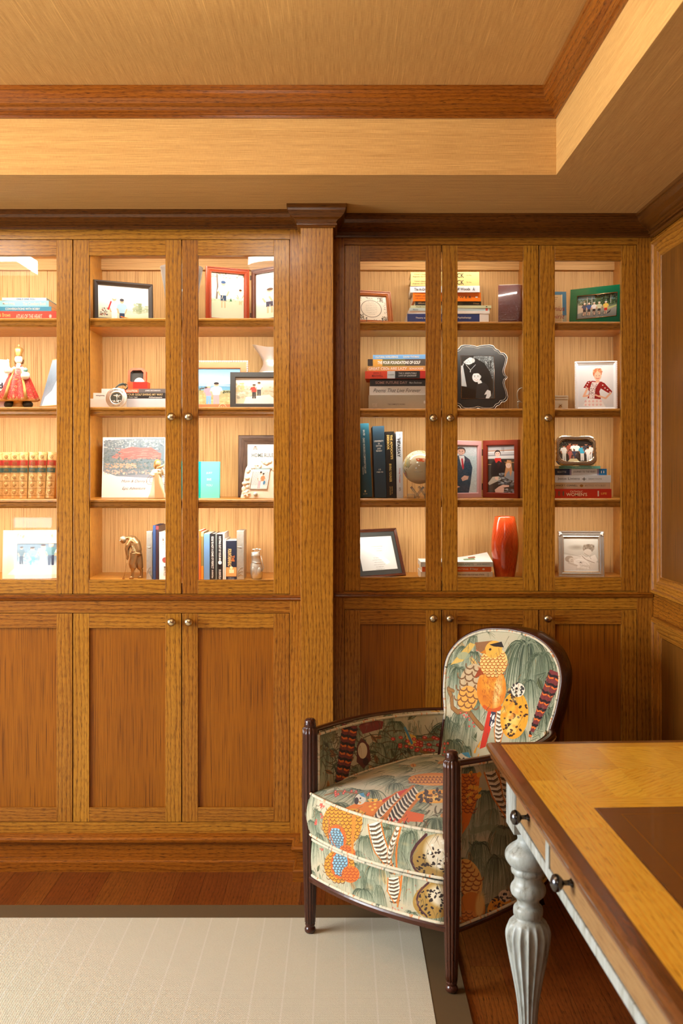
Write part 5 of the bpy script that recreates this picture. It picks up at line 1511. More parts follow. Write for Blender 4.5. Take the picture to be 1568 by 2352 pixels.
z = stack(S2, [
 (190, 418, .0400, 3.84, .17, 0, (196, 204, 216), 'thick grey-white book at the bottom under the golf swing book', dict(bands=[(190, 291, (236, 236, 234))])),
 (214, 402, .0225, 3.845, .15, 0, (38, 36, 36), 'black golf swing book in the middle of its stack', dict(bands=[(214, 286, (236, 234, 228))], texts=[('YOUR GOLF SWING MY WAY', 291, 374, .70, .36, (214, 190, 140)), ('by Dean Lago', 289, 316, .25, .26, WHITE, dict(shear=.2)), ('Athenaeum', 341, 372, .25, .26, WHITE, dict(shear=.2)), ('—-—-', 220, 240, .5, .2, (120, 120, 120))])),
 (233, 398, .0160, 3.85, .15, 0, (104, 98, 98), 'thin grey and orange book on top of the golf swing book', dict(bands=[(233, 286, (236, 232, 230)), (286, 318, (226, 110, 70))], texts=[('SOLUTION', 290, 315, .45, .5, WHITE), ('JAMES SIECKMANN', 333, 368, .5, .4, (220, 220, 220))])),
], 'golf books lying on the second shelf')
# medal
m_ = empty('medal', (X(266, 3.79), 3.79, S2), 0, 'round silver medal with a tree emblem propped against the golf books', 'medal'); m_.rotation_euler = (-.18, 0, .05)
R_m = .0405
b = MB(SILVER); b.lathe([(.0001, 0), (R_m - .003, 0), (R_m, .001), (R_m, .004), (R_m - .002, .005), (R_m - .014, .0045), (R_m - .015, .0055), (R_m - .017, .0055), (R_m - .018, .0035), (.0001, .0035)], c=(0, .006, R_m), seg=64, axis='y'); b.build('disc', parent=m_)
b = MB(paint((64, 66, 58), .4)); b.lathe([(.0215, 0), (.0001, .0001)], c=(0, .0022, R_m), seg=40, axis='y', caps=False); b.build('enamel', parent=m_)
b = MB(SILVER); b.tube([(.003, .0018, R_m - .012), (.002, .0018, R_m + .006)], .001, 6)
for k in range(16): b.ball((U(-.010, .014), .0018, R_m + U(.004, .013)), .0022, seg=8, rings=5, sc=(1.4, .4, .7))
for k in range(26): b.ball((U(-.018, .018), .0018, R_m - U(.010, .017)), .002, seg=6, rings=4, sc=(1, .4, 1))
b.build('tree_emblem', parent=m_)
b = MB(paint((110, 130, 132), .35)); b.tube([(-.006, .004, .078), (.006, .012, .094), (.022, .018, .1), (.032, .014, .094)], .009, 4, sx=.16, up=(0, 1, 0)); b.build('ribbon', parent=m_)
b = MB(paint((70, 60, 56), .35)); b.tube([(.030, .010, .099), (.040, .010, .094), (.041, .010, .083), (.033, .010, .075), (.026, .010, .079)], .009, 4, sx=.16, up=(0, 1, 0)); b.build('ribbon_end', parent=m_)
for s, a in (('OLD MEMORIAL', 1), ('PRO-AM', -1)):
    v_, f_, ar = text_mesh(s, .01, 0); b = MB(paint((110, 110, 106), .4)); hh = .0052; rr_ = R_m - .0085; w_ = .0052 * ar * 1.1
    vs = []
    for x, y, _ in v_:
        if a > 0: an = PI / 2 - x * w_ / rr_; q = rr_ + y * hh
        else: an = -PI / 2 + x * w_ / rr_; q = rr_ - y * hh
        vs.append((q * math.cos(an), .0008, R_m + q * math.sin(an)))
    b.add(vs, f_, [[(0, 0)] * len(f) for f in f_]); b.build('inscription', parent=m_)
# orange ball box with open lid
bx_ = empty('ball_box', (X(318, 3.90), 3.90, z), 0, 'small orange-red presentation box with open lid and a white golf ball', 'box')
OR = paint((222, 84, 44), .4)
def octo(w, h, c_): return [(-w + c_, 0), (w - c_, 0), (w, c_), (w, h - c_), (w - c_, h), (-w + c_, h), (-w, h - c_), (-w, c_)]
b = MB([OR, paint((186, 44, 32), .4)]); b.box(-.038, .040, -.028, .03, 0, .028); b.box(-.016, .0402, -.0285, -.027, 0, .0282, m=1); b.build('base', parent=bx_)
b = MB(OR); o8 = octo(.036, .070, .013); i8 = octo(.026, .052, .009)
b.T = Matrix.Translation((-.014, .030, .020)) @ Matrix.Rotation(-.15, 4, 'X')
n = 8
vs = [(x, 0, z_) for x, z_ in o8] + [(x, 0, z_ + .009) for x, z_ in i8] + [(x, .022, z_) for x, z_ in o8]
fs = [(k, (k + 1) % n, (k + 1) % n + n, k + n) for k in range(n)] + [(k, k + 2 * n, (k + 1) % n + 2 * n, (k + 1) % n) for k in range(n)] + [tuple(range(2 * n, 3 * n))[::-1]]
b.add(vs, fs, [[(0, 0)] * len(f) for f in fs])
b.build('lid', parent=bx_, recalc=True)
b = MB(paint((70, 70, 68), .9)); b.T = Matrix.Translation((-.014, .030, .029)) @ Matrix.Rotation(-.15, 4, 'X')
vs = [(x, .0005, z_) for x, z_ in i8] + [(x * .86, .016, .004 + z_ * .86) for x, z_ in i8]; fs = [(k, (k + 1) % n, (k + 1) % n + n, k + n) for k in range(n)] + [tuple(range(n, 2 * n))]
b.add(vs, fs, [[(0, 0)] * len(f) for f in fs]); b.build('lining', parent=bx_, recalc=True)
b = MB(paint((238, 238, 236), .3)); b.ball((.004, -.004, .026), .0205, seg=24, rings=16); b.build('golf_ball', parent=bx_)

# seaside photo frame with beaded rim
c = pic(250, 1190, 665, 1470, [(0, (110, 170, 216)), (.42, (196, 220, 232)), (.46, (90, 150, 190)), (.60, (110, 170, 200)), (.61, (150, 150, 110)), (1, (196, 186, 140))])
c.poly([(250, 1310), (400, 1302), (600, 1320), (665, 1318), (665, 1330), (250, 1326)], (150, 180, 200)); foliage(c, 290, 1335, 440, 1360, [(70, 60, 50), (96, 86, 60)], 40, 9); foliage(c, 540, 1365, 600, 1380, [(60, 66, 50)], 20, 8)
foliage(c, 290, 1390, 665, 1470, [(190, 180, 130), (160, 156, 104), (206, 196, 150)], 90, 12)
person(c, 432, 1475, 160, (222, 150, 170), (120, 170, 210), cap=(240, 236, 230), w=1.2); person(c, 488, 1475, 175, (236, 232, 228), (196, 160, 170), w=1.3, hair=(40, 40, 46))
CORAL = plain('copper_lacquer', lin((196, 132, 92)), .25, .3)
r = frame('picture_frame', 'copper toned frame with white beaded rim and seaside couple photo', 405, 3.985, 567, 3.985, 829, S2, .029, CORAL, c, 'flat', lean=.07)
b = MB(paint((236, 236, 232), .3)); w_, h_ = r['w'], r['h']
n = int(w_ / .007)
for k in range(n + 1): b.box(-w_ / 2 + k * w_ / n - .0022, -w_ / 2 + k * w_ / n + .0022, -.0025, .003, h_ - .003, h_ + .003)
n = int(h_ / .007)
for k in range(n):
    for s_ in (-1, 1): b.box(s_ * w_ / 2 - .003, s_ * w_ / 2 + .003, -.0025, .003, k * h_ / n + .0013, k * h_ / n + .0057)
b.build('beaded_rim', parent=r)
b = MB(paint((222, 176, 140), .4)); b.lathe([(.0135, 0), (.0145, .0006), (.0155, 0)], c=(.043, -.0001, .015), seg=32, axis='y', caps=False); b.tube([(.036, -.0004, .020), (.043, -.0004, .014), (.050, -.0004, .020)], .0008, 6); b.tube([(.037, -.0004, .009), (.043, -.0004, .014), (.049, -.0004, .008)], .0008, 6); b.build('emblem', parent=r)
c = pic(640, 1270, 985, 1505, [(0, (226, 228, 224)), (.3, (214, 214, 204)), (.5, (190, 186, 160)), (1, (214, 206, 176))])
foliage(c, 650, 1350, 980, 1460, [(170, 166, 140), (200, 196, 176), (226, 224, 214), (150, 150, 130)], 120, 14); foliage(c, 640, 1320, 700, 1400, [(206, 180, 130)], 30, 14); c.poly([(700, 1505), (720, 1440), (900, 1420), (980, 1505)], (236, 234, 228))
person(c, 782, 1455, 125, (196, 60, 52), (40, 36, 40), w=1.2); person(c, 820, 1430, 120, (232, 230, 226), (60, 62, 70), w=1.2)
frame('picture_frame', 'wide matte black frame with couple on a golf course, in front of the pitcher', 528, 3.84, 656, 3.85, 854, S2, .0215, paint((58, 60, 60), .5), c, 'flat', lean=.07, thick=.018)
# silver pitcher
v = empty('pitcher', (X(627, 4.00), 4.00, S2), 0, 'brushed silver water pitcher with curled spout behind the black frame', 'pitcher')
b = MB(SILVER); hz = Z(800, 4.00) - S2
def pit(u, q):
    a = 2 * PI * u; pr_ = [(.040, 0), (.052, .02), (.060, .07), (.062, .12), (.058, .150), (.0595, .153), (.044, .178), (.037, .2), (.040, .222), (.048, hz)]
    t = q * (len(pr_) - 1); k = min(int(t), len(pr_) - 2); f_ = t - k; rr_ = pr_[k][0] * (1 - f_) + pr_[k + 1][0] * f_; h_ = pr_[k][1] * (1 - f_) + pr_[k + 1][1] * f_
    sp_ = max(0, math.cos(a - PI)) ** 5 * max(0, (h_ - .19) / (hz - .19)); rr_ += .036 * sp_; h_ += .014 * sp_ ** .7 if sp_ else 0
    return (rr_ * math.cos(a), rr_ * math.sin(a), h_)
b.surf(pit, 64, 40); b.build('body', parent=v)
b = MB(SILVER); b.tube([(.040, 0, .205), (.075, 0, .215), (.085, 0, .17), (.075, 0, .10), (.058, 0, .075)], .005, 8); b.build('handle', parent=v)
b = MB(paint((120, 112, 104), .4)); b.lathe([(.0001, .03), (.03, .03), (.036, .2)], seg=30, caps=False); b.build('inner_liner', parent=v)

# photo book with red rocks
c = pic(240, 1205, 1285, 2250, [(0, (240, 242, 244)), (1, (244, 244, 244))], wpx=420)
c.poly([(255, 1270), (700, 1225), (1280, 1215), (1280, 1900), (1060, 1915), (480, 1880), (255, 1800)], (120, 140, 152))
foliage(c, 260, 1240, 1280, 1420, [(90, 112, 126), (120, 140, 150), (150, 168, 172), (206, 214, 216)], 420, 16, 5)
c.poly([(380, 1560), (560, 1420), (720, 1370), (900, 1390), (1060, 1380), (1230, 1500), (1220, 1600), (900, 1580), (600, 1600)], (196, 120, 116))
for k in range(60): y = U(1390, 1580); x = U(420, 1150); c.line([(x, y), (x + U(40, 110), y + U(-8, 8))], 7, rr.choice([(222, 150, 140), (176, 96, 96), (232, 180, 166)]), al=.7)
foliage(c, 260, 1430, 560, 1700, [(96, 120, 126), (130, 146, 146)], 140, 18, 6); foliage(c, 500, 1570, 1280, 1760, [(84, 108, 112), (110, 134, 134), (160, 150, 146)], 300, 17, 7)
foliage(c, 270, 1660, 820, 1740, [(196, 160, 130), (214, 184, 160)], 120, 17, 8); foliage(c, 270, 1770, 1280, 1850, [(206, 176, 156), (226, 206, 190), (150, 150, 160)], 160, 17, 9); c.poly([(480, 1870), (1280, 1840), (1280, 1915), (1060, 1915)], (150, 160, 176))
r = slab_book('photo_book', 'white square photo book with red rock landscape cover behind the angel figurine', 233, 3.955, 376, 3.955, 1004, S3, c, (236, 236, 234), .016, .10)
lettering('Mom & Danny\'s', .104, .014, (90, 90, 96), r, (.006, -.001, r['h'] * .265), bold=0, shear=.35); lettering('Epic Adventure', .092, .014, (90, 90, 96), r, (.004, -.001, r['h'] * .145), bold=0, shear=.35)
# angel figurine
v = empty('angel_figurine', (X(361, 3.82), 3.82, S3), 0, 'small carved angel figurine with wire wings and cream dress', 'figurine')
CR, SK, HR = plain('carved_cream', lin((236, 224, 198)), .6, mottle=.1), plain('carved_skin', lin((222, 182, 132)), .6), paint((178, 132, 70), .6)
b = MB(CR); b.T = Matrix.Diagonal((1, .8, 1, 1)); b.lathe([(.0001, 0), (.034, 0), (.036, .003), (.028, .02), (.022, .05), (.0165, .08), (.0135, .1), (.012, .108), (.009, .113)], seg=32, flute=lambda a, h: 1 + .06 * math.sin(5 * a + h * 20)); b.build('dress', parent=v)
b = MB(SK); b.poly([(-.004, .002), (.030, .002), (.027, .02), (.012, .06), (.006, .098), (-.005, .098), (-.004, .05)], -.031, -.006); b.build('skirt_panel', parent=v)
b = MB(SK); b.tube([(0, 0, .108), (0, 0, .118), (.001, -.001, .124)], [.008, .0055, .005], 10); b.ball((.003, -.003, .1335), .0115, sc=(.95, 1, 1.1))
b.build('head', parent=v)
b = MB(CR); b.tube([(-.010, 0, .108), (-.022, -.004, .092), (-.012, -.018, .088), (.006, -.022, .094)], [.0065, .0062, .0055, .004], 10); b.tube([(.010, 0, .107), (.022, -.006, .094), (.022, -.010, .110), (.016, -.012, .120)], [.0065, .006, .005, .004], 10); b.build('arm', parent=v)
b = MB(SK); b.tube([(.004, -.022, .094), (.014, -.022, .098)], .0035, 8); b.tube([(.004, -.014, .117), (.018, -.016, .122), (.028, -.010, .128)], [.004, .0045, .003], 8); b.build('hand', parent=v)
b = MB(HR); b.ball((.0005, .001, .1365), .0128, sc=(1, 1, 1.08)); b.tube([(-.007, .002, .135), (-.009, -.002, .122), (-.006, -.004, .112)], [.006, .0055, .002], 8); b.build('hair', parent=v)
b = MB(BRONZE)
for s_ in (-1, 1):
    for q in (1, .72): b.tube([(s_ * (.004 + .040 * q * math.sin(t)), .014, .075 + s_ * 0 + .022 * q * math.cos(t * 1.3)) for t in [k * PI / 12 for k in range(13)]], .0007, 5)
b.build('wing', parent=v)
# turquoise book
c = pic(0, 0, 105, 87, [(0, (110, 214, 206)), (1, (116, 220, 212))]); c.rect(0, 0, 61, 87, (0, 186, 176))
r = slab_book('upright_book', 'small turquoise book facing out with white lettering on its cover', 400, 3.88, 504, 3.88, 1060, S3, c, (0, 186, 176), .018, .06)
for s, yy in (('JUST', .68), ('BE', .51), ('YOU', .35)):
    _, _, ar = text_mesh(s, .012, 0); lettering(s, min(.024, .0085 * ar * 1.5), .0085, (206, 240, 234), r, (X(480, 3.88) - r.location.x, -.001, r['h'] * yy), bold=.012)
# home rules frame
c = pic(740, 310, 1360, 1000, [(0, (244, 244, 242)), (1, (244, 244, 242))])
c.poly([(850, 360), (885, 335), (920, 360), (915, 385), (855, 385)], (180, 190, 190)); c.poly([(860, 356), (875, 340), (895, 340), (908, 356)], (110, 120, 120)); foliage(c, 845, 340, 925, 395, [(120, 130, 110), (196, 90, 80), (160, 160, 150)], 50, 6); c.line([(835, 396), (935, 396)], 3, (100, 110, 110))
for k in range(5): c.line([(800, 500 + k * 70), (1100, 500 + k * 70)], 9, (190, 194, 194))
r = frame('picture_frame', 'dark brown wood framed house rules sign leaning against the back panel', 546, 3.955, 668, 3.955, 999, S3, .036, wood('smoked_oak', lin((100, 80, 66)), lin((74, 56, 46)), lin((44, 34, 28)), rough=.5, coat=0), c, 'bevel', lean=.07, thick=.018)
lettering('HOME RULES', .093, .0155, (76, 90, 84), r, (X(604, 3.955) - r.location.x, .0078, r['h'] - .080), bold=.008)
# shell frame
v = empty('shell_frame', (X(596, 3.83), 3.83, S3), 0, 'cream seashell encrusted frame holding a small photo of two children', 'picture frame'); v.rotation_euler = (-.14, 0, 0)
SHL = plain('shell_plaster', lin((234, 222, 204)), .6, bumpn=(140, .8), mottle=.08)
ol = catmull([(-.074, .002, 0), (-.068, .03, 0), (-.062, .07, 0), (-.055, .115, 0), (-.035, .140, 0), (.0, .150, 0), (.04, .147, 0), (.075, .12, 0), (.082, .07, 0), (.085, .0, 0)], 4)
b = MB(SHL); b.poly([(p.x, p.y) for p in ol], 0, .014, smooth=False); b.build('plaque', parent=v)
b = MB(SHL)
q_ = random.Random(5)
for k in range(46):
    t = q_.random(); p = ol[int(t * (len(ol) - 1))]; cx_, cy_ = p.x * q_.uniform(.72, .98), .012 + (p.y - .012) * q_.uniform(.8, .98)
    if abs(cx_ - .005) < .036 and .035 < cy_ < .118: continue
    b.ball((cx_, -.001, cy_), q_.uniform(.005, .011), seg=10, rings=6, sc=(1, .5, q_.uniform(.6, 1.2)))
for k in range(5): b.tube([(-.050, -.002, .018), (-.050 + .017 * math.cos(k * 1.257), -.004, .018 + .017 * math.sin(k * 1.257))], [.005, .0015], 8)
b.build('shells', parent=v)
b = MB(paint((190, 206, 214), .3)); b.ball((-.016, -.004, .016), .008); b.build('pearl_shell', parent=v)
c = pic(750, 540, 950, 725, [(0, (130, 166, 180)), (.12, (206, 214, 214)), (1, (222, 224, 220))])
for k in range(16): c.line([(760 + k * 12, 570), (755 + k * 12, 690)], 3, (120, 124, 124))
person(c, 850, 720, 150, (236, 214, 206), (226, 170, 180), hair=(60, 44, 36)); person(c, 882, 715, 130, (226, 130, 90), (236, 236, 232), hair=(40, 30, 26)); c.ell(905, 668, 14, 18, (70, 130, 170))
b = MB(img_mat('shell_photo', c, .25, .6)); s3 = .010
b.add([(-.038, -.0035, .036), (.028, -.0035, .036), (.040, -.0035, .116), (-.026, -.0035, .116)], [(0, 1, 2, 3)], [[(0, 0), (1, 0), (1, 1), (0, 1)]]); b.build('photograph', parent=v)
b = MB(SILVER); b.tube([(-.038, -.003, .036), (.028, -.003, .036), (.040, -.003, .116), (-.026, -.003, .116)], .0016, 6, closed=True); b.build('photo_rim', parent=v)

# bottom: bronze golfer
v = empty('golfer_statue', (X(309, 3.86), 3.86, S0), 0, 'bronze statue of a golfer bending over a putt', 'statue')
b = MB(BRONZE); b.T = Matrix.Scale(1.0, 4)
for (hx, hy), (kx, ky), (fx_, fy) in (((.000, -.006), (-.004, -.008), (-.006, -.008)), ((.010, .010), (.020, .008), (.024, .008))):
    b.tube([(fx_, fy, .004), (fx_ + .001, fy, .022), (fx_, fy, .036)], [.0060, .0056, .0072], 12)
    b.tube([(fx_, fy, .036), (kx, ky, .042), (kx - .003, ky, .056), ((kx + hx) / 2, (ky + hy) / 2, .078), (hx, hy, .100)], [.0085, .0128, .0142, .0145, .0160], 16)
    b.tube([(fx_ + .004, fy, .004), (fx_ - .006, fy - .002, .005), (fx_ - .013, fy - .003, .0035)], [.0058, .0055, .0038], 10)
b.tube([(.006, .002, .092), (.008, .002, .112), (.002, .001, .136), (-.010, -.001, .153), (-.021, -.002, .158)], [.0185, .0200, .0210, .0170, .0105], 18)
b.tube([(.007, .002, .098), (.008, .002, .102)], [.0212, .0212], 18)
b.tube([(-.020, -.003, .158), (-.029, -.004, .158), (-.036, -.005, .154)], [.0085, .0062, .006], 12)
b.ball((-.0425, -.006, .149), .0110, sc=(1, .92, 1.18)); b.ball((-.0525, -.006, .146), .0026); b.ball((-.043, -.0165, .149), .0026)
for s_ in (-1, 1): b.tube([(-.010, s_ * .0155 - .004, .150), (-.022, s_ * .0165 - .010, .130), (-.026, s_ * .013 - .013, .118), (-.025, s_ * .006 - .017, .104), (-.0225, s_ * .002 - .019, .090)], [.0092, .0080, .0066, .0058, .0048], 12)
b.ball((-.022, -.019, .0885), .0062, sc=(.85, .95, 1.3)); b.ball((-.0235, -.019, .081), .0054, sc=(.85, .95, 1.2))
for k in range(9):   # cloth folds
    z_ = .104 + k * .005; b.tube([(.022 - k * .001, -.010, z_ - .004), (.006 - k * .001, -.0190, z_), (-.008 - k * .0012, -.0185, z_ + .003)], .0014, 6)
o = b.build('body', parent=v)
rm = o.modifiers.new('remesh', 'REMESH'); rm.mode = 'VOXEL'; rm.voxel_size = .0011; rm.use_smooth_shade = True
sm_ = o.modifiers.new('smooth', 'SMOOTH'); sm_.iterations = 3
b = MB(plain('pale_bronze', lin((216, 200, 172)), .25, .6)); b.ball((-.0435, -.007, .1555), .0125, sc=(1.02, 1.0, .85)); b.poly([(-.055, .1475), (-.046, .150), (-.046, .153), (-.057, .151)], -.016, .002); b.build('cap', parent=v)
b = MB(BRONZE); b.tube([(-.0215, -.019, .094), (-.030, -.021, .040), (-.038, -.022, .003)], [.0012, .0009, .0009], 6); b.box(-.042, -.034, -.024, -.016, .0005, .006); b.build('putter', parent=v)
def bookend(l, r_, top, d, D, label, flip=1):
    v = empty('bookend', (X((l + r_) / 2, d), d, S0), 0, label, 'bookend', 'pewter bookends in the bottom bay'); w_ = (r_ - l) * d / F; h_ = Z(top, d) - S0
    b = MB(PEWTER); b.box(-w_ / 2, w_ / 2, 0, D, 0, h_); b.build('block', parent=v, bevel=.0015)
    b = MB(PEWTER)
    for k in range(3): b.tube([(-w_ / 2 + .003, -.0008, .012 + k * .006), (0, -.0012, .022 + k * .012), (w_ / 2 - .004, -.0008, .014 + k * .016)], .0007, 5)
    b.ball((0, -.001, h_ * .66), .0035, sc=(1.6, .4, .7)); b.tube([(0, -.001, h_ * .66), (-w_ / 2 + .003, -.001, h_ * .665)], .0007, 5); b.build('relief', parent=v)
    return v
v = bookend(336, 350, 1220, 3.84, .09, 'pewter bookend right behind the bronze golfer statue')
b = MB(PEWTER); b.poly([(-.010, 0), (.012, 0), (.008, .010), (0, .026), (-.004, .024), (-.008, .012)], -.012, -.001); b.build('shell_relief', parent=v)
G1 = 'golf books standing in the bottom bay'
upright(351, 357.5, 1207, S0, 3.83, .17, (44, 64, 104), 'thin navy book next to the pewter bookend behind the golfer', G1, texts=[('GOLF RULES', 1213, 1250, .5, .5, (170, 186, 210))][:0])
upright(358, 364, 1208, S0, 3.83, .17, (52, 34, 40), 'thin maroon book between navy book and cream golf book', G1, bands=[(1208, 1216, (190, 50, 50))])
upright(365.5, 392, 1222, S0, 3.83, .15, (240, 236, 226), 'cream golf history book with a small portrait on its spine', G1, texts=[('GREATEST', 1229, 1256, .66, .20, (120, 110, 100)), ('GAME PLAYED', 1232, 1260, .36, .20, (130, 120, 110)), ('MARK FROST', 1301, 1324, .5, .22, (90, 84, 80))], bands=[])
o = [q for q in C.objects if str(q.get('label', '')).startswith('cream golf history')][0]
b = MB(paint((150, 70, 66), .5)); b.lathe([(.0105, 0), (.0001, .0001)], c=(.016, -.0009, .022), seg=20, axis='y', caps=False); b.build('portrait_print', parent=o)
for it in [
 (418, 454, 1232, (230, 226, 214), None),
 (455, 461, 1219, (226, 96, 40), 'orange book standing at the left of the golf book row'),
 (461.5, 467.5, 1222, (120, 108, 62), 'olive and yellow golf book next to the orange book'),
 (468, 481.5, 1226, (96, 134, 178), 'light blue book standing in the golf book row'),
 (482, 494, 1226, (28, 28, 30), 'black golf psychology book with white spine title next to the light blue book'),
 (494.5, 498.5, 1227, (96, 104, 104), 'very thin grey-green book between two black golf books'),
 (499, 511, 1227, (24, 24, 26), 'black putting book with a golf ball on its spine'),
 (511.5, 515.5, 1224, (200, 190, 180), 'thin beige book right of the putting book'),
 (516, 518.5, 1238, (228, 222, 210), 'thin white booklet left of the navy and white novel'),
 (519, 543, 1242, (28, 34, 52), 'thick navy novel with picture spine beside the pewter bookend')]:
    l, r_, top, rgb, lab = it
    if lab is None: continue
    tx = {482: [('GOLF IS NOT A GAME OF PERFECT', 1232, 1306, .5, .42, WHITE), ('DR. BOB ROTELLA', 1309, 1328, .5, .3, WHITE)],
          499: [('PUTTING OUT OF YOUR MIND', 1232, 1292, .5, .42, WHITE), ('DR. BOB ROTELLA', 1308, 1330, .5, .42, WHITE)],
          468: [('GOLF MY WAY TIGER', 1250, 1300, .5, .3, (190, 206, 222))][:0],
          461.5: [('IN TOUCHABLE', 1226, 1240, .5, .4, (230, 220, 150))][:0],
          519: [('THE', 1276, 1290, .66, .3, (214, 120, 50)), ('FOUNTAINHEAD', 1261, 1301, .34, .34, (230, 190, 120)), ('AYN RAND', 1326, 1346, .5, .6, (120, 130, 150))]}.get(l, [])
    bd_ = {461.5: [(1222, 1232, (206, 190, 110)), (1300, 1334, (190, 120, 40))], 519: [(1303, 1324, (226, 150, 90))], 468: []}.get(l, [])
    o = upright(l, r_, top, S0, 3.83, .15, rgb, lab, G1, texts=tx, bands=bd_, hard=l in (482,))
    if l == 499:
        b = MB(paint((236, 236, 234), .4)); b.lathe([(.0001, 0), (.0072, .0001)], c=(.022, -.0008, .010), seg=20, axis='y', caps=False); b.build('golf_ball_print', parent=o)
    if l == 519:
        b = MB(paint((240, 214, 170), .5)); b.ball((.030, -.0002, .020), .006, sc=(1, .05, 1)); b.box(.036, .050, -.0008, .0002, .012, .030); b.build('spine_picture', parent=o)
bookend(543.5, 560, 1219, 3.83, .10, 'pewter bookend beside the navy novel')
# pewter golf bag
v = empty('golf_bag_figurine', (X(590, 3.85), 3.85, S0), 0, 'miniature pewter golf bag with three clubs', 'figurine')
b = MB(PEWTER); b.T = Matrix.Rotation(-.06, 4, 'Y') @ Matrix.Diagonal((1, .85, 1, 1)); b.lathe([(.0001, 0), (.018, 0), (.021, .004), (.0235, .02), (.024, .04), (.0215, .056), (.017, .066), (.0165, .086), (.018, .088), (.018, .094), (.0165, .096), (.0165, .104), (.014, .105)], seg=28); b.build('bag', parent=v)
b = MB(PEWTER); b.T = Matrix.Rotation(-.06, 4, 'Y'); b.ball((.010, -.014, .030), .012, sc=(.9, .6, 1.4)); b.ball((-.010, -.015, .034), .010, sc=(.8, .5, 1.5)); b.build('pocket', parent=v)
b = MB(PEWTER); b.tube([(.016, -.004, .090), (.022, -.008, .06), (.027, -.006, .044), (.020, -.010, .03)], .0018, 8); b.tube([(-.016, -.010, .066), (0, -.018, .064), (.016, -.010, .062)], .0022, 8); b.build('strap', parent=v)
for k, (dx, h) in enumerate(((-.010, .114), (.0, .116), (.009, .114))):
    b = MB(SILVER); b.tube([(dx * .6, 0, .095), (dx, 0, h)], .0012, 6); b.ball((dx * 1.25, -.002, h), .0048, sc=(1.3, .7, .6)); b.build('club', parent=v)
# ================================================================== right bookcase
DOFF = .035
def wire(name, parent, pts, r, m, seg=6, closed=False):
    b = MB(m); b.tube(pts, r, seg, closed=closed); return b.build(name, parent=parent)
IRON = plain('dark_iron', lin((52, 50, 50)), .35, .7)
# verse card in a wooden frame
c = pic(85, 500, 495, 915, [(0, (226, 218, 198)), (1, (226, 218, 198))], wpx=330)
q_ = random.Random(9)
for cx_, cy_ in ((125, 545), (415, 560), (140, 850), (450, 880)):
    for k in range(46):
        x, y = cx_ + q_.uniform(-36, 36), cy_ + q_.uniform(-36, 36); a = q_.uniform(0, 6.3); c.ell(x, y, 10, 3.5, (84, 78, 62), rot=a, n=10)
for k in range(70):
    t = q_.uniform(0, 1); e = q_.choice([(85 + 400 * t, 512 + 36 * t + q_.uniform(0, 26)), (110 + 400 * t, 870 + 20 * t + q_.uniform(0, 24)), (94 + q_.uniform(0, 26) + 24 * 0, 560 + 280 * t), (455 + q_.uniform(0, 24), 580 + 280 * t)])
    c.ell(*e, 9, 3, (84, 78, 62), rot=q_.uniform(0, 6.3), n=10)
c.line([(287 + 133 * math.cos(t), 717 + 140 * math.sin(t)) for t in [2 * PI * k / 60 for k in range(61)]], 7, (70, 66, 58))
r = frame('picture_frame', 'small wooden frame with verse card in a ring, on a wire stand', 812, 3.865, 903, 3.93, 660, S1, .021, wood('cherry_frame', lin((176, 104, 58)), lin((140, 74, 38)), lin((96, 46, 24)), rough=.3), c, 'ogee', lean=.16, stand=False, thick=.014)
r.rotation_euler = (Matrix.Rotation(.30, 3, 'Z') @ Matrix.Rotation(-.26, 3, 'X')).to_euler(); r.location.z += .004
for k, (s, ww) in enumerate([('Our Family', .026), ('is a circle of strength', .040), ('and love. With every birth', .047), ('and every union, the circle', .049), ('grows. Every joy shared', .046), ('adds more love. Every crisis', .048), ('faced together makes the', .042), ('circle stronger', .028)]):
    lettering(s, ww, None, (110, 104, 92), r, (0, .0078, r['h'] * .5 + .026 - k * .0074), bold=0, name='verse')
stand = empty('wire_easel', (r.location.x, r.location.y - .008, S1), .30, 'small black wire easel holding the verse card frame', 'easel')
for s_ in (-1, 1):
    wire('prong', stand, [(s_ * .033, .05, .0012), (s_ * .033, -.008, .0012), (s_ * .033, -.011, .004), (s_ * .033, -.011, .024)], .0011, IRON); b = MB(IRON); b.ball((s_ * .033, -.011, .026), .0026); b.build('finial', parent=stand)
wire('crossbar', stand, [(-.033, .045, .0012), (.033, .045, .0012)], .0011, IRON)

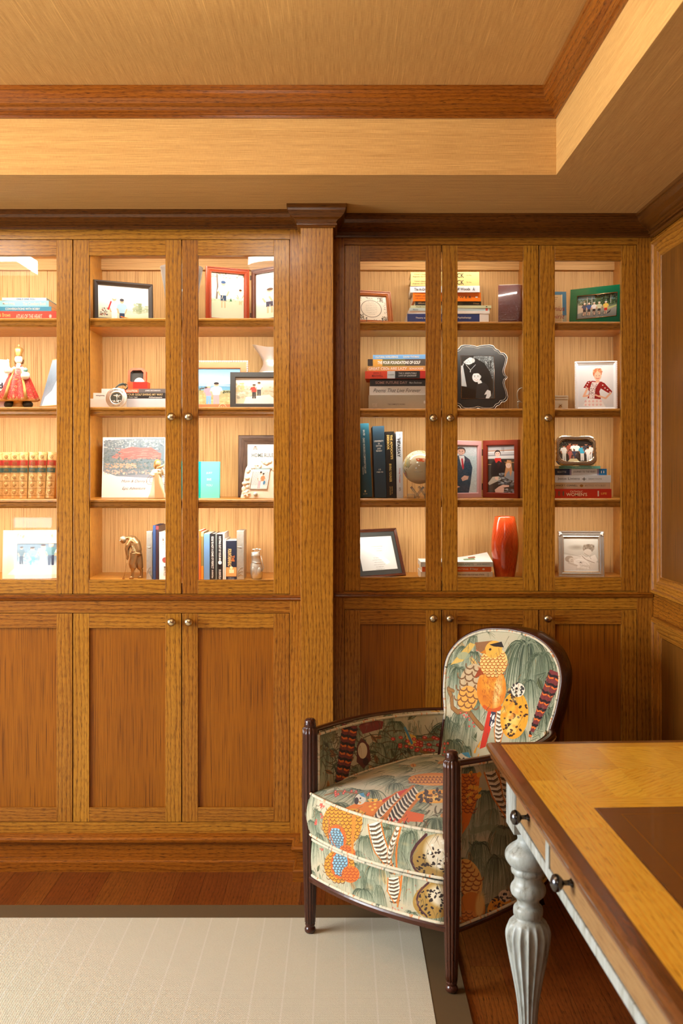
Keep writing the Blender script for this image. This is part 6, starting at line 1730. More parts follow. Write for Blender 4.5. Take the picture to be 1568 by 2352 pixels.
YB_ = (222, 202, 130)
stack(S1, [
 (931, 1128, .0128, 3.875, .15, .01, (60, 56, 60), 'dark book with white and orange end at the bottom of the tall stack', dict(bands=[(1062, 1128, (228, 224, 216)), (1067, 1076, (226, 120, 50))])),
 (935, 1122, .0320, 3.87, .16, .0, (36, 58, 118), 'thick navy psychotherapy textbook with white spine end', dict(bands=[(1101, 1122, (232, 234, 234))], texts=[('Theory and Practice of Counseling and', 954, 1046, .48, .22, WHITE), ('Psychotherapy', 1051, 1082, .50, .30, WHITE)])),
 (938, 1124, .0110, 3.87, .15, -.01, (236, 236, 232), 'thin white book lying on the navy textbook', {}),
 (940, 1124, .0105, 3.87, .15, .01, (186, 206, 206), 'pale blue-grey thin book with a small red mark', dict(bands=[(1115, 1120, (206, 80, 66))], texts=[('Marsha', 948, 960, .5, .4, (110, 126, 130))])),
 (943, 1128, .0105, 3.87, .15, .0, (206, 212, 172), 'pale green thin book below the black one', dict(texts=[('PAUSE TO THINK', 955, 990, .5, .5, (90, 96, 70)), ('•', 1115, 1119, .5, .4, (40, 60, 40))])),
 (953, 1105, .0170, 3.88, .14, .02, (36, 36, 38), 'slim black book under the orange one', dict(texts=[('LEVEL & COURAGE', 960, 990, .6, .35, (206, 170, 120)), ('▣ Simple', 1087, 1100, .5, .4, (214, 180, 130))])),
 (948, 1104, .0338, 3.875, .15, .0, (236, 120, 14), 'bright orange power book in the middle of the tall stack', dict(texts=[('ROBERT GREENE', 953, 985, .62, .14, (120, 50, 10)), ('THE LAWS OF', 953, 978, .34, .10, (120, 50, 10)), ('P O W E R', 1036, 1082, .48, .27, (60, 44, 30)), ('●', 1091, 1097, .48, .17, WHITE)])),
 (942, 1101, .0250, 3.87, .16, -.03, (222, 228, 236), 'white and pale blue book about AI below the two yellow books', dict(texts=[('The Ai-Driven Leader', 951, 1006, .5, .42, (30, 32, 38)), ('Geoff Woods', 1038, 1079, .5, .42, (30, 32, 38)), ('Ai', 1085, 1090, .5, .5, (60, 60, 66))])),
 (943, 1100, .0272, 3.87, .15, -.02, YB_, 'lower of two identical pale yellow books on the tall stack', dict(hard=True, texts=[("China's Quest to", 951, 984, .68, .24, (110, 100, 60)), ('Engineer the Future', 948, 986, .34, .22, (110, 100, 60)), ('BREAKNECK', 1000, 1065, .5, .66, (60, 54, 40)), ('Dan Wang', 1071, 1082, .5, .22, (120, 108, 66))])),
 (943, 1100, .0272, 3.872, .15, -.02, YB_, 'upper of two identical pale yellow books, topmost of the tall stack', dict(hard=True, texts=[("China's Quest to", 951, 984, .68, .24, (110, 100, 60)), ('Engineer the Future', 948, 986, .34, .22, (110, 100, 60)), ('BREAKNECK', 1000, 1065, .5, .66, (60, 54, 40)), ('Dan Wang', 1071, 1082, .5, .22, (120, 108, 66))])),
], 'books lying on the top shelf of the right bookcase')
# rounded leather volume
v = empty('leather_book', (X(1172, 3.87), 3.865, S1), -.2, 'thick brown crocodile leather bound book with rounded spine and white page tops', 'book')
def croc():
    m, nt, b, N, L = nodes('crocodile_leather')
    vo = N('ShaderNodeTexVoronoi'); vo.feature = 'DISTANCE_TO_EDGE'; mp = N('ShaderNodeMapping'); mp.inputs['Scale'].default_value = (90, 90, 130); L(N('ShaderNodeTexCoord').outputs['Object'], mp.inputs[0]); L(mp.outputs[0], vo.inputs['Vector'])
    f = ramp(nt, vo.outputs['Distance'], [(.0, (0, 0, 0)), (.12, (1, 1, 1))])
    L(mixc(nt, f, lin((52, 16, 12)), lin((98, 38, 32))), b.inputs['Base Color']); b.inputs['Roughness'].default_value = .25; b.inputs['Coat Weight'].default_value = .5
    bp = N('ShaderNodeBump'); bp.inputs['Strength'].default_value = .5; bp.inputs['Distance'].default_value = .001; L(f, bp.inputs['Height']); L(bp.outputs[0], b.inputs['Normal']); return m
hb = Z(655, 3.87) - S1
def plan(w_, d_, r_, ins=0):
    o_ = [(-w_ / 2, ins), (w_ / 2 - r_, ins)] + [(w_ / 2 - r_ + (r_ - ins) * math.sin(t), r_ - (r_ - ins) * math.cos(t)) for t in [PI * k / 14 for k in range(1, 14)]] + [(w_ / 2 - r_, 2 * r_ - ins), (-w_ / 2, 2 * r_ - ins)]
    return o_
b = MB(croc()); o1, o2 = plan(.096, .05, .025), plan(.096, .05, .025, .003)
n = len(o1); vs = [(x, y, 0) for x, y in o1] + [(x, y, hb) for x, y in o1] + [(x, y, hb) for x, y in o2] + [(x, y, 0) for x, y in o2]
fs = []
for k in range(n - 1): fs += [(k, k + 1, k + 1 + n, k + n), (k + n, k + 1 + n, k + 1 + 2 * n, k + 2 * n), (k + 2 * n, k + 1 + 2 * n, k + 1 + 3 * n, k + 3 * n)]
b.add(vs, fs, [[(0, 0)] * 4 for f in fs], 0, True); b.build('cover', parent=v, recalc=True)
b = MB(croc()); b.box(-.048, .020, -.0022, -.0002, .012, .019); b.build('strap', parent=v)
b = MB(PAGES()); b.poly([(x + .001, y) for x, y in plan(.092, .05, .025, .0035)], .001, hb + .003, plane='xy'); b.build('page_block', parent=v)
# tan book facing out, partly behind the stile
c = pic(0, 0, 100, 100, [(0, (176, 148, 106)), (1, (170, 140, 98))]); c.rect(0, 0, 100, 9, (60, 96, 116)); c.rect(86, 0, 100, 66, (60, 100, 122)); c.rect(86, 66, 100, 100, (140, 140, 120)); c.rect(83, 8, 86, 100, (196, 176, 136))
for k in range(5): c.line([(20, 16 + k * 5), (70 - k * 4, 16 + k * 5)], 1.2, (110, 84, 60))
for k in range(3): c.line([(20, 88 + k * 4), (80, 88 + k * 4)], 1.2, (110, 84, 60))
r = slab_book('upright_book', 'tan and blue book facing out with dark red script, left of the green frame', 1236, 3.97, 1301, 3.97, 669, S1, c, (60, 96, 116), .02, .06)
lettering('Genius', .072, .020, (120, 34, 26), r, (.014, -.001, r['h'] * .53), bold=0, shear=.3); lettering('Spirit', .064, .024, (120, 34, 26), r, (.017, -.001, r['h'] * .29), bold=0, shear=.3)
# green frame
c = pic(465, 240, 1170, 720, [(0, (96, 150, 176)), (.2, (130, 170, 180)), (.4, (70, 96, 66)), (.62, (150, 150, 140)), (1, (110, 112, 110))], wpx=360)
foliage(c, 465, 320, 800, 430, [(30, 50, 34), (52, 74, 48), (80, 100, 70)], 120, 20, 4); foliage(c, 780, 250, 1170, 440, [(26, 44, 30), (50, 76, 44), (84, 106, 66)], 240, 24, 6); foliage(c, 470, 340, 600, 420, [(160, 140, 120), (190, 170, 150)], 30, 12)
for x in (635, 718, 1050): c.line([(x, 270), (x, 430)], 9, (214, 216, 210))
c.poly([(465, 420), (560, 430), (600, 560), (465, 600)], (196, 180, 160)); c.poly([(980, 520), (1170, 470), (1170, 500), (1000, 560)], (176, 180, 120)); c.poly([(960, 660), (1060, 560), (1040, 620)], (40, 44, 50))
for x, tp, lg in ((590, (70, 80, 100), (40, 40, 46)), (670, (60, 90, 140), (40, 40, 46)), (760, (226, 226, 226), (40, 36, 40)), (850, (200, 206, 170), (50, 50, 50)), (965, (230, 196, 90), (190, 40, 36))): person(c, x, 640, 250, tp, lg, shorts=True, cap=(220, 214, 200))
for x in (570, 640, 770, 860, 940): c.line([(x + 28 * math.cos(t), 625 + 34 * math.sin(t)) for t in [k * .52 for k in range(13)]], 5, (40, 40, 42))
GREEN = plain('green_lacquer', lin((8, 92, 62)), .12, 0, .6)
r = frame('picture_frame', 'glossy green frame with gilt inner rim and cyclists photo', 1306, 3.95, 1432, 3.82, 664, S1, .031, GREEN, c, 'flat', lean=.10)
w_, h_ = r['w'], r['h']; q = .0305
wire('gilt_rim', r, [(-w_ / 2 + q, .0005, q), (w_ / 2 - q, .0005, q), (w_ / 2 - q, .0005, h_ - q), (-w_ / 2 + q, .0005, h_ - q)], .0018, plain('gilt', lin((206, 176, 130)), .25, .9), closed=True)

# second shelf
stack(S2, [
 (846, 1008, .0560, 3.83, .17, -.04, (176, 166, 146), 'very thick grey-beige book at the bottom under the poems book', dict(hard=True, texts=[('❋', 972, 978, .5, .25, WHITE), ('POEMS', 855, 866, .3, .3, (196, 188, 170)), ('THE COMPLETE WORKS', 890, 930, .35, .10, (110, 100, 84))])),
 (848, 1006, .0340, 3.832, .16, -.04, (236, 234, 230), 'thick white poetry book with swirling black title', dict(hard=True, texts=[('Poems That Live Forever', 857, 966, .52, .42, (60, 56, 54), dict(shear=.4, bold=0))])),
 (849, 1004, .0290, 3.84, .16, -.05, (44, 44, 46), 'charcoal book with pinkish title above the white poetry book', dict(hard=True, texts=[('SOME FUTURE DAY', 862, 935, .5, .36, (196, 160, 150)), ('Marc Beckman', 940, 968, .48, .26, (190, 196, 196))])),
 (838, 1002, .0290, 3.825, .17, -.06, (226, 66, 30), 'red, white and black leadership book with bright red ends', dict(bands=[(889, 907, (208, 214, 218)), (907, 964, (26, 26, 28)), (964, 1002, (206, 40, 32))], texts=[('JOHN C.', 857, 876, .72, .26, (120, 20, 16)), ('MAXWELL', 854, 879, .36, .30, (120, 20, 16)), ('THE 21 IRREFUTABLE', 915, 956, .68, .22, (200, 200, 200)), ('LAWS OF LEADERSHIP', 915, 956, .36, .22, (200, 200, 200)), ('10TH ANNIVERSARY', 891, 905, .5, .16, (90, 96, 100))])),
 (843, 1002, .0205, 3.835, .16, -.06, (196, 152, 84), 'mustard coloured book with white capital letters', dict(texts=[('GREAT CEOs ARE LAZY', 846, 934, .5, .52, WHITE), ('SCHLECKSER', 940, 972, .48, .38, WHITE)])),
 (844, 1000, .0270, 3.84, .16, -.05, (38, 30, 28), 'black golf book with a green picture strip on its spine', dict(bands=[(856, 878, (206, 150, 60)), (878, 930, (96, 92, 52)), (930, 1000, (70, 62, 56))], texts=[('THE FOUR FOUNDATIONS OF GOLF', 867, 965, .5, .46, WHITE, dict(shear=.2, bold=.03))])),
 (856, 1000, .0175, 3.845, .15, -.08, (96, 142, 186), 'thin light blue book on top of the golf foundations book', dict(hard=True, texts=[('CULTURAL INTELLIGENCE', 862, 914, .5, .42, (214, 200, 170)), ('DAVID THOMAS', 926, 962, .5, .38, (200, 190, 170))])),
], 'books lying on the second shelf of the right bookcase')
# ornate black frame
v = empty('picture_frame', (X(1097.5, 3.94), 3.94, S2), 0, 'black scalloped frame with silver edge and black and white photo of two people', 'picture frame'); v.rotation_euler = (-.10, 0, 0)
k_ = .1488 * 3.94 / F
qd = [(0, 487), (30, 497), (60, 507), (120, 514), (200, 517), (255, 502), (290, 452), (340, 432), (365, 392), (420, 386), (455, 352), (470, 310), (456, 230), (428, 150), (416, 90), (430, 40), (470, 0)]
full = [(x, y) for x, y in qd] + [(x, -y) for x, y in qd[-2::-1]] + [(-x, -y) for x, y in qd[1:]] + [(-x, y) for x, y in qd[-2:0:-1]]
cz = 520 * k_
ol = [(x * k_, cz + y * k_) for x, y in full][::-1]
b = MB([paint((26, 26, 26), .4)])
hw, hh = 258 * k_, 336 * k_
inner = [(-hw, cz - hh), (hw, cz - hh), (hw, cz + hh), (-hw, cz + hh)]
n = len(ol)
def sc2(f): return [(x * f, cz + (z_ - cz) * f) for x, z_ in ol]
rings = [(ol, .016), (ol, .003), (sc2(.985), 0), (sc2(.955), .0), (sc2(.94), -.002), (sc2(.6), -.002)]
vs = [(x, y, z_) for rg, y in rings for x, z_ in rg]; fs = []
for r_ in range(len(rings) - 1):
    for k in range(n): j = (k + 1) % n; fs.append((r_ * n + k, r_ * n + j, (r_ + 1) * n + j, (r_ + 1) * n + k))
fs.append(tuple((len(rings) - 1) * n + k for k in range(n))); fs.append(tuple(range(n))[::-1])
b.add(vs, fs, [[(0, 0)] * len(f) for f in fs]); b.build('frame_body', parent=v, recalc=True)
wire('silver_edge', v, [(x, .001, z_) for x, z_ in sc2(.992)], .0016, SILVER, closed=True)
wire('silver_line', v, [(x, -.0022, z_) for x, z_ in sc2(.935)], .0007, SILVER, closed=True)
c = pic(190, 1405, 712, 2080, [(0, (90, 96, 98)), (1, (60, 62, 62))], wpx=380)
foliage(c, 400, 1405, 712, 1760, [(130, 138, 140), (170, 178, 180), (60, 64, 64), (96, 100, 102)], 420, 12, 3); foliage(c, 600, 1760, 712, 2080, [(50, 52, 52), (90, 92, 92)], 60, 9)
for k in range(7): c.line([(U(600, 700), 1480), (U(560, 700), 1900)], 5, (40, 42, 42))
c.poly([(190, 1520), (235, 1530), (262, 1700), (280, 1830), (275, 1890), (190, 1880)], (176, 182, 184)); 
c.poly([(225, 1570), (260, 1500), (420, 1440), (560, 1520), (640, 1660), (690, 1800), (690, 1960), (640, 2080), (240, 2080), (280, 1900), (255, 1760)], (28, 30, 31))
c.ell(300, 1470, 88, 70, (196, 200, 202), rot=.5); c.poly([(190, 1405), (395, 1405), (385, 1436), (330, 1430), (280, 1462), (236, 1500), (214, 1560), (190, 1560)], (30, 32, 34)); c.line([(250, 1500), (262, 1512)], 5, (60, 62, 64)); c.line([(300, 1470), (316, 1484)], 5, (60, 62, 64)); c.line([(268, 1500), (262, 1535), (276, 1540)], 5, (150, 154, 156)); c.ell(385, 1480, 26, 34, (180, 184, 186)); c.poly([(330, 1540), (440, 1500), (420, 1560), (345, 1640), (290, 1570)], (24, 26, 27)); c.line([(275, 1550), (340, 1630), (420, 1545)], 6, (200, 206, 208)); c.line([(340, 1630), (336, 1660)], 10, (190, 196, 198))
for q2 in (290, 330): c.line([(q2 - 12, 1500), (q2 + 12, 1506)], 5, (60, 62, 64))
c.curve((300, 1556), (325, 1566), (345, 1548), 5, (90, 92, 94))
c.poly([(190, 1880), (280, 1900), (440, 1960), (430, 2080), (190, 2080)], (14, 15, 16))
face(c, 430, 1735, 72, (214, 218, 220), (30, 30, 32)); c.ell(492, 1735, 14, 24, (196, 200, 202))
c.poly([(440, 1830), (510, 1800), (600, 1860), (640, 1960), (620, 2080), (415, 2080), (425, 1940)], (40, 42, 44)); c.poly([(440, 1800), (500, 1790), (520, 1830), (460, 1850)], (206, 210, 212))
c.poly([(570, 1980), (600, 1940), (650, 1960), (655, 2030), (620, 2080), (570, 2075), (590, 2010), (550, 2020)], (206, 210, 212))
b = MB(img_mat('frame_print_mono', c, .25, .6)); y_ = -.0026
b.add([(-hw, y_, cz - hh), (hw, y_, cz - hh), (hw, y_, cz + hh), (-hw, y_, cz + hh)], [(0, 1, 2, 3)], [[(0, 0), (1, 0), (1, 1), (0, 1)]]); b.build('photograph', parent=v)
wire('photo_rim', v, [(-hw, y_, cz - hh), (hw, y_, cz - hh), (hw, y_, cz + hh), (-hw, y_, cz + hh)], .0016, plain('rose_silver', lin((176, 156, 144)), .3, .9), closed=True)
# wire ornament behind the stile
v = empty('wire_ornament', (X(1200, 3.90), 3.90, S2), 0, 'small dark wire figure ornament right of the scalloped frame', 'ornament')
wire('loop', v, [(-.004 + .018 * math.cos(t), 0, .058 + .028 * math.sin(t)) for t in [k * PI / 12 for k in range(24)]], .0016, PEWTER, closed=True)
wire('stem', v, [(-.016, 0, .001), (-.020, -.003, .02), (-.010, 0, .035)], .002, PEWTER); wire('stem', v, [(.008, 0, .001), (.004, 0, .035)], .002, PEWTER)
b = MB(PEWTER); b.ball((-.018, -.004, .030), .005); b.build('bead', parent=v); b = MB(PEWTER); b.box(-.024, .012, -.01, .01, 0, .003); b.build('base', parent=v)
# ivory box
v = empty('ivory_box', (X(1277, 3.90), 3.90, S2), 0, 'small ivory box with scalloped lid and bronze bow', 'box')
IVB = plain('ivory_box', lin((214, 206, 184)), .6, bumpn=(200, .3)); wb = .046; hbx = Z(908, 3.90) - S2 - .004
b = MB(IVB); b.box(-wb, wb, 0, .06, 0, hbx - .012); b.build('base', parent=v, bevel=.001)
b = MB(IVB); b.box(-wb - .001, wb + .001, -.001, .061, hbx - .0115, hbx)
for k in range(14): b.lathe([(.0034, -.001), (.0034, .003)], c=(-wb + .003 + k * (2 * wb - .006) / 13, .001, hbx + .0005), seg=12, axis='y')
b.build('lid', parent=v)
b = MB(BRONZE); b.tube([(.010, -.0015, .012), (.016, -.003, .018), (.022, -.0015, .022)], .0014, 6); b.tube([(.012, -.0015, .022), (.016, -.003, .018), (.022, -.0015, .012)], .0014, 6); b.build('bow', parent=v)
# white frame with dancer portrait
c = pic(540, 1480, 1110, 2240, [(0, (222, 226, 230)), (1, (214, 218, 224))], wpx=340)
c.ell(850, 1850, 380, 460, (232, 234, 238), .8, soft=.7)
c.poly([(690, 2080), (620, 2200), (800, 2240), (980, 2235), (900, 2085)], (242, 240, 240))
for x in range(660, 960, 60):
    for y in (2130, 2190): c.line([(x + 12 * math.cos(t), y + 14 * math.sin(t)) for t in [k * .9 for k in range(8)]], 5, (220, 110, 120))
c.poly([(760, 1770), (930, 1790), (925, 1860), (880, 1960), (905, 2095), (690, 2080), (720, 1960), (690, 1900), (625, 1890)], (150, 26, 30))
c.poly([(900, 1790), (960, 1810), (1085, 1960), (1070, 2000), (1010, 1980), (880, 1890)], (150, 26, 30)); c.poly([(740, 1770), (690, 1780), (625, 1890), (690, 1905), (730, 1860)], (150, 26, 30))
c.poly([(765, 1790), (880, 1800), (820, 1900), (800, 2080), (715, 2075), (730, 1900)], (236, 226, 224))
for k in range(80): x = U(730, 840); y = U(1810, 2070); c.line([(x, y), (x + 10, y + 4)], 5, (130, 30, 36) if k % 2 else (60, 40, 50))
for x, y in ((935, 1850), (970, 1900), (1010, 1930), (1050, 1970), (690, 1840), (670, 1880), (710, 1800)): c.ell(x, y, 11, 9, (240, 230, 228))
c.line([(700, 2080), (905, 2100)], 9, (240, 236, 234)); c.line([(690, 1905), (630, 2040), (700, 2030)], 34, (232, 180, 150)); c.line([(1060, 1990), (980, 2080), (880, 2040)], 30, (232, 184, 156)); c.line([(820, 2020), (880, 2050)], 26, (232, 180, 150))
c.ell(850, 1640, 72, 90, (206, 120, 84)); foliage(c, 785, 1560, 920, 1640, [(226, 150, 110), (240, 190, 150), (180, 96, 70)], 60, 14, 2); c.ell(856, 1690, 58, 76, (238, 190, 162)); c.poly([(830, 1750), (880, 1750), (890, 1800), (820, 1800)], (234, 184, 156))
c.ell(835, 1685, 7, 5, (50, 40, 40)); c.ell(880, 1685, 7, 5, (50, 40, 40)); c.curve((832, 1724), (856, 1746), (882, 1722), 8, (190, 60, 60))
r = frame('picture_frame', 'white deckle edged frame with portrait of a dancer in red bodice', 1321, 3.91, 1417, 3.885, 829, S2, .0125, paint((232, 236, 240), .5), c, 'bevel', lean=.07)
lettering('Great Lakes Fei   1997', .046, .003, (150, 156, 160), r, (.002, .0070, r['h'] - .0205), bold=0)
b = MB(paint((238, 240, 242), .5)); w_, h_ = r['w'], r['h']
for k in range(26):
    for s_ in (-1, 1): b.box(s_ * w_ / 2 - .0016, s_ * w_ / 2 + .0016, .001, .006, h_ * (k + .1) / 26, h_ * (k + .8) / 26)
b.build('deckle_edge', parent=r)

# third shelf
G3 = 'books standing on the third shelf of the right bookcase'
upright(819, 851, 975, S3, 3.82, .19, (28, 74, 88), 'tall dark teal law book at the left end of the shelf', G3, lean=-.05, round_=.004, rough=.3, texts=[('BALYER', 990, 1003, .62, .12, (190, 196, 190)), ('OHIO WORKERS COMPENSATION LAW', 1008, 1090, .58, .14, (200, 204, 196)), ('THIRD EDITION', 1074, 1092, .42, .10, (190, 196, 190)), ('●', 1128, 1133, .5, .12, (214, 200, 150)), ('BALYER', 1135.5, 1137.5, .5, .30, (214, 200, 150), dict(across=1))])
upright(858, 885, 980, S3, 3.822, .18, (34, 60, 76), 'slate blue law review volume with silver lettering', G3, lean=-.035, texts=[('UNIVERSITY', 1012.5, 1016.5, .5, .80, (210, 206, 196), dict(across=1)), ('OF', 1018.5, 1022, .5, .14, (210, 206, 196), dict(across=1)), ('DAYTON', 1023.5, 1027.5, .5, .5, (210, 206, 196), dict(across=1)), ('LAW', 1029.5, 1033.5, .5, .3, (210, 206, 196), dict(across=1)), ('REVIEW', 1035, 1039, .5, .5, (210, 206, 196), dict(across=1)), ('15', 1078, 1081.5, .5, .18, (210, 206, 196), dict(across=1)), ('1989-90', 1084, 1087.5, .5, .55, (210, 206, 196), dict(across=1))])
upright(886, 907, 992, S3, 3.83, .17, (26, 24, 20), 'black and gold lettered book between slate and white volumes', G3, lean=-.03, texts=[("THE ADVOCATE'S", 1000, 1056, .68, .26, (222, 190, 110), dict(bold=.03)), ('DESKBOOK', 1000, 1034, .32, .26, (222, 190, 110), dict(bold=.03)), ('IRVING YOUNGER', 1066, 1108, .48, .26, (222, 190, 110), dict(bold=.02)), ('PRENTICE HALL', 1118, 1136, .6, .12, (200, 170, 100)), ('LAW & BUSINESS', 1118, 1138, .4, .12, (200, 170, 100))])
upright(910, 925, 992, S3, 3.83, .16, (214, 222, 232), 'white slim book leaning next to the globe', G3, lean=-.012, texts=[('HEARSAY', 1008, 1050, .40, .52, (36, 40, 46), dict(bold=.02)), ('Irving Younger', 1076, 1110, .5, .26, (206, 60, 60)), ('NITA', 1120, 1128, .5, .3, (90, 96, 100)), ('||| |||| | |||', 996, 1020, .58, .28, (110, 120, 130))])
# globe
v = empty('globe', (X(963, 3.86), 3.86, S3), 0, 'small cream desk globe on a clear acrylic prop stand', 'globe')
def globe_mat():
    m, nt, b, N, L = nodes('globe_map')
    tc = N('ShaderNodeTexCoord').outputs['Object']
    n = noise(nt, tc, 14, 5, .62)
    land = math_n(nt, 'GREATER_THAN', n, .56)
    n2 = noise(nt, tc, 22, 2, .5)
    lc = ramp(nt, n2, [(.40, lin((206, 96, 56))), (.46, lin((196, 176, 130))), (.55, lin((176, 176, 140))), (.62, lin((214, 190, 120)))])
    coast = math_n(nt, 'LESS_THAN', math_n(nt, 'ABSOLUTE', math_n(nt, 'SUBTRACT', n, .56)), .006)
    c_ = mixc(nt, land, lin((226, 212, 178)), lc); c_ = mixc(nt, coast, c_, lin((120, 90, 60)))
    L(c_, b.inputs['Base Color']); b.inputs['Roughness'].default_value = .15; b.inputs['Coat Weight'].default_value = .7; return m
RG = .0655; gz = Z(1073, 3.86) - S3
b = MB(globe_mat()); b.ball((0, 0, gz), RG, seg=48, rings=28); b.build('sphere', parent=v)
b = MB(paint((206, 92, 50), .3)); pts = [(-.27, .50), (-.1, .52), (.10, .50), (.28, .48), (.34, .40), (.22, .34), (.14, .30), (.05, .33), (-.04, .32), (-.14, .34), (-.24, .38)]
vs = []; 
for x, z_ in pts: y = -math.sqrt(max(0, 1 - x * x - z_ * z_)); q = RG + .0004; vs.append((x * q, y * q, gz + z_ * q))
m0 = Vector((0.02, -.91, .415)).normalized() * (RG + .0007); vs.append((m0.x, m0.y, gz + m0.z)); n = len(pts)
b.add(vs, [(k, (k + 1) % n, n) for k in range(n)], [[(0, 0)] * 3] * n, 0, True); b.build('country', parent=v, recalc=True)
lettering('PACIFIC OCEAN', .034, .0022, (120, 104, 80), v, (-.010, -RG * .99, gz - .018), bold=0)
ACR = THIN
b = MB(ACR); b.box(-.046, -.020, -.02, .02, 0, .016); b.build('acrylic_block', parent=v); b = MB(ACR); b.box(.020, .046, -.02, .02, 0, .016); b.build('acrylic_block', parent=v)
for s_ in (-1, 1): wire('acrylic_rod', v, [(s_ * -.008 - .01, -.01, .002), (s_ * .024 - .01 + .0, -.022, .044)] , .0042, ACR, 10)
wire('acrylic_rod', v, [(.03, .012, .002), (.0, .03, .044)], .0042, ACR, 10)
# hinged family portraits
c = pic(70, 230, 340, 945, [(0, (214, 226, 234)), (.2, (206, 220, 226)), (.24, (188, 214, 220)), (1, (206, 224, 228))], wpx=200)
c.poly([(70, 420), (130, 385), (150, 370), (200, 380), (260, 440), (290, 560), (270, 800), (250, 945), (70, 945)], (52, 76, 96)); c.poly([(140, 380), (200, 385), (205, 440), (186, 600), (165, 520)], (236, 236, 236)); c.poly([(168, 425), (184, 425), (198, 560), (186, 600), (172, 540)], (196, 60, 76)); face(c, 165, 320, 46, (226, 180, 160), (96, 84, 78))
c.poly([(165, 720), (200, 680), (250, 690), (240, 740), (180, 765)], (226, 186, 166)); c.poly([(70, 830), (110, 820), (155, 850), (120, 870), (70, 870)], (226, 186, 166)); c.ell(72, 520, 10, 40, (120, 50, 50)); c.line([(95, 310), (95, 350)], 8, (90, 90, 90))
c.speckle(.12, 4, 2)
r = frame('picture_frame', 'pale pink leaf of a hinged frame with man in suit portrait', 1034, 3.82, 1106, 3.93, 1011, S3, .020, paint((206, 158, 158), .35), c, 'flat', lean=0, thick=.014, stand=False)
c = pic(540, 215, 935, 945, [(0, (170, 168, 172)), (.28, (206, 206, 206)), (.29, (54, 44, 36)), (1, (70, 56, 46))], wpx=240)
for y, q2 in ((240, (120, 110, 110)), (300, (180, 130, 100)), (320, (226, 226, 226)), (370, (130, 130, 134)), (400, (226, 224, 220))): c.line([(540, y), (935, y - 10)], 14, q2)
c.line([(748, 250), (748, 320)], 5, (60, 60, 60)); c.line([(772, 250), (772, 320)], 5, (60, 60, 60)); c.line([(540, 510), (600, 510)], 8, (190, 150, 96)); c.line([(780, 475), (935, 480)], 12, (170, 120, 70))
c.poly([(590, 500), (640, 440), (740, 430), (790, 480), (800, 560), (760, 700), (640, 730), (580, 690)], (44, 34, 32)); c.poly([(634, 430), (660, 490), (700, 450), (740, 480), (730, 410), (650, 410)], (206, 46, 38)); face(c, 682, 345, 42, (232, 194, 178), (40, 28, 26))
c.poly([(540, 800), (610, 700), (700, 690), (740, 740), (620, 800), (560, 830)], (186, 176, 160)); c.poly([(640, 700), (690, 700), (690, 750), (650, 740)], (230, 190, 170))
foliage(c, 700, 640, 935, 945, [(120, 124, 128), (180, 182, 184), (80, 84, 90)], 130, 22, 7); c.poly([(780, 700), (830, 560), (920, 620), (935, 760), (850, 740)], (140, 142, 146))
c.poly([(820, 440), (880, 450), (895, 600), (870, 700), (850, 600), (780, 690), (800, 560)], (196, 140, 96)); face(c, 840, 520, 40, (238, 204, 184), (198, 146, 100)); c.poly([(830, 580), (800, 690), (780, 690), (800, 560)], (196, 140, 96))
c.poly([(700, 850), (760, 820), (850, 825), (850, 850), (720, 870)], (230, 190, 170)); c.poly([(640, 900), (700, 850), (780, 870), (770, 945), (650, 945)], (228, 186, 166))
r2 = frame('picture_frame', 'red-brown leaf of a hinged frame with portrait of two young people', 1108, 3.93, 1189, 3.80, 1012, S3, .021, paint((120, 38, 20), .22), c, 'flat', lean=0, thick=.015, stand=False)
b = MB(IRON)
for zz in (.03, r2['h'] - .06): b.box(-r2['w'] / 2 - .003, -r2['w'] / 2 + .001, -.001, .003, zz, zz + .026)
b.build('hinge', parent=r2)
zt5 = stack(S3, [
 (1254, 1404, .0355, 3.83, .16, .0, (190, 42, 24), 'red women\'s devotional book at the bottom under the silver photo frame', dict(texts=[('CATHOLIC', 1309, 1338, .72, .20, (240, 220, 190)), ("WOMEN'S", 1300, 1348, .40, .36, (240, 226, 200)), ('LIFE', 1380, 1393, .5, .22, (236, 190, 90)), ('▮▮▮', 1272, 1295, .5, .5, (110, 90, 70)), ('▮', 1372, 1375, .5, .6, WHITE)])),
 (1252, 1401, .0245, 3.835, .15, .0, (230, 224, 208), 'cream book with small gold medallion on its spine', dict(hard=True, texts=[('JANICE T. CONNELL', 1275, 1326, .5, .36, (90, 84, 72)), ('●', 1331, 1339, .5, .42, (176, 130, 60)), ('MEETINGS WITH MARY', 1343, 1391, .52, .36, (190, 180, 160))])),
 (1274, 1403, .0285, 3.83, .15, .01, (222, 228, 234), 'white prayer book with thin cross on its spine', dict(hard=True, texts=[('Jesus Listens', 1280, 1331, .5, .40, (70, 66, 64), dict(bold=0)), ('+', 1336, 1346, .48, .44, (70, 66, 64), dict(bold=0)), ('SARAH YOUNG', 1351, 1382, .5, .22, (150, 152, 154))])),
 (1254, 1393, .0250, 3.835, .14, .0, (24, 58, 100), 'blue and white heart journey book with rounded end', dict(bands=[(1308, 1312, (150, 140, 176)), (1312, 1371, (230, 232, 236)), (1371, 1375, (150, 140, 176)), (1375, 1393, (24, 110, 166))], texts=[('BEATTIE', 1280, 1300, .5, .3, (180, 190, 206)), ('JOURNEY TO THE HEART', 1316, 1368, .5, .36, (110, 104, 110)), ('▮▮', 1380, 1387, .5, .36, WHITE)])),
 (1283, 1379, .0105, 3.83, .12, .02, (110, 190, 178), 'thin teal book on top of its stack', dict(texts=[('Robert J. Dowling', 1285, 1312, .5, .52, (20, 40, 60)), ('THE GOSPEL ACCORDING TO LIFE', 1320, 1362, .5, .36, (206, 230, 224))])),
], 'devotional books lying on the third shelf')
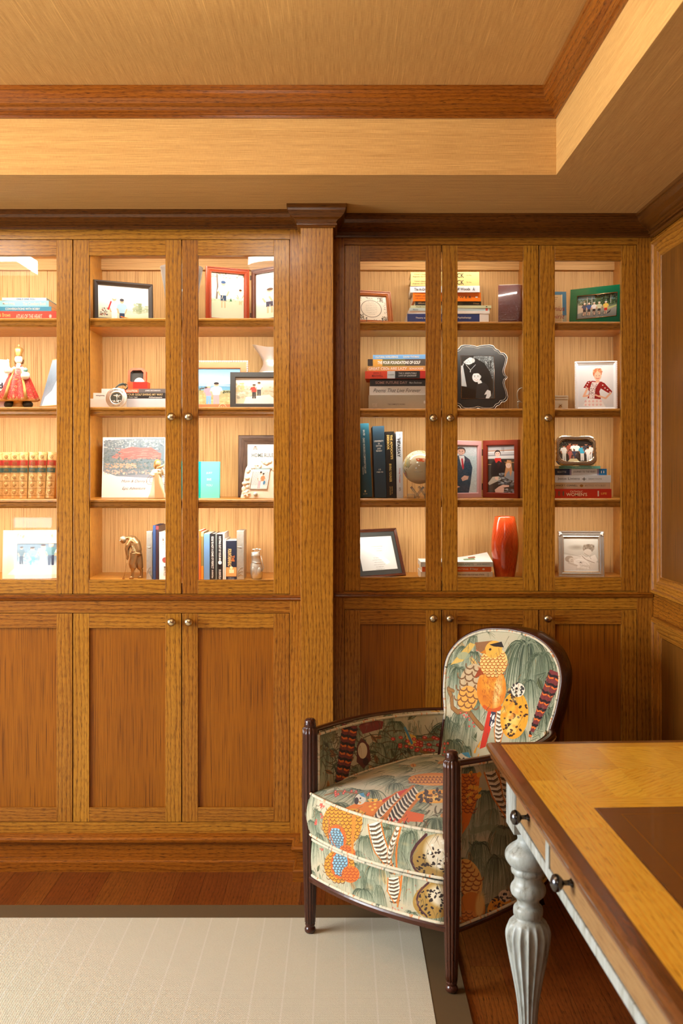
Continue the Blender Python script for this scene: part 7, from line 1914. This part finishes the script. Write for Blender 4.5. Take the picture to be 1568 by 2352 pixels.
# scalloped silver frame on the stack
v = empty('picture_frame', (X(1324.5, 3.86), 3.86, zt5), 0, 'scalloped silver frame with party group photo standing on the devotional books', 'picture frame'); v.rotation_euler = (-.12, 0, .04)
k_ = .1531 * 3.86 / F; cz = 232 * k_
q = [(0, 222), (30, 218), (60, 226), (150, 230), (220, 228), (270, 205), (305, 160), (312, 120), (305, 60), (312, 30), (300, 0)]
full = q + [(x, -y) for x, y in q[-2::-1]] + [(-x, -y) for x, y in q[1:]] + [(-x, y) for x, y in q[-2:0:-1]]
ol = [(x * k_, cz + y * k_) for x, y in full][::-1]; n = len(ol)
hw, hh = 258 * k_, 165 * k_
def sc3(f): return [(x * f, cz + (z_ - cz) * f) for x, z_ in ol]
rd = []
for x, z_ in ol:
    a = math.atan2(z_ - cz, x); e = 4; c_, s_ = abs(math.cos(a)), abs(math.sin(a)); rr_ = ((c_ / hw) ** e + (s_ / hh) ** e) ** (-1 / e); rd.append((rr_ * math.cos(a), cz + rr_ * math.sin(a)))
mixr = lambda f: [(a[0] * (1 - f) + c_[0] * f, a[1] * (1 - f) + c_[1] * f) for a, c_ in zip(ol, rd)]
rings = [(ol, .012)] + [(mixr(f), y) for f, y in ((0, .004), (.08, .0), (.2, -.001), (.26, .0015), (.32, -.002), (.44, -.002), (.5, .001), (.56, -.003), (.72, -.003), (.8, .001), (.88, -.002), (1, .0), (1.0, .004))]
vs = [(x, y, z_) for rg, y in rings for x, z_ in rg]; fs = []
for r_ in range(len(rings) - 1):
    for k in range(n): j = (k + 1) % n; fs.append((r_ * n + k, r_ * n + j, (r_ + 1) * n + j, (r_ + 1) * n + k))
fs.append(tuple(range(n))[::-1])
b = MB(plain('polished_silver', lin((214, 200, 176)), .14, .95)); b.add(vs, fs, [[(0, 0)] * len(f) for f in fs], 0, False); b.build('frame_body', parent=v, recalc=True)
c = pic(175, 160, 695, 495, [(0, (24, 22, 20)), (.5, (44, 36, 30)), (1, (60, 50, 42))], wpx=320)
foliage(c, 175, 160, 310, 300, [(70, 80, 56), (110, 116, 90), (40, 40, 34)], 40, 10)
for x, h_, tp, lg, y in ((250, 250, (206, 200, 190), (196, 190, 176), 485), (340, 240, (150, 70, 50), (60, 50, 50), 440), (400, 230, (230, 226, 222), (70, 60, 60), 440), (445, 230, (226, 222, 216), (70, 60, 60), 440), (525, 240, (60, 160, 190), (220, 214, 206), 480), (590, 230, (60, 60, 66), (60, 60, 60), 440), (650, 250, (224, 218, 210), (224, 218, 210), 480), (615, 210, (228, 222, 214), (228, 222, 214), 480), (340, 160, (170, 90, 80), (170, 90, 80), 470), (405, 150, (60, 66, 84), (60, 66, 84), 460)): person(c, x, y, h_, tp, lg, skin=(150, 100, 74), hair=(34, 26, 24), w=1.15)
c.poly([(300, 495), (340, 450), (440, 450), (480, 495)], (214, 196, 150)); c.ell(390, 430, 16, 18, (150, 100, 74))
b = MB(img_mat('frame_print_party', c, .25, .6)); nn = len(rd)
b.add([(x, .003, z_) for x, z_ in rd], [tuple(range(nn))[::-1]], [[((x + hw) / (2 * hw), (z_ - cz + hh) / (2 * hh)) for x, z_ in rd][::-1]]); b.build('photograph', parent=v)

# bottom bay
c = pic(60, 1635, 715, 2262, [(0, (222, 228, 228)), (1, (216, 224, 224))], wpx=300)
c.speckle(.01, 2)
a0 = Vector((X(818, 3.84), 3.84))
r = frame('picture_frame', 'dark framed wedding invitation card leaning back in the bottom bay', 818, 3.80, 931, 3.93, 1214, S0, .0125, wood('rosewood', lin((92, 46, 26)), lin((64, 28, 16)), lin((36, 16, 10)), rough=.25), c, 'bevel', lean=.10, mount=.020, mrgb=(52, 56, 54))
r.rotation_euler = (Matrix.Rotation(.62, 3, 'Z') @ Matrix.Rotation(-.33, 3, 'X')).to_euler(); r.location.x += .008; r.location.y += .01; r.location.z += .002
w_, h_ = r['w'], r['h']
for k, (s, ww) in enumerate([('Mr. and Mrs. Robert James Droege', .074), ('request the honour of your presence', .062), ('at the marriage of their daughter', .060), ('Nancy Lynn', .028), ('to', .006), ('Mr. Toby Drew Bartlett', .050), ('on Saturday, the sixth of August', .066), ('nineteen hundred and ninety', .052), ('at eleven o\'clock in the morning', .060), ('Siena College Chapel', .042), ('Loudonville, New York', .048)]):
    lettering(s, ww * .9, None, (90, 92, 90), r, (0, .0072, h_ * .64 - k * .0092), bold=0, shear=.45, name='script_line')
stack(S0, [
 (966, 1131, .0280, 3.81, .15, .0, (230, 232, 234), 'white book about anxiety at the bottom of the three beside the red vase', dict(texts=[('10 WAYS TO END ANXIETY AND STOP PANIC ATTACKS', 1036, 1112, .60, .22, (90, 70, 70)), ('▯', 1119, 1122, .58, .4, (70, 110, 120))])),
 (969, 1128, .0198, 3.81, .14, .0, (228, 110, 52), 'orange book in the middle of the three beside the red vase', dict(texts=[('Katherine May', 1030, 1098, .5, .50, (244, 226, 206)), ('●', 1107, 1113, .5, .34, WHITE)])),
 (966, 1132, .0185, 3.80, .15, .0, (226, 232, 230), 'white therapy paperback with curled cover on top beside the red vase', dict(texts=[('BOOK FOR THERAPISTS', 1010, 1087, .5, .40, (90, 150, 130)), ('JULIE MERRITS', 1095, 1124, .5, .30, (90, 150, 160))])),
], 'three books lying in the bottom bay')
o = [q for q in C.objects if str(q.get('label', '')).startswith('white therapy')][0]
b = MB(paint((226, 230, 226), .4)); Lx = (1132 - 966) * 3.80 / F
b.surf(lambda u, w__: (-Lx / 2 + Lx * u, .15 * w__, .0188 + .022 * max(0, u - .35) ** 1.5 * w__ * 2.2), 12, 6); b.build('curled_cover', parent=o)
b = MB(paint((110, 140, 110), .5)); cv = lambda u, w__: (-Lx / 2 + Lx * u, .15 * w__, .0192 + .022 * max(0, u - .35) ** 1.5 * w__ * 2.2)
b.surf(lambda u, w__: cv(.62 + .16 * u, .30 + .25 * w__), 4, 4); b.build('cover_picture', parent=o)
b = MB(paint((150, 90, 66), .5)); b.surf(lambda u, w__: tuple(np.add(cv(.70 + .10 * u, .55 + .2 * w__), (0, 0, .0003))), 4, 4); b.build('cover_picture', parent=o)
# red wooden vase
v = empty('wooden_vase', (X(1159, 3.89), 3.89, S0), 0, 'tall glossy red wooden vase in the bottom bay', 'vase')
REDW = wood('red_lacquered_wood', lin((190, 66, 26)), lin((150, 40, 14)), lin((110, 26, 10)), cath=.15, rough=.12, coat=1, tonevar=0, bump=.02)
hv = Z(1186, 3.89) - S0; pr = catmull([(.038, 0, 0), (.046, hv * .22, 0), (.0535, hv * .50, 0), (.051, hv * .70, 0), (.044, hv * .9, 0), (.0385, hv, 0)], 5)
b = MB(REDW); b.lathe([(.0001, 0)] + [(p.x, p.y) for p in pr] + [(.034, hv), (.034, hv - .03), (.0001, hv - .03)], seg=48); b.build('vase_body', parent=v)
# sepia baby portrait
c = pic(225, 1640, 750, 2262, [(0, (206, 204, 196)), (.3, (196, 192, 182)), (1, (186, 182, 172))], wpx=340)
c.ell(420, 1830, 150, 60, (150, 142, 128), .8, soft=.8); c.poly([(225, 1960), (360, 1985), (500, 1970), (750, 2110), (750, 2262), (225, 2262)], (214, 210, 202)); c.line([(225, 1930), (500, 2000)], 10, (150, 142, 130), al=.5)
c.ell(600, 1850, 84, 80, (150, 138, 124)); foliage(c, 530, 1780, 690, 1860, [(110, 98, 86), (140, 128, 112), (176, 166, 150)], 90, 14, 2); c.ell(590, 1915, 62, 56, (206, 198, 186)); c.curve((540, 1930), (560, 1960), (600, 1975), 6, (130, 118, 104))
c.poly([(500, 1960), (470, 2040), (560, 2060), (690, 2130), (740, 2060), (700, 1960), (640, 1990), (560, 2010)], (222, 218, 210)); c.line([(500, 1980), (560, 2050), (690, 2110)], 10, (140, 128, 116)); c.line([(640, 1980), (620, 2000), (640, 2040)], 6, (150, 140, 128))
c.ell(310, 2040, 66, 58, (168, 156, 142)); c.ell(345, 2060, 44, 44, (210, 202, 190)); c.ell(350, 2052, 8, 5, (110, 100, 90)); c.curve((330, 2080), (350, 2086), (360, 2078), 5, (130, 116, 104))
c.poly([(380, 2060), (450, 2030), (560, 2050), (620, 2130), (600, 2230), (430, 2200), (380, 2130)], (232, 230, 224)); c.line([(300, 2110), (420, 2160)], 30, (196, 188, 176)); c.ell(480, 2100, 16, 9, (110, 104, 96)); c.ell(500, 2112, 10, 6, (110, 104, 96))
for k in range(16): c.curve((U(380, 620), U(2060, 2230)), (U(380, 640), U(2080, 2240)), (U(380, 660), U(2100, 2250)), 4, (176, 170, 160), al=.5)
c.speckle(.02, 5)
r = frame('picture_frame', 'silver frame with ornate corners and sepia photo of two babies', 1282, 3.90, 1389, 3.89, 1220, S0, .024, plain('matte_silver', lin((212, 212, 206)), .24, .8), c, 'ogee', lean=.08)
w_, h_ = r['w'], r['h']
for sx in (-1, 1):
    b = MB(SILVER)
    for k in range(7): b.ball((sx * (w_ / 2 - .006 - .003 * (k % 3)), -.001, h_ - .006 - .0035 * (k // 2)), .0034, seg=8, rings=6, sc=(1.3, .6, .8))
    b.build('corner_ornament', parent=r)
